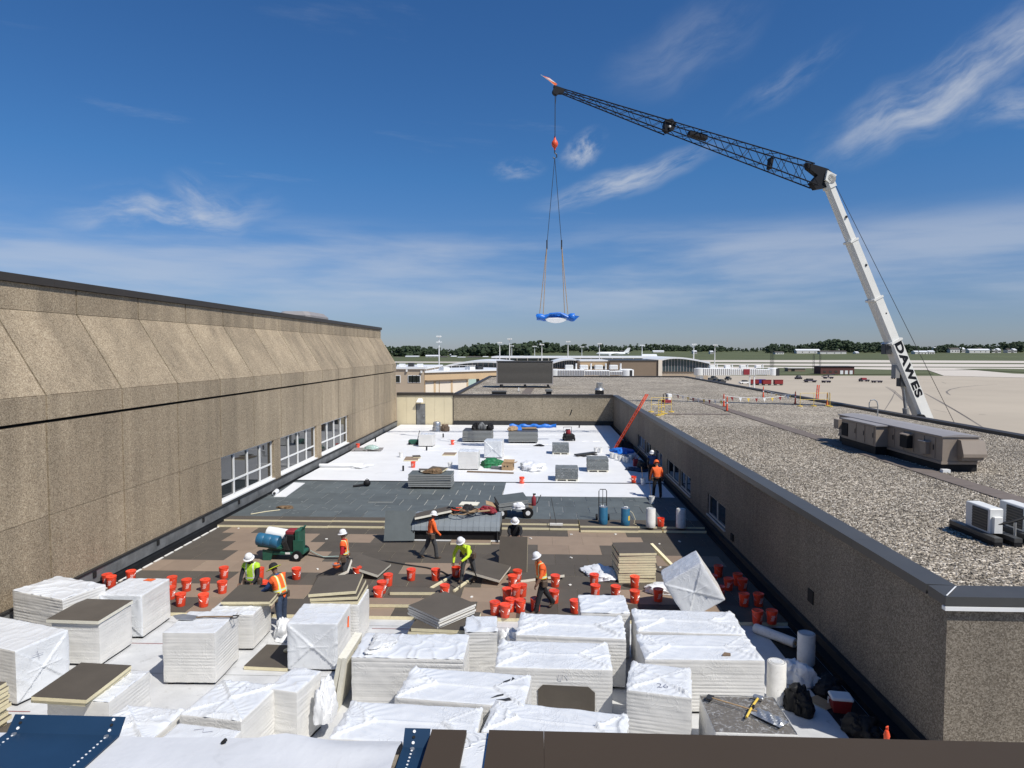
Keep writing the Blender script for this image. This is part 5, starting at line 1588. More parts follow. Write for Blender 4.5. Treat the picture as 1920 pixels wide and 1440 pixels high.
def boom_at(py):
    k = (py - 350) / (780 - 350)
    return cp(1553 + (1728 - 1553) * k, py)
B = section(PIV, boom_at(640), 1.00, 1.02, 'boom_base')
section(boom_at(645), boom_at(560), 84e-2, .88, 'boom_section')
section(boom_at(562), boom_at(452), .71, .76, 'boom_section')
section(boom_at(454), boom_at(352), .60, .64, 'boom_section')
for py, a in ((640, 1.12), (560, .95), (452, .82)):
    q = boom_at(py)
    section(q - U * .10, q + U * .06, a, a * 1.05, 'boom_collar', 'crane_w', .1)
q = boom_at(648)
MB().bevbox(-.25, .25, -.35, .35, -.4, .4, .05, Matrix.Translation(q - Wv * .62)).build('boom_latch', MT['steel_dark'], t)
MB().bevbox(-.2, .2, -.3, .3, -.5, .5, .05, Matrix.Translation(boom_at(690) - Wv * .62)).build('boom_latch', MT['crane_grey'], t)
for py in (410, 500, 590):
    q = boom_at(py) + Wv * .18 + CN * .38
    MB().ball(q, .10, 8, 6).build('boom_bolt', MT['steel_dark'], t)
# lettering down the near side of the boom base
cu = bpy.data.curves.new('boom_text', 'FONT'); cu.body = 'DAWES'; cu.size = 1.0; cu.extrude = .01; cu.offset = .05; cu.space_character = 1.12
to = bpy.data.objects.new('boom_text', cu); COL.objects.link(to)
me = bpy.data.meshes.new_from_object(to.evaluated_get(bpy.context.evaluated_depsgraph_get()))
bpy.data.objects.remove(to)
me.materials.clear(); me.materials.append(MT['jib'])
xs_ = [v.co.x for v in me.vertices]; ys_ = [v.co.y for v in me.vertices]
q0 = boom_at(643); q1 = boom_at(744); Lt = (q1 - q0).length
sx, sy = Lt / (max(xs_) - min(xs_)), .66 / (max(ys_) - min(ys_))
for v in me.vertices:
    x, y, z = v.co
    pt = q0 - U * ((x - min(xs_)) * sx) + Wv * (-.22 + (y - min(ys_)) * sy) + CN * (.513 + z * .6)
    v.co = pt
lo = obj('boom_lettering', me, t)
lo['label'] = 'black block letters DAWES reading down the boom'
# lift cylinder, pivot boss, superstructure, carrier
ca, cb = cp(1692, 712), cp(1702, 800)
cb = cb + (cb - ca) * .45
MB().cyl(ca, ca + (cb - ca) * .5, .13, None, 12).build('lift_rod', MT['steel'], t)
MB().cyl(ca + (cb - ca) * .42, cb, .24, None, 12).build('lift_cylinder', MT['crane_grey'], t)
MB().bevbox(-.3, .3, -.3, .3, -.5, .5, .06, Matrix.Translation(ca - Wv * .05)).build('cylinder_head', MT['steel_dark'], t)
q = cp(1714, 783)
MB().cyl(q + CN * .5, q + CN * .85, .33, None, 16).build('rope_drum', MT['black'], t)
base = Vector((PIV.x, PIV.y, GZ))
MB().bevbox(-1.5, 3.8, -1.5, 1.5, 2.0, 3.3, .1, Matrix.Translation(base)).build('superstructure', MT['crane_w'], t)
MB().bevbox(3.8, 5.2, -1.6, 1.6, 1.9, 3.6, .1, Matrix.Translation(base)).build('counterweight', MT['crane_grey'], t)
MB().bevbox(-1.6, .6, -2.6, -1.52, 1.95, 3.7, .2, Matrix.Translation(base)).build('operator_cab', MT['crane_w'], t)
MB().bevbox(-5, 9, -1.4, 1.4, .7, 1.9, .1, Matrix.Translation(base)).build('carrier', MT['crane_w'], t)
for x in (-4, -2.3, 3, 4.7, 6.4):
    for y in (-1.4, 1.4):
        MB().cyl(base + Vector((x, y - .25, .72)), base + Vector((x, y + .25, .72)), .72, None, 16).build('wheel', MT['black'], t)
for x in (-3.2, 2.2):
    for y in (-1, 1):
        MB().box(x - .2, x + .2, min(0, y * 3.6), max(0, y * 3.6), .75, 1.05, Matrix.Translation(base)).build('outrigger', MT['crane_grey'], t)
        MB().cyl(base + Vector((x, y * 3.5, 0.02)), base + Vector((x, y * 3.5, .8)), .2, None, 8).build('outrigger_pad', MT['steel_dark'], t)
# boom head and jib
HD = cp(1545, 342)
section(boom_at(354), boom_at(340), .80, .80, 'boom_head', 'crane_w', .25)
MB().cyl(cp(1553, 337) + CN * .45, cp(1553, 337) - CN * .45, .34, None, 18).build('head_sheave', MT['crane_grey'], t)
def node(px, py, off):
    return cp(px, py) + CN * off
TOPc = [(1520, 310), (1261, 231.5)]; BOTc = [(1527, 350), (1251, 245.5)]
TOP2 = [(1259, 231), (1052, 167)]; BOT2 = [(1249, 250), (1052, 174)]
def lattice(top, bot, h0, h1, nb, r, rb_):
    def pt(line, k, off):
        return node(line[0][0] + (line[1][0] - line[0][0]) * k, line[0][1] + (line[1][1] - line[0][1]) * k, off)
    for sgn in (-1, 1):
        for line in (top, bot):
            MB().cyl(pt(line, 0, sgn * h0), pt(line, 1, sgn * h1), r, r * .8, 6).build('jib_chord', MT['jib'], t)
        for k in range(nb):
            k0, k1 = k / nb, (k + 1) / nb
            o0, o1 = sgn * (h0 + (h1 - h0) * k0), sgn * (h0 + (h1 - h0) * k1)
            a, b = (top, bot) if k % 2 else (bot, top)
            MB().cyl(pt(a, k0, o0), pt(b, k1, o1), rb_, None, 4, False).build('lattice_brace', MT['jib'], t)
    for line in (top, bot):
        for k in range(nb):
            k0, k1 = k / nb, (k + 1) / nb
            o0, o1 = h0 + (h1 - h0) * k0, h0 + (h1 - h0) * k1
            s_ = 1 if k % 2 else -1
            MB().cyl(pt(line, k0, -s_ * o0), pt(line, k1, s_ * o1), rb_ * .9, None, 4, False).build('lattice_brace', MT['jib'], t)
lattice(TOPc, BOTc, .50, .34, 16, .052, .026)
lattice(TOP2, BOT2, .34, .14, 13, .048, .021)
def slab(pts, th, name, mat='jib'):
    m = MB(); m.extr([cp(x, y) - CN * th / 2 for x, y in pts], CN * th)
    return m.build(name, MT[mat], t)
slab([(1510, 306), (1549, 318), (1563, 331), (1550, 352), (1527, 356), (1518, 344), (1530, 330), (1512, 316)], .5, 'jib_hinge')
slab([(1545, 322), (1562, 331), (1549, 346), (1541, 340)], .9, 'hinge_bracket', 'crane_w')
slab([(1246, 226), (1258, 224), (1266, 233), (1262, 244), (1250, 250), (1243, 243)], .45, 'jib_joint')
slab([(1292, 246), (1324, 255), (1324, 263), (1291, 253)], .55, 'jib_box')
slab([(1443, 296), (1448, 298), (1444, 318), (1440, 316)], .5, 'jib_bracket')
slab([(1038, 161), (1058, 168), (1056, 176), (1040, 176)], .35, 'jib_tip')
MB().cyl(cp(1042, 172) + CN * .18, cp(1042, 172) - CN * .18, .24, None, 14).build('tip_sheave', MT['jib'], t)
tipw = cp(1253, 240)
MB().ball(tipw + CN * .3, .09, 8, 6).build('work_lamp', MT['white'], t)
# flag on the tip
MB().tube([cp(1043, 163), cp(1028, 150), cp(1014, 140)], .02, 5).build('flag_staff', MT['steel'], t)
fl = slab([(1016, 141.5), (1030, 146), (1045, 158), (1041, 161), (1030, 152)], .02, 'flag', 'orange')
slab([(1022, 144.5), (1031, 147.5), (1043, 156), (1034, 152)], .03, 'flag_panel', 'white')
# ropes: down the back of the boom, tip to hook
MB().cyl(cp(1563, 340), cp(1793, 800), .022, None, 5).build('hoist_rope', MT['steel_dark'], t)
TP = cp(1040.5, 176); HKp = cp(1040.3, 270)
MB().cyl(TP + CN * .06, Vector((TP.x, TP.y, HKp.z + .45)) + CN * .06, .028, None, 5).build('hoist_rope', MT['steel_dark'], t)
MB().cyl(TP + CN * -.1 + Vector((.12, 0, 0)), Vector((TP.x, TP.y, HKp.z + 2.4)), .015, None, 5).build('guard_line', MT['steel_dark'], t)
HK = Vector((TP.x, TP.y, HKp.z))
MB().lathe([(.04, .55), (.09, .30), (.20, .16), (.24, 0), (.18, -.18), (.08, -.28), (.05, -.42)], 16, Matrix.Translation(HK)).build('hook_ball', MT['orange_red'], t, True)
MB().tube([HK + Vector(v) for v in ((0, 0, -.40), (0, 0, -.62), (.13, 0, -.72), (.15, 0, -.90), (.0, 0, -1.02), (-.12, 0, -.93))], .045, 8).build('hook', MT['steel_dark'], t)

# slings and the blue load hanging from the hook
LY = HK.y
def lp(px, py):
    return aY(px, py, LY)
L0 = HK + Vector((0, 0, -.97))
sl_ = thing('lifting_sling', 'four leg sling hanging from the crane hook', 'sling', (0, 0, 0))
for a, legs in (((1025.5, 458), ((1011.5, 590), (1018.5, 590))), ((1053, 458), ((1059, 589), (1064.5, 589)))):
    A_ = lp(*a)
    MB().cyl(L0, A_, .02, None, 5).build('wire', MT['steel_dark'], sl_)
    MB().cyl(A_ + Vector((0, 0, .3)), A_ - Vector((0, 0, .35)), .05, None, 6).build('shackle', MT['steel_dark'], sl_)
    for k, b in enumerate(legs):
        bb = lp(*b) + Vector((0, -.30 if k else .30, 0))
        MB().cyl(A_, bb, .028, None, 5).build('strap', MT['wood'], sl_)
ld = thing('hoisted_load', 'blue wrapped bundle of rolls hanging from the crane', 'load', (0, 0, 0))
pl, pr = lp(1006, 596), lp(1078, 595)
for k, (dy, dz) in enumerate(((-.30, 0), (.28, .03))):
    n = 22
    pts = [pl.lerp(pr, i / n) + Vector((0, dy, dz + .05 * math.sin(i * .9 + k))) for i in range(n + 1)]
    MB().tube(pts, .26, 10, None, [.75 + .2 * abs(math.sin(i * .7 + k)) + (.25 if i > 14 else 0) * math.sin(i) for i in range(n + 1)]).build('wrapped_roll', MT['blue_tarp'], ld, True)
mid = lp(1042, 597)
vs = [mid + Vector((-.75, -.62, -.08)), mid + Vector((.75, -.62, -.02))] + [mid + Vector((.75 * math.cos(a), -.62 - .10 * math.sin(a), -.08 - .30 * math.sin(a))) for a in np.linspace(0, math.pi, 11)]
MB().extr([mid + Vector((.78 * math.cos(a), -.60, -.02 - .34 * math.sin(a))) for a in np.linspace(0, math.pi, 13)], (0, .05, .05)).build('torn_cover', MT['white'], ld)
MB().tube([mid + Vector((-.85, -.6, -.05)), mid + Vector((-.4, -.62, .28)), mid + Vector((.3, -.62, .33)), mid + Vector((.85, -.6, .05))], .09, 7).build('tarp_fold', MT['blue_tarp'], ld, True)
MB().extr([pr + Vector((-.5, -.5, .2)), pr + Vector((.3, -.55, .05)), pr + Vector((-.1, -.5, -.3))], (0, .08, 0)).build('tarp_fold', MT['blue_tarp'], ld)

# ================================================================== GRAVEL ROOF EQUIPMENT
RZ = 3.3
t = thing('rooftop_unit', 'long tan air handling unit on the gravel roof', 'air handler', (14.98, 25.3, RZ))
t.scale = (.86, .74, 1.0)
LN = 11.6
MB().box(.02, 1.50, .05, LN - .05, .0, .28).build('curb', MT['black'], t)
MB().box(-.05, 1.56, -.04, LN, .283, .38).build('base_rail', MT['hvac'], t)
MB().box(0, 1.5, 0, LN, .383, 1.30).build('casing', MT['hvac'], t)
MB().extr([(-.06, -.06, 1.303), (1.56, -.06, 1.303), (1.56, -.06, 1.34), (.75, -.06, 1.40), (-.06, -.06, 1.34)], (0, LN + .1, 0)).build('roof_sheet', MT['hvac_top'], t)
for k in range(5):
    y = .6 + k * .98
    d = MB().box(-.025, -.002, y, y + .9, .45, 1.22).build('access_door', MT['hvac'], t)
    MB().box(-.06, -.027, y + .08, y + .13, .75, .95).build('handle', MT['steel_dark'], d)
# projecting coil section
MB().box(-.62, -.03, 5.2, 9.6, .383, 1.26).build('coil_section', MT['hvac'], t)
MB().box(-.68, -.031, 5.1, 9.7, 1.263, 1.31).build('roof_sheet', MT['hvac_top'], t)
MB().box(-.60, -.03, 5.25, 9.55, .0, .38).build('curb', MT['black'], t)
for y in (5.4, 6.5, 7.6):
    d = MB().box(-.645, -.622, y, y + .98, .45, 1.2).build('access_door', MT['hvac'], t)
    MB().box(-.67, -.647, y + .06, y + .12, .75, .95).build('handle', MT['steel_dark'], d)
MB().box(-.66, -.622, 8.7, 9.5, .5, 1.1).build('louvre', MT['dark'], t)
# hoods
def hood(x0, x1, y0, y1, z0, z1, out):
    m = MB(); m.extr([(x1, y0, z1), (x0 - out * .2, y0, z1), (x0 - out, y0, z0 + .25), (x0 - out, y0, z0), (x1, y0, z0)], (0, y1 - y0, 0)); m.build('hood', MT['hvac'], t)
m = MB(); m.extr([(-.003, 2.6, 1.20), (-.33, 2.6, 1.14), (-.33, 2.6, 1.10), (-.003, 2.6, 1.12)], (0, .75, 0)); m.build('hood', MT['hvac'], t)
MB().box(-.30, -.03, 2.62, 3.33, .60, 1.09).build('louvre', MT['dark'], t)
MB().box(-.22, -.03, 1.02, 1.5, .55, 1.0).build('control_box', MT['hvac'], t)
MB().box(-.30, -.03, .95, 1.6, 1.003, 1.04).build('control_box_lid', MT['hvac_top'], t)
# end hood facing the camera
m = MB(); m.extr([(.62, -.002, 1.22), (.62, -.28, 1.20), (.62, -.52, .72), (.62, -.52, .60), (.62, -.002, .60)], (.98, 0, 0)); m.build('intake_hood', MT['hvac'], t)
MB().box(.66, 1.56, -.35, -.003, .47, .597).build('hood_base', MT['hvac'], t)
MB().box(-.10, .22, -.3, -.05, 0, .12).build('curb_end', MT['white'], t)
MB().box(-.5, -.06, LN - 1.2, LN - .5, .7, 1.15).build('junction_box', MT['hvac'], t)
MB().cyl((-.3, LN - 2.3, .9), (-.05, LN - 2.3, .9), .2, None, 10).build('fan_port', MT['steel_dark'], t)
# gooseneck
p = at(1597, 771, RZ + 0.0)
t2 = thing('gooseneck_vent', 'thin gooseneck pipe on the gravel roof behind the tan unit', 'vent pipe', (18.4, 37.0, RZ))
MB().tube([(0, 0, 0), (0, 0, 1.55), (-.06, 0, 1.75), (-.2, 0, 1.85), (-.38, 0, 1.82), (-.46, 0, 1.68), (-.46, 0, 1.45)], .03, 7).build('pipe', MT['steel'], t2, True)
MB().box(-.47, .02, -.02, .02, 1.42, 1.46).build('bracket', MT['steel_dark'], t2)
# mini-split condensers on sleepers
def condenser(label, x, y):
    t = thing('condenser_unit', label, 'condenser', (x, y, RZ))
    for dx in (-.02, .42):
        for z in (0, .105):
            MB().box(dx - .09, dx + .09, -.35, 1.35, z + .003, z + .10).build('sleeper', MT['black'] if z == 0 else MT['coping_grey'], t)
    MB().bevbox(0, .32, .02, .90, .215, .80, .015).build('casing', MT['condenser'], t)
    MB().box(-.015, -.002, .08, .62, .26, .75).build('fan_grille', MT['steel_dark'], t)
    for k in range(7):
        z = .29 + k * .068
        MB().box(-.024, -.016, .08, .62, z, z + .02).build('grille_bar', MT['slat'], t)
    MB().bevbox(.06, .26, -.06, .018, .24, .62, .01).build('service_cover', MT['condenser'], t)
    MB().tube([(.16, -.03, .45), (.40, -.05, .50), (.75, -.05, .62), (1.3, -.0, .66)], .035, 7).build('line_set', MT['black'], t, True)
    MB().cyl((.55, -.04, 0), (.55, -.04, .5), .03, None, 7).build('stand_pipe', MT['steel'], t)
    return t
condenser('white condenser unit on black sleepers with a service cover', 10.55, 15.9)
condenser('second white condenser unit beside the pipe from the first', 11.46, 16.05)
# louvre screen
p0, p1 = aY(931, 714, 81), aY(1037, 714, 81)
t = thing('louvre_screen', 'grey slatted equipment screen on the far gravel roof', 'screen', (p0.x, 81, RZ))
Wd = p1.x - p0.x; z0, z1 = .55, aY(931, 677.5, 81).z - RZ
MB().box(.05, Wd - .05, .16, 3.4, z0, z1 - .05).build('equipment_case', MT['steel_dark'], t)
for x in (.05, Wd - .05):
    MB().box(x - .06, x + .06, -.02, 3.5, z0 - .1, z1 + .03).build('side_frame', MT['hvac_top'], t)
MB().box(-.02, Wd + .02, -.05, .12, z0 - .12, z0 - .002).build('bottom_rail', MT['hvac_top'], t)
MB().box(-.02, Wd + .02, -.05, .12, z1 + .002, z1 + .08).build('top_rail', MT['slat'], t)
n = 20
for k in range(n):
    z = z0 + (z1 - z0) * k / n
    m = MB(); m.extr([(.1, 0, z), (.1, .10, z + .11), (.1, .12, z + .11), (.1, .02, z)], (Wd - .2, 0, 0)); m.build('slat', MT['slat'], t)
for x in (.5, Wd * .5, Wd - .6):
    MB().box(x - .12, x + .12, .3, 3.2, .0, .45).build('sleeper', MT['steel_dark'], t)
# roof fan, curb box, hatch
p = at(1122.5, 739, RZ)
t = thing('exhaust_fan', 'shiny galvanised exhaust fan on the gravel roof above the rear wall', 'roof fan', (p.x + .0, 68.9, RZ))
MB().box(-.42, .42, -.4, .4, 0, .42).build('curb', MT['black'], t)
MB().lathe([(.46, .42), (.5, .5), (.42, .62), (.33, .70), (.33, 1.15), (.36, 1.2), (.1, 1.22)], 18).build('housing', MT['steel'], t, True)
p = at(1028.5, 737, RZ)
t = thing('roof_hood', 'small dark hooded vent on the gravel roof', 'vent', (p.x, 69.2, RZ))
MB().box(-.28, .28, -.25, .25, 0, .30).build('curb', MT['black'], t)
MB().bevbox(-.38, .38, -.35, .35, .303, .55, .08).build('hood', MT['flash'], t)
p = at(937, 738, RZ)
t = thing('roof_hatch', 'low dark roof hatch above the rear wall', 'hatch', (p.x, 69.2, RZ))
MB().box(-.72, .72, -.5, .5, 0, .22).build('curb', MT['black'], t)
MB().bevbox(-.76, .76, -.55, .55, .223, .34, .04).build('lid', MT['coping_grey'], t)
p = at(976, 727, RZ)
t = thing('plumbing_vent', 'short white plumbing vent on the far gravel roof', 'vent pipe', (p.x, 74, RZ))
MB().lathe([(.06, 0), (.06, .42), (.045, .43), (.045, .3)], 8).build('pipe', MT['white'], t)
MB().lathe([(.2, 0), (.075, .05)], 8).build('flashing_collar', MT['steel_dark'], t)

# delineators, pennants, guard rails on the gravel
def delineator(label, x, y, z, h, tilt=0, group=None):
    t = thing('delineator_post', label, 'delineator', (x, y, z), rnd.uniform(0, 1), group)
    MB().lathe([(.24, 0), (.25, .03), (.12, .05)], 8).build('base', MT['black'], t)
    b = MB().lathe([(.085, .05), (.06, .35 * h), (.045, .9 * h), (.055, .93 * h), (.03, h), (.01, h)], 10).build('post', MT['orange_red'], t, True)
    MB().lathe([(.064, .55 * h), (.058, .65 * h)], 10).build('reflective_band', MT['white'], t)
    MB().tube([(-.03, 0, h), (-.03, 0, h + .07), (.03, 0, h + .07), (.03, 0, h)], .012, 5).build('grip', MT['orange_red'], t)
    return t
posts = [(1363, 771, 1.05, 'delineator post on a wide black base where the pennant line bends'), (1357, 763, 1.0, 'delineator post just behind the one at the pennant bend'),
         (1431, 746, 1.05, 'delineator post standing by the far roof edge'), (1491, 758, 1.05, 'delineator post beside the yellow guard rail'),
         (1551, 761, 1.05, 'delineator post at the ladder head, leaning base')]
PP = []
for px, py, h, lab in posts:
    p = at(px, py, RZ); PP.append(p)
    delineator(lab, p.x, p.y, RZ, h)
p = at(1652, 1392, .0)
delineator('orange delineator post at the near corner of the wing', 6.05, 11.55, 0, 1.2)
heap('yellow and red pennant ribbon on the deck by the near corner post', 5.75, 11.75, .75, .34, .2, .14, 13, 'yellow', 20, 'pennant_ribbon', 'pennant')
def pennants(label, a, b, n, sag, z0, z1):
    t = thing('pennant_line', label, 'pennant line', (0, 0, 0))
    pts = []
    for i in range(n + 1):
        u = i / n
        pts.append(Vector((a.x + (b.x - a.x) * u, a.y + (b.y - a.y) * u, z0 + (z1 - z0) * u - sag * 4 * u * (1 - u))))
    MB().tube(pts, .02, 4).build('line', MT['white'], t)
    d = (b - a).normalized()
    for i in range(1, n):
        q = pts[i]
        m = MB(); m.extr([q - d * .16, q + d * .16, q + Vector((0, 0, -.34)) + d * .03], Vector((-d.y, d.x, 0)) * .008)
        m.build('flag', MT[('yellow', 'cart_red', 'white')[i % 3]], t)
W0 = at(1262, 757, RZ)
pennants('pennant line from the yellow rail to the bend post', W0, PP[0], 10, .12, RZ + .85, RZ + .8)
pennants('pennant line from the bend post to the guard rail by the roof edge', PP[1], PP[3], 9, .25, RZ + .9, RZ + .85)
pennants('pennant line from the far edge post to the guard rail post', PP[2], PP[3], 7, .2, RZ + .8, RZ + .85)
def guard_rail(label, x, y, w_, rz, n=3):
    t = thing('guard_rail', label, 'guard rail', (x, y, RZ), rz)
    for k in range(n):
        xx = w_ * k / (n - 1)
        MB().tube([(xx, 0, .05), (xx, 0, 1.07)], .019, 6).build('upright', MT['yellow'], t)
        MB().lathe([(.20, 0), (.21, .07), (.05, .08)], 10, T(xx, 0, 0)).build('foot', MT['yellow'], t)
    for z in (.55, 1.07):
        MB().tube([(0, 0, z), (w_, 0, z)], .019, 6).build('rail', MT['yellow'], t)
    return t
q = at(1200, 772, RZ)
guard_rail('yellow guard rail at the head of the orange ladder', 8.25, 46.6, 1.4, R(62)); guard_rail('yellow guard rail frame behind the ladder head', 8.2, 49.3, 1.5, R(4))
q = at(1500, 762, RZ)
guard_rail('long yellow guard rail at the outer roof edge', q.x, q.y, 2.4, R(10)); guard_rail('short yellow guard rail end frame at the outer roof edge', q.x + 2.3, q.y - .2, 1.3, R(70), 2)
# second ladder head over the outer edge
q = at(1556, 752, RZ)
t = thing('ladder', 'orange ladder head sticking up over the outer roof edge', 'ladder', (24.95, q.y + 1.5, GZ), R(90))
for s in (-.2, .2):
    MB().box(s - .03, s + .03, -.04, .04, 0, 9.7, T(0, 0, 0, 0, R(4))).build('rail', MT['orange_red'], t)
for k in range(31):
    MB().cyl((-.2, 0, .3 * (k + 1)), (.2, 0, .3 * (k + 1)), .018, None, 6, M=T(0, 0, 0, 0, R(4))).build('rung', MT['steel'], t)
# generator / hose reel by the ladder
q = at(1250, 757, RZ)
t = thing('hose_reel', 'small white and red machine with black hose by the pennant line', 'machine', (q.x, q.y, RZ), R(15))
MB().bevbox(-.35, .35, -.3, .3, .1, .35, .04).build('base', MT['maroon'], t)
MB().bevbox(.0, .38, -.25, .25, .352, .85, .04).build('cabinet', MT['white'], t)
MB().tube([(-.3, 0, .35), (-.33, 0, .8), (-.1, 0, .88), (.02, 0, .6)], .04, 6).build('hose', MT['black'], t)
# long orange ladder against the right wall
b0 = at(1150, 847, .33); b0.z = .335
top = Vector((7.28, b0.y + .25, 3.42))
d = top - b0; d = d * 1.38
t = thing('ladder', 'long orange fibreglass ladder leaning on the shaded wing wall', 'ladder', (0, 0, 0))
sd = d.cross(Vector((0, 0, 1))).normalized() * .22
for s in (-1, 1):
    a_ = b0 + sd * s; b_ = a_ + d
    m = MB(); u = d.normalized(); n_ = u.cross(sd.normalized())
    m.extr([a_ + n_ * .045 + sd.normalized() * .02, a_ - n_ * .045 + sd.normalized() * .02, a_ - n_ * .045 - sd.normalized() * .02, a_ + n_ * .045 - sd.normalized() * .02], d)
    m.build('rail', MT['orange_red'], t)
for k in range(1, int(d.length / .30)):
    q = b0 + d.normalized() * .30 * k
    MB().cyl(q - sd, q + sd, .018, None, 6).build('rung', MT['steel'], t)

# ================================================================== THINGS ON THE WORK ROOF
ZG, ZW = .309, .336        # grey boards, white membrane
def roll(label, px, py, z, r, h, mat, name='membrane_roll', cat='roll', lid=None):
    p = at(px, py, z)
    t = thing(name, label, cat, (p.x, p.y, z), rnd.uniform(0, 3))
    prof = [(r * .96, 0), (r, .03), (r * 1.01, h * .33), (r * .985, h * .34), (r * 1.01, h * .66), (r * .985, h * .67), (r, h - .02), (r * .93, h)]
    MB().lathe(prof, 20, None, True).build('body', MT[mat], t, True)
    if lid == 'drum':
        MB().lathe([(r * .93, h + .002), (r * .93, h + .02), (r * .86, h + .021)], 20).build('rim', MT['steel'], t)
        MB().tube([(-.08, 0, h), (-.05, 0, h + .07), (.05, 0, h + .07), (.08, 0, h)], .015, 6).build('handle', MT['white'], t)
        MB().cyl((.1, .08, h), (.1, .08, h + .05), .035, None, 8).build('valve', MT['white'], t)
    else:
        MB().lathe([(r * .60, h + .004), (r * .62, h + .012), (r * .3, h + .005), (r * .28, h - .02)], 18).build('core', MT['wrap_dirty'], t, True)
        MB().lathe([(r * .80, h + .003), (r * .84, h + .010), (r * .86, h + .003)], 18, None, False).build('wound_edge', MT['scuff'], t)
    return t
roll('blue cylinder strapped on a hand truck', 1131, 982, ZG, .19, .74, 'blue_drum', 'adhesive_cylinder', 'cylinder', 'drum')
t = roll('blue cylinder with a yellow label standing alone', 1172.5, 984, ZG, .19, .72, 'blue_drum', 'adhesive_cylinder', 'cylinder', 'drum')
m = MB()
for k in range(6):
    a0, a1 = -1.2 + .15 * k, -1.05 + .15 * k
    m.add([(.194 * math.cos(a0), .194 * math.sin(a0), .22), (.194 * math.cos(a1), .194 * math.sin(a1), .22), (.194 * math.cos(a1), .194 * math.sin(a1), .42), (.194 * math.cos(a0), .194 * math.sin(a0), .42)], [(0, 1, 2, 3)])
o = m.build('label_print', MT['yellow'], t); t.rotation_euler = (0, 0, R(10))
q = t.location
h_ = thing('spray_hose', 'thin pale hose beside the labelled blue cylinder', 'hose', (q.x, q.y, ZG))
MB().tube([(.2, .05, .6), (.32, .05, .5), (.42, 0, .25), (.36, -.05, .05), (.5, -.1, .01), (.62, -.05, .01)], .012, 5).build('hose', MT['foam'], h_)
roll('white roll standing on end in the sun by the step', 1220, 988, ZG, .20, .80, 'white_roll')
roll('white roll standing on end in the wall shade', 1276.5, 989, ZG, .20, .80, 'white_roll')
roll('tall translucent roll in the shade of the near wing wall', 1511, 1244, .004, .21, .78, 'white_roll')
roll('half sunlit white roll with twisted film beside the right hand bundles', 1455, 1316, .004, .205, .92, 'white_roll')
p = at(1452, 1200, .004)
t = thing('membrane_roll', 'white roll lying on the shaded deck behind the bundles', 'roll', (p.x, p.y, .004), R(-52))
MB().lathe([(.12, -.6), (.13, -.55), (.13, .55), (.12, .6)], 14, T(0, 0, .13, 0, 0, R(90))).build('body', MT['white_roll'], t, True)
MB().lathe([(.05, .6), (.05, .62)], 10, T(0, 0, .13, 0, 0, R(90))).build('core', MT['card'], t)
# hand truck
q = at(1131, 978, ZG)
t = thing('hand_truck', 'steel hand truck behind the blue cylinder', 'hand truck', (q.x, q.y + .26, ZG), 0)
MB().tube([(-.17, 0, .1), (-.17, .02, 1.30), (-.12, .03, 1.37), (.12, .03, 1.37), (.17, .02, 1.30), (.17, 0, .1)], .02, 7).build('frame', MT['steel_dark'], t, True)
MB().tube([(0, 0, .1), (0, .02, 1.36)], .014, 6).build('centre_bar', MT['steel_dark'], t)
for z in (.4, .8):
    MB().tube([(-.17, .01, z), (.17, .01, z)], .014, 6).build('cross_bar', MT['steel_dark'], t)
for s in (-1, 1):
    MB().cyl((s * .22, .05, .13), (s * .30, .05, .13), .13, None, 14).build('wheel', MT['black'], t)
MB().box(-.2, .2, -.2, 0, .0, .012).build('toe_plate', MT['steel_dark'], t)
# push broom
q = at(1043, 985, ZG)
t = thing('push_broom', 'push broom standing on the grey boards', 'broom', (q.x, q.y, ZG))
MB().box(-.28, .28, -.04, .04, .0, .09).build('brush', MT['seal'], t)
MB().tube([(0, 0, .08), (-.22, .25, 1.15)], .014, 6).build('handle', MT['steel_dark'], t)
# spray machine (green cart with two drums)
q = at(537, 1046, ZB)
t = thing('spray_cart', 'green foam spray cart carrying a blue and a white drum', 'spray machine', (q.x, q.y, ZB), R(-2))
MB().bevbox(-.75, .75, -.32, .32, .22, .32, .03).build('chassis', MT['green'], t)
for s in (-.36, .36):
    w_ = MB().cyl((.55, s - .06, .19), (.55, s + .06, .19), .19, None, 16).build('wheel', MT['black'], t)
    MB().cyl((.55, s - .065, .19), (.55, s + .065, .19), .085, None, 12).build('rim', MT['white'], w_)
    MB().extr([(-.75, s * .9 - .02, .0), (-.45, s * .9 - .02, .0), (-.35, s * .9 - .02, .35), (-.75, s * .9 - .02, .40)], (0, .04, 0)).build('skid_leg', MT['green'], t)
MB().lathe([(.22, 0), (.235, .03), (.235, .25), (.225, .27), (.235, .29), (.235, .52), (.225, .54), (.235, .56), (.235, .80), (.22, .82)], 20, T(-.95, -.28, .78, 0, 0, R(98))).build('blue_drum', MT['blue_drum'], t, True)
MB().lathe([(.22, 0), (.235, .03), (.235, .78), (.22, .82)], 20, T(-.80, .22, .88, 0, 0, R(98))).build('white_drum', MT['white'], t, True)
MB().box(-.95, -.05, -.42, .42, .44, .50, T(0, 0, 0, 0, 0, R(5))).build('drum_cradle', MT['green'], t)
MB().bevbox(.05, .42, -.28, .28, .33, .95, .04).build('engine_block', MT['black'], t)
MB().bevbox(.44, .62, -.30, .30, .33, 1.12, .03).build('upright_panel', MT['green'], t)
MB().box(.40, .78, -.32, -.28, .25, .75).build('side_panel', MT['green'], t)
MB().bevbox(.05, .42, -.22, .22, .952, 1.08, .04, T(0, 0, .0)).build('fuel_tank', MT['maroon'], t)
for k in range(4):
    MB().tube([(.1 + .05 * k, -.33, .4), (.0 + .05 * k, -.36, .7), (.15, -.3, .9)], .02, 5).build('hose', MT['steel_dark'], t)
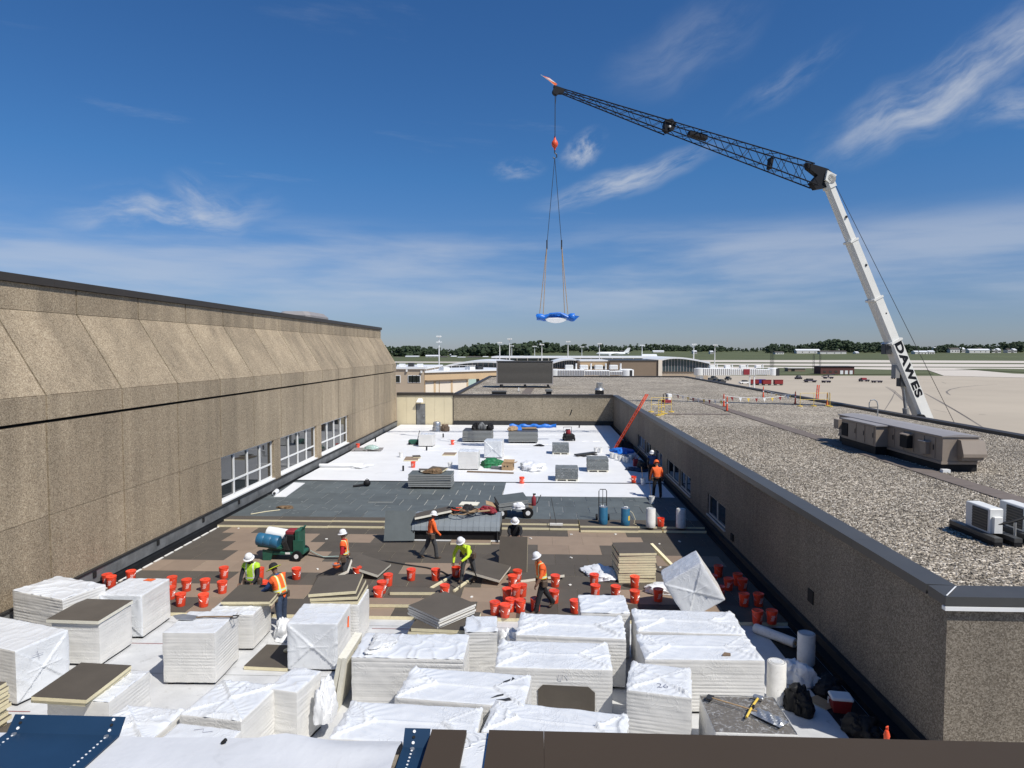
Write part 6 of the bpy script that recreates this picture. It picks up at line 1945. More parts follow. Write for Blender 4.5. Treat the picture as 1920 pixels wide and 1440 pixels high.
MB().tube([(.62, -.1, 1.05), (.70, -.1, 1.2), (.70, .15, 1.2), (.62, .15, 1.05)], .02, 6).build('handle', MT['green'], t)
MB().box(-.62, -.50, -.335, -.322, .24, .31).build('plate', MT['white'], t)
MB().box(.10, .28, -.335, -.322, .24, .31).build('plate', MT['white'], t)
# hose lines snaking over the brown boards to the bending worker
def hose(label, px, z, r, mat):
    pts = []
    for a, b in zip(px[:-1], px[1:]):
        for k in range(6):
            u = k / 6
            p = at(a[0] + (b[0] - a[0]) * u, a[1] + (b[1] - a[1]) * u, z)
            pts.append((p.x, p.y, z))
    p = at(*px[-1], z); pts.append((p.x, p.y, z))
    return tag(MB().tube(pts, r, 6).build('hose', MT[mat], None, True), label, 'hose')
hose('dark spray hose running from the green cart towards the bending worker', [(578, 1040), (610, 1046), (650, 1047), (690, 1048), (730, 1053), (765, 1059), (800, 1064), (830, 1072), (862, 1090)], ZB + .03, .022, 'steel_dark')
hose('blue and white air hose beside the green cart', [(578, 1030), (592, 1038), (606, 1044), (632, 1043), (655, 1044)], ZB + .06, .016, 'cyan')
hose('pale hose lying left of the grey skylight', [(470, 964), (500, 959), (525, 956)], ZG + .02, .02, 'foam')
heap('knot of hose on the grey boards left of the skylight', at(537, 952, ZG).x, at(537, 952, ZG).y, ZG, .4, .35, .12, 15, 'junk', 0, 'hose_knot', 'hose')

# curved skylight unit with junk on top
t = thing('skylight', 'long grey metal clad skylight with a black open curb', 'skylight', (-5.15, 26.35, ZB))
SW = 3.55
MB().box(0, SW, .12, 1.75, .0, .42).build('curb', MT['black'], t)
MB().box(-.03, SW + .03, .06, .14, .40, .46).build('curb_rail', MT['steel_dark'], t)
MB().box(0, SW, .08, .119, .02, .07).build('sill_strip', MT['white'], t)
prof = [(0.02, .465), (.10, .62), (.28, .78), (.55, .90), (.95, .96), (1.45, .90), (1.8, .75), (1.85, .465)]
m = MB(); m.extr([(0, y, z) for y, z in prof], (SW, 0, 0)); m.build('cladding', MT['clad'], t)
for k in range(15):
    x = .12 + k * (SW - .24) / 14
    m = MB(); m.extr([(x, y - .012, z + .012) for y, z in prof[:6]] + [(x, y, z) for y, z in reversed(prof[:6])], (.03, 0, 0)); m.build('seam', MT['clad'], t)
for x in (.05, SW - .1):
    MB().box(x, x + .05, .02, .09, .0, .42).build('post', MT['steel_dark'], t)
o = loose_board('brown board resting on the left end of the grey skylight', -4.4, 27.0, 1.10, 1.5, 1.0, 14, (-4, -9), edge='foam_pale')
o = loose_board('dark grey cover board leaning against the left end of the skylight', -5.65, 26.5, .72, 1.22, 1.22, 4, (64, 0), mat='cover', edge='cover_edge', th=.04)
loose_board('grey cover board lying flat behind the skylight', at(715, 940, ZG).x, at(715, 940, ZG).y + .3, ZG, 1.22, 1.22, 2, mat='cover', edge='cover_edge', th=.06)
# tangled hoses and clothes on the skylight: single heaps
rj = random.Random(8)
j = thing('hose_tangle', 'tangled brown hoses heaped on the grey skylight', 'hoses', (-2.75, 27.2, 1.07))
for k in range(9):
    cx, cy, rr = rj.uniform(-.7, .6), rj.uniform(-.3, .3), rj.uniform(.15, .32)
    pts = [(cx + rr * 1.4 * math.cos(a), cy + rr * math.sin(a), .05 + .05 * rj.random() + .03 * k * .5) for a in np.linspace(0, 6.0, 14)]
    MB().tube(pts, .022, 5).build('hose', MT[('junk', 'steel_dark', 'card', 'orange_red')[k % 4]], j, True)
for lab, dx, dy, mat, s in (('black jacket heaped on the hoses', -.2, .15, 'black_cloth', .3), ('maroon cloth heaped at the right end of the skylight', .65, .1, 'maroon', .3), ('black tool bag on the left of the hose tangle', -.9, .05, 'black', .24)):
    heap(lab, -2.75 + dx, 27.2 + dy, 1.12, s * 1.3, s, s * 1.0, int(100 * s + 50 * dx + 60), mat, 0, 'cloth_heap', 'cloth')
t = tag(MB().extr([(-.45, -.04, 0), (.45, -.02, .02), (.45, .05, .02), (-.45, .04, 0)], (0, 0, .05)).build('plank', MT['wood'], None, False, (-2.45, 26.95, 1.2), R(20)), 'short pale plank on the hose tangle', 'plank')

# four wheel cart with grey boards
q = at(962, 972, ZG)
t = thing('material_cart', 'four wheel cart loaded with a thick stack of grey boards', 'cart', (q.x, q.y + .45, ZG), R(6))
MB().box(-.85, .85, -.40, .40, .40, .48).build('deck', MT['wood_dark'], t)
MB().extr([(-1.25, -.35, .62), (-.8, -.40, .48), (-.8, .40, .48), (-1.25, .35, .62)], (0, 0, .03)).build('tilted_tray', MT['card'], t)
for sx in (-.55, .62):
    for s in (-.45, .45):
        w_ = MB().lathe([(.10, -.07), (.22, -.07), (.245, -.04), (.245, .04), (.22, .07), (.10, .07)], 18, T(sx, s, .245, 0, R(90))).build('wheel', MT['black'], t, True)
        MB().cyl((sx, s - .075, .245), (sx, s + .075, .245), .105, None, 14).build('rim', MT['white'], w_)
    MB().cyl((sx, -.45, .245), (sx, .45, .245), .03, None, 6).build('axle', MT['steel_dark'], t)
MB().tube([(.85, 0, .45), (1.1, 0, .6), (1.25, 0, .95)], .025, 6).build('tow_bar', MT['steel_dark'], t)
bs = thing('board_stack', 'stack of grey boards lying on the four wheel cart', 'board stack', (q.x - .1, q.y + .50, ZG + .49), R(12))
bs.rotation_euler = (R(7), R(-5), R(14))
for k in range(6):
    obj('board', board_mesh('cover', 1.35, 1.05, .055, 'cover_edge'), bs, (rj.uniform(-.02, .02), rj.uniform(-.02, .02), k * .058))
heap('torn film hanging from the loaded cart', q.x + .2, q.y + .02, ZG + .45, .45, .2, .3, 16)
e = thing('fire_extinguisher', 'red extinguisher standing on the end of the loaded cart', 'extinguisher', (q.x + .92, q.y + .5, ZG + .48))
MB().lathe([(.09, 0), (.1, .03), (.1, .34), (.05, .42), (.03, .48)], 12).build('tank', MT['maroon'], e, True)
MB().box(-.04, .09, -.02, .02, .48, .55).build('valve', MT['steel_dark'], e)

# leaf blower lying on the grey boards
q = at(683, 912, ZG)
t = thing('leaf_blower', 'black leaf blower lying on the grey boards', 'blower', (q.x, q.y, ZG), R(12))
MB().ball((.15, 0, .18), (.2, .16, .18), 10, 8).build('motor', MT['black'], t, True)
MB().tube([(.05, 0, .12), (-.25, -.05, .08), (-.6, -.12, .05)], .06, 8).build('tube', MT['black'], t, True)
MB().tube([(.05, 0, .34), (.15, 0, .42), (.27, 0, .34)], .02, 6).build('handle', MT['black'], t)

# stacks of metal sheets / grey boards
def sheet_stack(label, px0, px1, pyb, z, n, th, gap, dep, mat, edge='cover_edge', rz=0, base=True):
    a, b = at(px0, pyb, z), at(px1, pyb, z)
    L = (b - a).length
    t = thing('sheet_stack', label, 'stack', ((a.x + b.x) / 2, a.y + dep / 2, z), rz)
    z_ = .0
    if base:
        for k in (-.4, 0, .4):
            MB().box(L * k - .05, L * k + .05, -dep * .46, dep * .46, 0, .12).build('bearer', MT['black'], t)
        z_ = .123
    for k in range(n):
        obj('sheet', board_mesh(mat, L, dep, th, edge), t, (rj.uniform(-.02, .02), rj.uniform(-.02, .02), z_), R(rj.uniform(-.8, .8)))
        z_ += th + gap
    t['top'] = z_
    return t, (a.x + b.x) / 2, a.y + dep / 2, z + z_
t, X, Y, Z = sheet_stack('stack of dark grey boards at the edge of the white membrane', 765, 846, 917, ZG, 7, .07, .03, 1.3, 'cover')
loose_board('brown board piece on the dark grey board stack', X - .3, Y + .3, Z, .8, .6, 20, (0, 4), edge='foam_pale')
loose_board('square dark board piece on the dark grey board stack', X + .3, Y + .35, Z + .06, .9, .8, -12, (3, 3))
heap('leather tool belts heaped on the dark grey board stack', X + .2, Y - .2, Z, .65, .4, .28, 18, 'junk', 0, 'tool_belt', 'tool belt')
t, X, Y, Z = sheet_stack('left ribbed metal stack near the rear wall', 867, 922, 829, ZW, 8, .07, .035, 2.2, 'coping_grey')
for k, dx in enumerate((-.2, .35, .95)):
    heap(['left black bag on the left ribbed metal stack', 'middle grey bag on the left ribbed metal stack', 'right black bag on the left ribbed metal stack'][k], X + dx, Y, Z, .38, .5, .55, 20 + k, ('black', 'flash', 'black')[k], 0, 'tool_bag', 'bag')
t, X, Y, Z = sheet_stack('right ribbed metal stack near the rear wall', 953, 1008, 831, ZW, 8, .07, .035, 2.2, 'coping_grey')
heap('cardboard and cloth scraps on the right ribbed metal stack', X - .9, Y, Z, .5, .7, .3, 25, 'card', 0, 'scraps', 'scraps')
q = at(1004, 807, ZW)
t = thing('tarp_roll', 'blue tarp rolled up along the right ribbed metal stack', 'tarp', (X + .75, Y + .9, Z + .02), R(6))
pts = [(-1.9 + 3.9 * k / 16, .05 * math.sin(k), .18 + .04 * math.sin(k * 1.7)) for k in range(17)]
MB().tube(pts, .22, 9, None, [.5 + .5 * abs(math.sin(k * .8 + 1)) * (1 - .03 * k) for k in range(17)]).build('roll', MT['blue_tarp'], t, True)
MB().extr([(-1.6, -.6, .05), (-1.0, -.3, .3), (-.9, -.9, -.25)], (0, .04, .03)).build('loose_flap', MT['blue_tarp'], t)
MB().box(-1.0, .3, -.35, .1, -.0, .12).build('plank', MT['wood'], t)
# grey wrapped bundles on pallets
def grey_bundle(label, px0, px1, pyb, h, dep, seed):
    a, b = at(px0, pyb, ZW), at(px1, pyb, ZW); L = (b - a).length
    t = thing('board_bundle', label, 'bundle', ((a.x + b.x) / 2, a.y + dep / 2, ZW), R(rj.uniform(-3, 3)))
    for k in (-.45, 0, .45):
        MB().box(L * k - .05, L * k + .05, -dep / 2, dep / 2, 0, .09).build('pallet_block', MT['foam_pale'], t)
    MB().box(-L / 2, L / 2, -dep / 2, dep / 2, .093, .12).build('pallet_deck', MT['foam_pale'], t)
    n = int((h - .13) / .075)
    for k in range(n):
        obj('board', board_mesh('cover', L, dep, .07, 'cover'), t, (rj.uniform(-.012, .012), rj.uniform(-.012, .012), .125 + k * .075))
    obj('film', wrap_mesh(L + .03, dep + .03, n * .075 + .01, seed, top='crumple', ribs=.004, mats=(MT['film'], MT['film'])), t, (0, 0, .13))
    return t
grey_bundle('grey wrapped bundle on a pallet beside the roof welder', 1036, 1067, 852, .75, 1.2, 51)
grey_bundle('grey wrapped bundle on a pallet near the membrane edge', 1042, 1084, 902, .80, 1.25, 52)
grey_bundle('grey wrapped bundle with white labels near the wall shade', 1102, 1141, 885, .85, 1.3, 53)
a = at(858, 881, ZW); b = at(898, 881, ZW)
bundle('white ribbed bundle on the finished roof behind the dark grey boards', (a.x + b.x) / 2, a.y + .62, 1.28, 1.24, 1.15, 0, 54, z0=ZW - .002, top='crumple', ribs=.012)
a = at(908, 859, ZW); b = at(943, 859, ZW)
bundle('white bundle with a crossed folded end on the finished roof', (a.x + b.x) / 2, a.y + .62, 1.26, 1.3, 1.22, -3, 55, z0=ZW - .002, top='plain', fold_faces=('front',), ribs=.004)
q = at(798, 838, ZW)
bundle('low white covered box on the far white roof by the grey door', q.x, q.y + .7, 1.15, 1.2, .95, 0, 56, z0=ZW - .002, top='crumple', ribs=0)
# debris: tarp, boxes, plank, boards, pails, rolls of film
heap('green tarp bundled behind the long plank', at(918, 874, ZW).x, at(918, 874, ZW).y, ZW, .8, .8, .48, 30, 'green_tarp', 0, 'tarp', 'tarp')
heap('second fold of green tarp beside the cardboard box', at(932, 872, ZW).x, at(932, 872, ZW).y + .3, ZW, .55, .6, .36, 33, 'green_tarp', 0, 'tarp', 'tarp')
q = at(952, 882, ZW)
t = thing('cardboard_box', 'open cardboard box beside the green tarp', 'box', (q.x, q.y + .3, ZW), R(-8))
for a_ in ((-.35, .35, -.28, -.26), (-.35, .35, .26, .28), (-.35, -.33, -.258, .258), (.33, .35, -.258, .258)):
    MB().box(a_[0], a_[1], a_[2], a_[3], .012, .42).build('side', MT['card'], t)
MB().box(-.35, .35, -.28, .28, 0, .010).build('bottom', MT['card'], t)
MB().extr([(-.35, .28, .42), (.35, .28, .42), (.35, .50, .56), (-.35, .50, .56)], (0, .015, .01)).build('flap', MT['card'], t)
MB().extr([(.35, -.26, .42), (.35, .26, .42), (.58, .26, .50), (.58, -.26, .50)], (.0, 0, .012)).build('flap', MT['card'], t)
for k in (-.18, .02):
    MB().cyl((k, -.283, .25), (k, -.287, .25), .05, None, 10).build('hand_hole', MT['dark'], t)
a, b = at(876, 885, ZW), at(963, 888, ZW)
t = tag(MB().box(0, (b - a).length, -.07, .07, 0, .07).build('plank', MT['wood_dark'], None, False, (a.x, a.y, ZW), math.atan2(b.y - a.y, b.x - a.x)), 'long brown plank lying in front of the green tarp', 'plank')
q = at(934, 880, ZW)
t = thing('film_roll', 'small grey roll lying on the white roof behind the plank', 'roll', (q.x, q.y, ZW), R(-15))
MB().lathe([(.09, -.45), (.10, -.43), (.10, .43), (.09, .45)], 12, T(0, 0, .1, 0, 0, R(90))).build('body', MT['flash'], t, True)
MB().lathe([(.04, .45), (.04, .47)], 8, T(0, 0, .1, 0, 0, R(90))).build('core', MT['card'], t)
for px, py, w_, d_, a_, lab in ((772, 861, .95, 1.6, 6, 'tan board offcut with a dark piece on it on the white roof'), (843, 852, .9, 1.2, 0, 'tan board offcut beside the white ribbed bundle')):
    q = at(px, py, ZW)
    loose_board(lab, q.x, q.y, ZW + .002, w_, d_, a_, mat='facer_tan', th=.06)
q = at(781, 858, ZW)
loose_board('small dark board on the tan offcut', q.x, q.y, ZW + .066, .55, .9, 14, (0, 0), th=.04)
q = at(880, 945, ZG)
loose_board('pale wood board behind the hose tangle', q.x, q.y, ZG, .9, .7, -6, mat='foam_pale', th=.03)
def pail(label, px, py, z, group=None, stick=False):
    p = at(px, py, z)
    t = thing('pail', label, 'pail', (p.x, p.y, z), rnd.uniform(0, 3), group)
    MB().lathe([(.125, 0), (.145, .33), (.152, .335), (.150, .36), (.14, .36), (.12, .06)], 16).build('body', MT['white'], t, True)
    MB().tube([(.15 * math.cos(a), .15 * math.sin(a), .33 - .1 * math.sin(a)) for a in np.linspace(0, math.pi, 9)], .005, 4).build('handle', MT['steel'], t)
    if stick:
        MB().tube([(.02, 0, .05), (.05, .1, 1.0)], .012, 5).build('stirring_stick', MT['wood_dark'], t)
    return t
pail('white pail beside the tan offcuts by the left side', 752, 857, ZW)
pail('white pail at the right end of the dark grey board stack', 844, 877, ZW)
pail('white pail in front of the white ribbed bundle', 892, 879, ZW)
pail('left of two white pails behind the labelled grey bundle', 1117, 848, ZW); pail('right of two white pails behind the labelled grey bundle', 1125.5, 848.5, ZW)
for px, py in ((1147, 858), (1154, 860), (1162, 863), (1171, 866), (1177, 867), (1160, 857), (1169, 859), (1183, 862)):
    pail('white pail in the huddle at the foot of the orange ladder', px, py, ZW, 'pails at the ladder foot')
pail('white pail with a stirring stick left of the orange hoodie worker', 1206, 909, ZW, None, True)
pail('translucent pail with a stick on the shaded membrane strip', 1222, 944, ZG + .012, None, True)
heap('blue tarp spread over the pails at the ladder foot', at(1168, 858, ZW).x, at(1168, 858, ZW).y + .4, ZW + .3, .9, 1.2, .35, 33, 'blue_tarp', 0, 'tarp', 'tarp')
heap('dark clothes heap by the shaded wall behind the pails', at(1168, 850, ZW).x + .2, at(1168, 850, ZW).y + 1.2, ZW, .7, 1.2, .9, 34, 'black_cloth', 0, 'cloth_heap', 'cloth')
heap('folded blue sheet on the shaded roof near the red can', at(1195, 882, ZW).x, at(1195, 882, ZW).y, ZW, .8, .6, .2, 35, 'jeans', 0, 'folded_sheet', 'sheet')
q = at(1192, 874, ZW)
t = thing('fuel_can', 'red fuel can in the wall shade by the folded blue sheet', 'can', (q.x, q.y, ZW))
MB().bevbox(-.17, .17, -.13, .13, 0, .48, .05).build('tank', MT['maroon'], t)
MB().tube([(-.1, 0, .48), (-.06, 0, .56), (.06, 0, .56), (.1, 0, .48)], .018, 6).build('handle', MT['maroon'], t)
MB().cyl((.12, 0, .46), (.22, 0, .62), .02, None, 6).build('spout', MT['yellow'], t)
q = at(1203, 862, ZW)
t = thing('push_broom', 'broom leaning on the shaded wing wall', 'broom', (6.9, q.y, ZW))
MB().tube([(-.45, 0, .06), (.36, 0, 1.3)], .014, 6).build('handle', MT['wood'], t)
MB().box(-.55, -.40, -.25, .25, 0, .09).build('brush', MT['wood_dark'], t)
heap('dark sacks against the shaded wall behind the hooded worker', 6.55, 42.0, ZW, .5, .9, .55, 36, 'black_cloth', 0, 'sack', 'sack')
# roof welder near the rear wall
q = at(1067, 827, ZW)
t = thing('roof_welder', 'black and red membrane welding machine near the rear wall', 'welder', (q.x, q.y + .5, ZW), R(10))
MB().bevbox(-.42, .42, -.5, .5, .12, .55, .08).build('body', MT['black'], t)
MB().tube([(-.3, .4, .5), (-.36, .55, 1.05), (.36, .55, 1.05), (.3, .4, .5)], .03, 7).build('handle', MT['steel_dark'], t)
MB().lathe([(.20, 0), (.22, .1), (.18, .3), (.1, .36)], 14, T(-.05, 0, .553)).build('blower', MT['maroon'], t, True)
MB().tube([(-.4, -.2, .3), (-.55, -.4, .5), (-.3, -.3, .95), (.1, 0, .9)], .04, 7).build('cable', MT['black'], t, True)
for s in (-.40, .40):
    for yy in (-.35, .35):
        MB().cyl((s - .05, yy, .14), (s + .05, yy, .14), .14, None, 12).build('wheel', MT['black'], t)
q = at(1011, 836, ZW)
heap('black glove on the white roof between the stacks', q.x, q.y, ZW, .45, .35, .12, 40, 'black', 0, 'glove', 'glove')
q = at(818, 809, ZW)
t = thing('sheet_metal_vent', 'galvanised vent cap standing by the grey door', 'vent', (q.x, q.y + .4, ZW))
MB().lathe([(.45, 0), (.42, .35), (.36, .4), (.36, .75), (.3, .85), (.1, .9)], 16).build('cap', MT['steel'], t, True)
MB().lathe([(.55, 0), (.46, .06)], 16).build('flange', MT['steel'], t)
heap('dark tool heap beside the galvanised vent cap', q.x + .75, q.y + .3, ZW, .5, .5, .75, 41, 'wood_dark', 0, 'tool_heap', 'tools')
q = at(776, 833, ZW)
t = thing('green_blower', 'small green machine with an upright handle on the far white roof', 'machine', (q.x, q.y, ZW))
MB().bevbox(-.4, .4, -.3, .3, .08, .38, .06).build('body', MT['green'], t)
MB().tube([(.3, 0, .35), (.45, .1, 1.1)], .03, 6).build('handle', MT['steel_dark'], t)
for s in (-.3, .3):
    MB().cyl((s, -.33, .1), (s, .33, .1), .1, None, 10).build('wheel', MT['black'], t)
# pallet with rolls beside the windows
q = at(687, 846, ZW)
t = thing('pallet', 'low grey pallet by the hall windows', 'pallet', (q.x, q.y + .4, ZW), R(4))
for k in range(5):
    MB().box(-1.1, 1.1, -.55 + k * .25, -.37 + k * .25, .10, .125).build('slat', MT['hvac_top'], t)
for k in (-1, 0, 1):
    MB().box(k - .05, k + .05, -.55, .63, 0, .098).build('runner', MT['hvac_top'], t)
heap('pale blue sheet folded on the low grey pallet', q.x + .25, q.y + .45, ZW + .13, .8, .5, .3, 43, 'cyan', 0, 'folded_sheet', 'sheet')
q = at(640, 876, ZW)
t = thing('membrane_roll', 'white membrane roll lying near the hall windows', 'roll', (q.x, q.y, ZW), R(4))
MB().lathe([(.11, -1.4), (.12, -1.38), (.12, 1.38), (.11, 1.4)], 14, T(0, 0, .12, 0, 0, R(90))).build('body', MT['tpo'], t, True)
MB().lathe([(.05, 1.4), (.05, 1.41)], 10, T(0, 0, .12, 0, 0, R(90))).build('core', MT['card'], t)
heap('loose white membrane scraps near the hall windows', at(680, 874, ZW).x, at(680, 874, ZW).y, ZW, .8, 1.0, .12, 44, 'tpo', 0, 'membrane_scrap', 'scrap')
q = at(515, 929, ZG)
t = thing('membrane_roll', 'end of the unrolled membrane by the hall window sill', 'roll', (q.x, q.y, ZG), R(100))
MB().lathe([(.11, -.05), (.12, -.04), (.12, .55), (.11, .56)], 14, T(0, 0, .12, 0, 0, R(90))).build('body', MT['tpo'], t, True)
MB().lathe([(.07, -.07), (.07, -.051)], 10, T(0, 0, .12, 0, 0, R(90))).build('core', MT['steel_dark'], t)
a, b = at(1080, 856, ZW), at(1117, 851, ZW)
t = thing('roller_frame', 'long black frame lying behind the labelled grey bundle', 'frame', (a.x, a.y, ZW), math.atan2(b.y - a.y, b.x - a.x))
MB().box(0, 1.9, -.2, .2, .06, .16).build('bar', MT['steel_dark'], t)
MB().box(.3, .55, -.5, .3, 0, .055).build('foot', MT['black'], t)
MB().box(1.4, 1.65, -.5, .3, 0, .055).build('foot', MT['black'], t)
# boards propped up on the brown floor
def propped(label, px, py, L, W_, deg, tilt, z=.45, mat='facer', edge='foam_pale', th=.09):
    p = at(px, py, z)
    loose_board(label, p.x, p.y, z, L, W_, deg, tilt, mat=mat, edge=edge, th=th)
propped('brown board propped up beside the red shirted worker', 625, 1078, 1.22, 1.22, 10, (0, -24), .35)
propped('brown board propped behind the red shirted worker, facing down', 690, 1062, 1.22, 1.22, -8, (0, 14), .35)
propped('brown board propped up behind the bending worker', 925, 1052, 1.22, 1.1, 18, (0, -22), .32)
propped('second brown board leaning beside the one behind the bending worker', 945, 1058, 1.0, .9, 24, (0, -26), .25)
propped('brown board tipped over a black shadow at the bending worker\u2019s feet', 915, 1070, 1.22, 1.22, -14, (4, 10), .38)
propped('tan board lying on the boards behind the bending worker', 884, 1013, 1.6, 1.22, 2, (0, 0), .115, 'facer_tan', 'foam', .07)
propped('brown board lying beside the striding worker', 1012, 1078, 1.5, 1.0, 12, (0, -4), .14)
propped('cream edged strip lying on the brown boards', 780, 1112, 1.6, .35, 2, (0, 0), .115, 'facer', 'foam', .1)
propped('long cream edged board at the front edge of the brown floor', 745, 1133, 2.0, .5, 1, (0, 0), .115, 'facer_tan', 'foam', .1)
for k, (px, py, dg) in enumerate(((828, 1092, 66), (868, 1097, 70))):
    p = at(px, py, .13)
    loose_board(['left cream strip pointing at the bending worker', 'right cream strip pointing at the bending worker'][k], p.x, p.y, .115, 1.3, .07, dg, mat='foam', th=.06)
# board held upright by the kneeling-height worker
c_ = at(962, 1078, .12)
o = loose_board('brown board held upright by the worker in black', c_.x, c_.y + .32, .115 + .62, .98, 1.22, -4, (74, 0), edge='foam', th=.09)
# shaded corner: bags, cooler
q = at(1498, 1332, .004)
heap('black rubbish bag in the shade beside the white roll', q.x, q.y, .004, .36, .36, .58, 60, 'black', 0, 'rubbish_bag', 'bag')
q = at(1618, 1378, .004)
heap('black rubbish bag against the wing wall near the corner post', q.x, q.y, .004, .40, .42, .42, 61, 'black', 30, 'rubbish_bag', 'bag')
q = at(1552, 1296, .004)
heap('dark heap of sacks at the foot of the shaded wing wall', q.x, q.y, .004, .40, .5, .34, 62, 'black_cloth', 0, 'sack', 'sack')
q = at(1580, 1338, .004)
t = thing('cooler', 'red cool box with a white lid in the wall shade', 'cooler', (q.x, q.y + .12, .004), R(-8))
m = MB(); m.extr([(-.16, -.14, 0), (.16, -.14, 0), (.20, -.17, .30), (-.20, -.17, .30)], (0, .3, 0)); m.build('tub', MT['cart_red'], t)
MB().bevbox(-.22, .22, -.19, .16, .302, .36, .02).build('lid', MT['white'], t)
MB().tube([(-.21, 0, .25), (-.25, 0, .3), (-.25, 0, .15)], .012, 5).build('handle', MT['white'], t)
q = at(1540, 1318, .01)
loose_board('small pale board in the wall shade by the black bag', q.x, q.y, .01, .35, .5, 30, mat='card', th=.02)

# ================================================================== PEOPLE
def person(label, loc, rz, pose, clothes, hat='white', vest_=None, h=1.0, brim=None):
    """one skinned body: skeleton edges -> Skin + Subdivision, faces coloured by nearest limb"""
    lean, hp = R(pose.get('lean', 3)), R(pose.get('head', 5))
    sway = R(pose.get('sway', 0))
    P = Vector((0, 0, 0))
    td = Vector((math.sin(sway), math.sin(lean), math.cos(lean))).normalized()
    hd = Vector((0, math.sin(lean * .5 + hp), math.cos(lean * .5 + hp)))
    nrm = Vector((0, math.cos(lean), -math.sin(lean)))
    V, Rd, E, Tg = [], [], [], []
    def add(p, r, par=None, tg=None):
        V.append(Vector(p)); Rd.append(r if hasattr(r, '__len__') else (r, r))
        if par is not None:
            E.append((par, len(V) - 1)); Tg.append(tg)
        return len(V) - 1
    pel = add(P, (.170, .128))
    wai = add(P + td * .17, (.165, .125), pel, 'top')
    che = add(P + td * .36, (.195, .140), wai, 'top')
    nb = add(P + td * .50, (.075, .07), che, 'top')
    nk = add(P + td * .50 + hd * .07, .052, nb, 'skin')
    jw = add(V[nk] + hd * .06 + Vector((0, .02, 0)), (.064, .068), nk, 'skin')
    hc = add(V[nk] + hd * .135, (.076, .092), jw, 'skin')
    ht = add(V[nk] + hd * .205, (.062, .072), hc, 'skin')
    tips = []
    for s, key in ((1, 'rarm'), (-1, 'larm')):
        b, o, e, inn = [R(a) for a in pose.get(key, (5, 10, 15, 0))]
        shp = P + td * .46 + Vector((s * .19, 0, 0))
        sh = add(shp, .080, che, 'top')
        ud = Vector((s * math.sin(o), math.sin(b) * math.cos(o), -math.cos(b) * math.cos(o)))
        el_ = add(shp + ud * .29, .060, sh, 'sleeve')
        fd = Vector((-s * math.sin(inn), math.sin(b + e) * math.cos(inn), -math.cos(b + e) * math.cos(inn)))
        wr = add(V[el_] + fd * .25, .042, el_, 'fore')
        pm = add(V[wr] + fd * .07, (.042, .022), wr, 'hand')
        tips.append((V[wr].copy(), V[pm].copy(), fd, s))
    ank = []
    for s, key in ((1, 'rleg'), (-1, 'lleg')):
        a, k, o = [R(x) for x in pose.get(key, (0, 0, 4))]
        hpt = P + Vector((s * .10, 0, -.05))
        hpv = add(hpt, .108, pel, 'leg')
        dn = Vector((s * math.sin(o), math.sin(a) * math.cos(o), -math.cos(a) * math.cos(o)))
        mt_ = add(hpt + dn * .2, .104, hpv, 'leg')
        kn = add(hpt + dn * .42, .082, mt_, 'leg')
        sd_ = Vector((s * math.sin(o) * .5, math.sin(a - k), -math.cos(a - k)))
        cf = add(V[kn] + sd_ * .16, .080, kn, 'leg')
        an = add(V[kn] + sd_ * .42, .066, cf, 'leg')
        fdn = Vector((0, math.cos(a - k) if abs(a - k) > .7 else 1, min(0, math.sin(a - k)) * .8)).normalized()
        ft = add(V[an] + fdn * .06 + Vector((0, 0, -.045)), (.05, .042), an, 'boot')
        to_ = add(V[an] + fdn * .18 + Vector((0, 0, -.05)), (.045, .032), ft, 'boot')
        he = add(V[an] + fdn * -.06 + Vector((0, 0, -.045)), (.042, .038), an, 'boot')
        ank += [V[to_].z, V[he].z]
    dz = -min(ank) + .036
    V = [v + Vector((0, 0, dz)) for v in V]
    me = bpy.data.meshes.new('body'); me.from_pydata([tuple(v) for v in V], E, [])
    tmp = bpy.data.objects.new('tmp', me); COL.objects.link(tmp)
    sk = tmp.modifiers.new('s', 'SKIN'); sk.use_smooth_shade = True
    for sv, r in zip(me.skin_vertices[0].data, Rd):
        sv.radius = r
    me.skin_vertices[0].data[0].use_root = True
    sb = tmp.modifiers.new('d', 'SUBSURF'); sb.levels = 2; sb.render_levels = 2
    bm_ = bpy.data.meshes.new_from_object(tmp.evaluated_get(bpy.context.evaluated_depsgraph_get()))
    bpy.data.objects.remove(tmp)
    bm_.name = 'body'
    keys = ['top', 'skin', 'sleeve', 'fore', 'hand', 'leg', 'boot']
    bm_.materials.clear()
    for k in keys:
        bm_.materials.append(MT[clothes[k]])
    bm_.materials.append(MT['black'])
    co = np.empty(len(bm_.vertices) * 3); bm_.vertices.foreach_get('co', co); co = co.reshape(-1, 3)
    cen = np.array([co[list(p.vertices)].mean(0) for p in bm_.polygons])
    A_ = np.array([V[a] for a, b in E]); B_ = np.array([V[b] for a, b in E])
    rad = np.array([(min(Rd[a]) + min(Rd[b])) / 2 for a, b in E])
    ab = B_ - A_
    tt = np.clip(((cen[:, None, :] - A_) * ab).sum(2) / np.maximum((ab * ab).sum(1), 1e-9), 0, 1)
    dd = np.linalg.norm(cen[:, None, :] - (A_ + tt[..., None] * ab), axis=2) - rad
    seg = dd.argmin(1)
    mi = np.array([keys.index(Tg[s]) for s in seg])
    # belt line: faces of the lowest trunk piece below the hip count as trousers
    low = (cen - np.array(V[0])) @ np.array(td) < -.02
    mi = np.where((mi == 0) & low, keys.index('leg'), mi)
    bm_.polygons.foreach_set('material_index', mi.astype(np.int32))
    bm_.polygons.foreach_set('use_smooth', np.ones(len(mi), dtype=bool))
    # fingers, nose, ears and eyes joined into the same body mesh
    bb = bmesh.new(); bb.from_mesh(bm_)
    ex = MB()
    ex.mi = keys.index('hand')
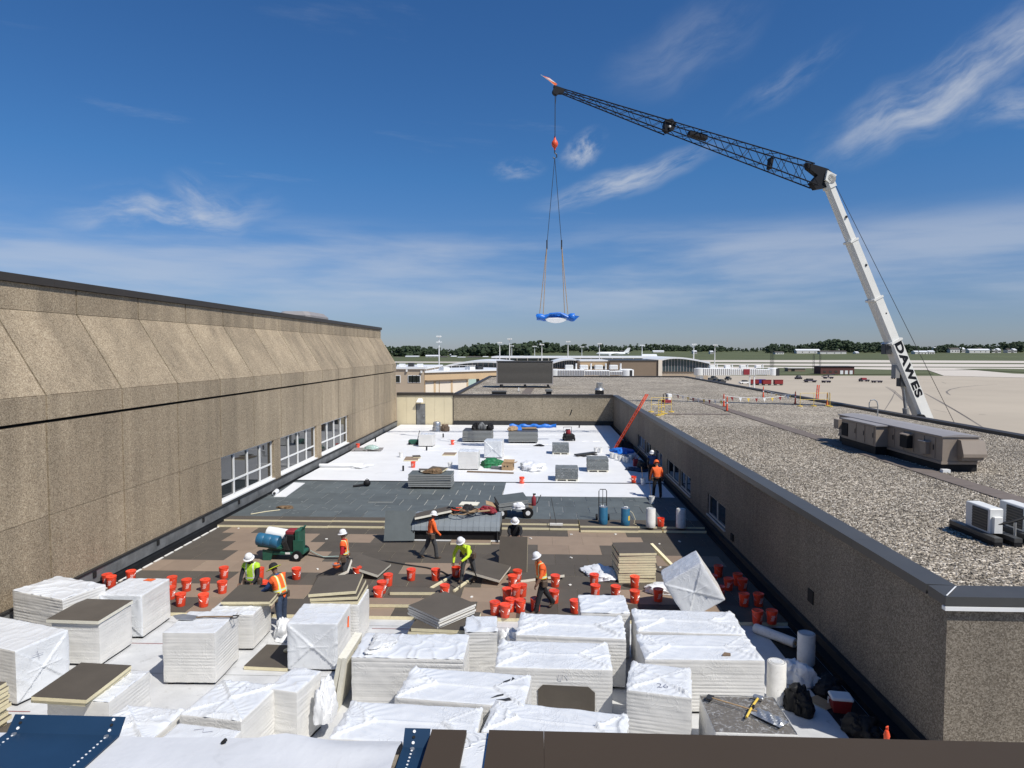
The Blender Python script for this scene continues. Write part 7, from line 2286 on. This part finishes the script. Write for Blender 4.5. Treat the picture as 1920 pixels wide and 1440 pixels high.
    for wr, pm, fd, s in tips:
        wr, pm = wr + Vector((0, 0, dz)), pm + Vector((0, 0, dz))
        side = fd.cross(Vector((0, 0, 1)));
        side = side.normalized() if side.length > .1 else Vector((1, 0, 0))
        up_ = side.cross(fd).normalized()
        for k in range(4):
            b0 = pm + side * (.028 - .0187 * k); ln = (.085, .095, .09, .07)[k]
            ex.tube([b0 - fd * .02, b0 + fd * ln * .45, b0 + fd * ln * .8 - up_ * .02, b0 + fd * ln * .9 - up_ * .045], .0095, 5, None, [1, 1, .9, .7])
        ex.tube([pm - fd * .04 + side * .03, pm + side * .058 + fd * .0, pm + side * .062 + fd * .04 - up_ * .02], .011, 5, None, [1, 1, .75])
    ex.mi = 1
    H0 = V[hc]; face = Vector((0, 1, 0)) - hd * hd.y; face.normalize(); sidev = hd.cross(face)
    ex.add([H0 + face * .085 + hd * .01, H0 + face * .088 - hd * .035 + sidev * .016, H0 + face * .088 - hd * .035 - sidev * .016, H0 + face * .115 - hd * .028], [(0, 1, 3), (0, 3, 2), (1, 2, 3), (0, 2, 1)])
    for s in (-1, 1):
        ex.ball(H0 + sidev * (.078 * s) - hd * .01, (.014, .025, .034), 6, 5)
    ex.mi = len(keys)
    for s in (-1, 1):
        ex.ball(H0 + sidev * (.031 * s) + face * .083 + hd * .012, .010, 6, 5)
    ex.add([H0 + face * .083 - hd * .062 + sidev * .025, H0 + face * .083 - hd * .062 - sidev * .025, H0 + face * .088 - hd * .07 - sidev * .02, H0 + face * .088 - hd * .07 + sidev * .02], [(0, 1, 2, 3)])
    xm = ex.mesh('x', [MT['black']])
    off = len(bb.verts)
    bb.from_mesh(xm)
    bb.to_mesh(bm_); bb.free(); bpy.data.meshes.remove(xm)
    t = thing('person', label, 'person', loc, rz)
    t.scale = (h, h, h)
    body = obj('body', bm_, t)
    # vest: shell over the trunk faces
    if vest_:
        sel = np.where((np.array([Tg[s] for s in seg]) == 'top'))[0]
        idx = {}
        vm = MB(); g = []
        tdn, P0v = np.array(td), np.array(V[0])
        for fi in sel:
            q = (cen[fi] - P0v) @ tdn
            if q < -.10 or q > .53:
                continue
            p = bm_.polygons[fi]
            f_ = []
            for vi in p.vertices:
                if vi not in idx:
                    n_ = bm_.vertices[vi].normal
                    idx[vi] = len(vm.v)
                    vm.v.append(tuple(Vector(co[vi]) + Vector(n_) * .020))
                    rel = co[vi] - P0v
                    g.append((rel[0], rel @ tdn, rel @ np.array(nrm)))
                f_.append(idx[vi])
            vm.f.append(tuple(f_)); vm.m.append(0)
        vme = vm.mesh('vest', MT[vest_], True)
        at_ = vme.attributes.new('garment', 'FLOAT_VECTOR', 'POINT')
        at_.data.foreach_set('vector', np.array(g, dtype=np.float32).ravel())
        obj('vest', vme, t)
    # tool belt with two pouches
    bw = MB(); c0 = V[0] + td * .03
    ring = [c0 + Vector((.205 * math.cos(a), 0, 0)) + nrm * (.165 * math.sin(a)) for a in np.linspace(0, 2 * math.pi, 21)]
    bw.tube(ring, .022, 6)
    bl = bw.build('tool_belt', MT['boots'], t, True)
    for s in (-1, 1):
        MB().bevbox(-.05, .05, -.08, .08, -.16, .02, .015, Matrix.Translation(c0 + Vector((s * .225, 0, 0)))).build('pouch', MT['boots'], bl)
    # hair under the hat and the hat itself
    rot = Matrix.Translation(V[hc] + hd * .045) @ hd.rotation_difference(Vector((0, 0, 1))).inverted().to_matrix().to_4x4()
    if hat:
        hm = MT['hat'] if hat == 'white' else MT[hat]
        m = MB(); m.lathe([(.118, .0), (.122, .02), (.117, .06), (.098, .105), (.062, .135), (.02, .146)], 18, rot)
        hh = m.build('hard_hat', hm, t, True)
        m = MB(); br = brim or .152
        m.lathe([(.112, .004), (br, -.012), (br + .004, -.006), (.118, .016)], 20, rot @ Matrix.Translation((0, .012, 0)), False)
        m.build('brim', MT['hat_yellow'] if brim else hm, hh, True)
        m = MB(); m.extr([(-.012, -.10, .09), (-.012, -.05, .136), (-.012, .05, .136), (-.012, .10, .09), (-.012, .05, .125), (-.012, -.05, .125)], (.024, 0, 0), rot); m.build('crest', hm, hh)
    return t, V, rot
BASE = dict(top='black_cloth', skin='skin', sleeve='black_cloth', fore='black_cloth', hand='skin', leg='grey_pants', boot='boots')
def cl(**k):
    d_ = dict(BASE); d_.update(k); return d_
person('worker in black with a lime vest bending over the brown boards', (-8.42, 18.95, ZB), R(178), dict(lean=10, head=20, rarm=(22, 10, 30, 12), larm=(18, 10, 38, 12), rleg=(4, 6, 5), lleg=(2, 4, 6)), cl(), vest_='vest_y')
p = at(528, 1181, .004)
person('worker in blue sleeves and orange vest with a neon brimmed hat holding film', (p.x, p.y, .004), R(68), dict(lean=14, head=22, rarm=(30, 8, 22, 5), larm=(34, 10, 22, 5), rleg=(6, 6, 5), lleg=(-6, 8, 5)),
       cl(top='denim_shirt', sleeve='denim_shirt', fore='denim_shirt', hand='glove', leg='jeans'), hat='black_cloth', vest_='vest_o', brim=.21, h=1.02)
heap('bunched film held by the worker with the neon brimmed hat', p.x - .55, p.y - .05, .35, .24, .2, .55, 70)
p = at(645, 1100, ZB)
person('worker in a red shirt and orange vest beside the propped boards', (p.x, p.y + .15, ZB), R(96), dict(lean=4, head=4, rarm=(8, 8, 14, 0), larm=(4, 8, 18, 0)), cl(top='red_shirt', sleeve='red_shirt', fore='skin', leg='grey_pants'), vest_='vest_o')
hb = thing('hip_pouch', 'orange helmet shaped pouch at the red shirted worker\u2019s hip', 'pouch', (p.x - .22, p.y - .06, ZB + .72))
MB().ball((0, 0, 0), (.13, .12, .10), 12, 8).build('bag', MT['orange'], hb, True)
MB().lathe([(.10, .06), (.15, .05), (.15, .065)], 14).build('rim', MT['steel'], hb)
p = at(808, 1047, ZB)
person('worker in an orange hoodie and grey trousers walking past the skylight', (p.x, p.y, ZB), R(-62), dict(lean=8, head=8, rarm=(12, 8, 30, 0), larm=(-12, 8, 20, 0), rleg=(20, 14, 3), lleg=(-16, 22, 3)), cl(top='orange', sleeve='orange', fore='orange', hand='black_cloth'), hat='hat', h=.97)
p = at(878, 1092, ZB)
person('worker in a lime shirt bending forward over a spray wand', (p.x, p.y, ZB), R(158), dict(lean=48, head=10, rarm=(12, 24, 8, 6), larm=(30, 16, 30, 28), rleg=(14, 10, 8), lleg=(-8, 6, 8)), cl(top='lime', sleeve='lime', fore='lime', leg='grey_pants'))
t = thing('spray_wand', 'black spray wand held by the bending worker in lime', 'spray wand', (0, 0, 0))
q1 = at(869, 1100, ZB + .02)
MB().tube([(p.x - .03, p.y - .55, ZB + 1.15), (p.x - .14, p.y - .62, ZB + .7), (p.x - .20, p.y - .72, ZB + .03)], .018, 6).build('wand', MT['steel_dark'], t)
MB().tube([(p.x - .03, p.y - .55, ZB + 1.15), (p.x + .15, p.y - .35, ZB + .75), (p.x + .30, p.y - .3, ZB + .3), (p.x + .1, p.y - .2, ZB + .03)], .022, 6).build('hose', MT['black'], t, True)
p = at(962, 1044, ZB)
person('worker in black with both hands on the upright board', (c_.x + .02, c_.y + 1.22, ZB), R(182), dict(lean=22, head=22, rarm=(66, 6, 8, 14), larm=(66, 6, 8, 14), rleg=(4, 4, 5), lleg=(0, 2, 5)), cl(leg='black_cloth'))
p = at(1016, 1146, ZB)
person('striding worker in an orange shirt and orange vest next to the bucket cluster', (p.x, p.y, ZB), R(112), dict(lean=7, head=22, rarm=(-6, 9, 16, 0), larm=(14, 8, 18, 0), rleg=(-24, 14, 3), lleg=(20, 8, 3)), cl(top='orange', sleeve='orange', fore='skin', leg='black_cloth'), vest_='vest_o', h=1.0)
p = at(1232, 934, ZG + .012)
person('worker in an orange hoodie seen from behind in the wall shade', (p.x, p.y, ZG + .012), R(2), dict(lean=12, head=22, rarm=(6, 16, 14, -4), larm=(6, 16, 14, -4), rleg=(2, 2, 7), lleg=(2, 2, 7)), cl(top='orange', sleeve='orange', fore='orange', leg='black_cloth', hand='glove'), hat='orange', h=1.06)
person('worker in dark clothes and a white hard hat by the wall opening', (6.45, 38.3, ZW), R(170), dict(lean=16, head=16, rarm=(20, 10, 24, 8), larm=(20, 10, 24, 8)), cl(top='denim_shirt', sleeve='black_cloth', leg='black_cloth'))
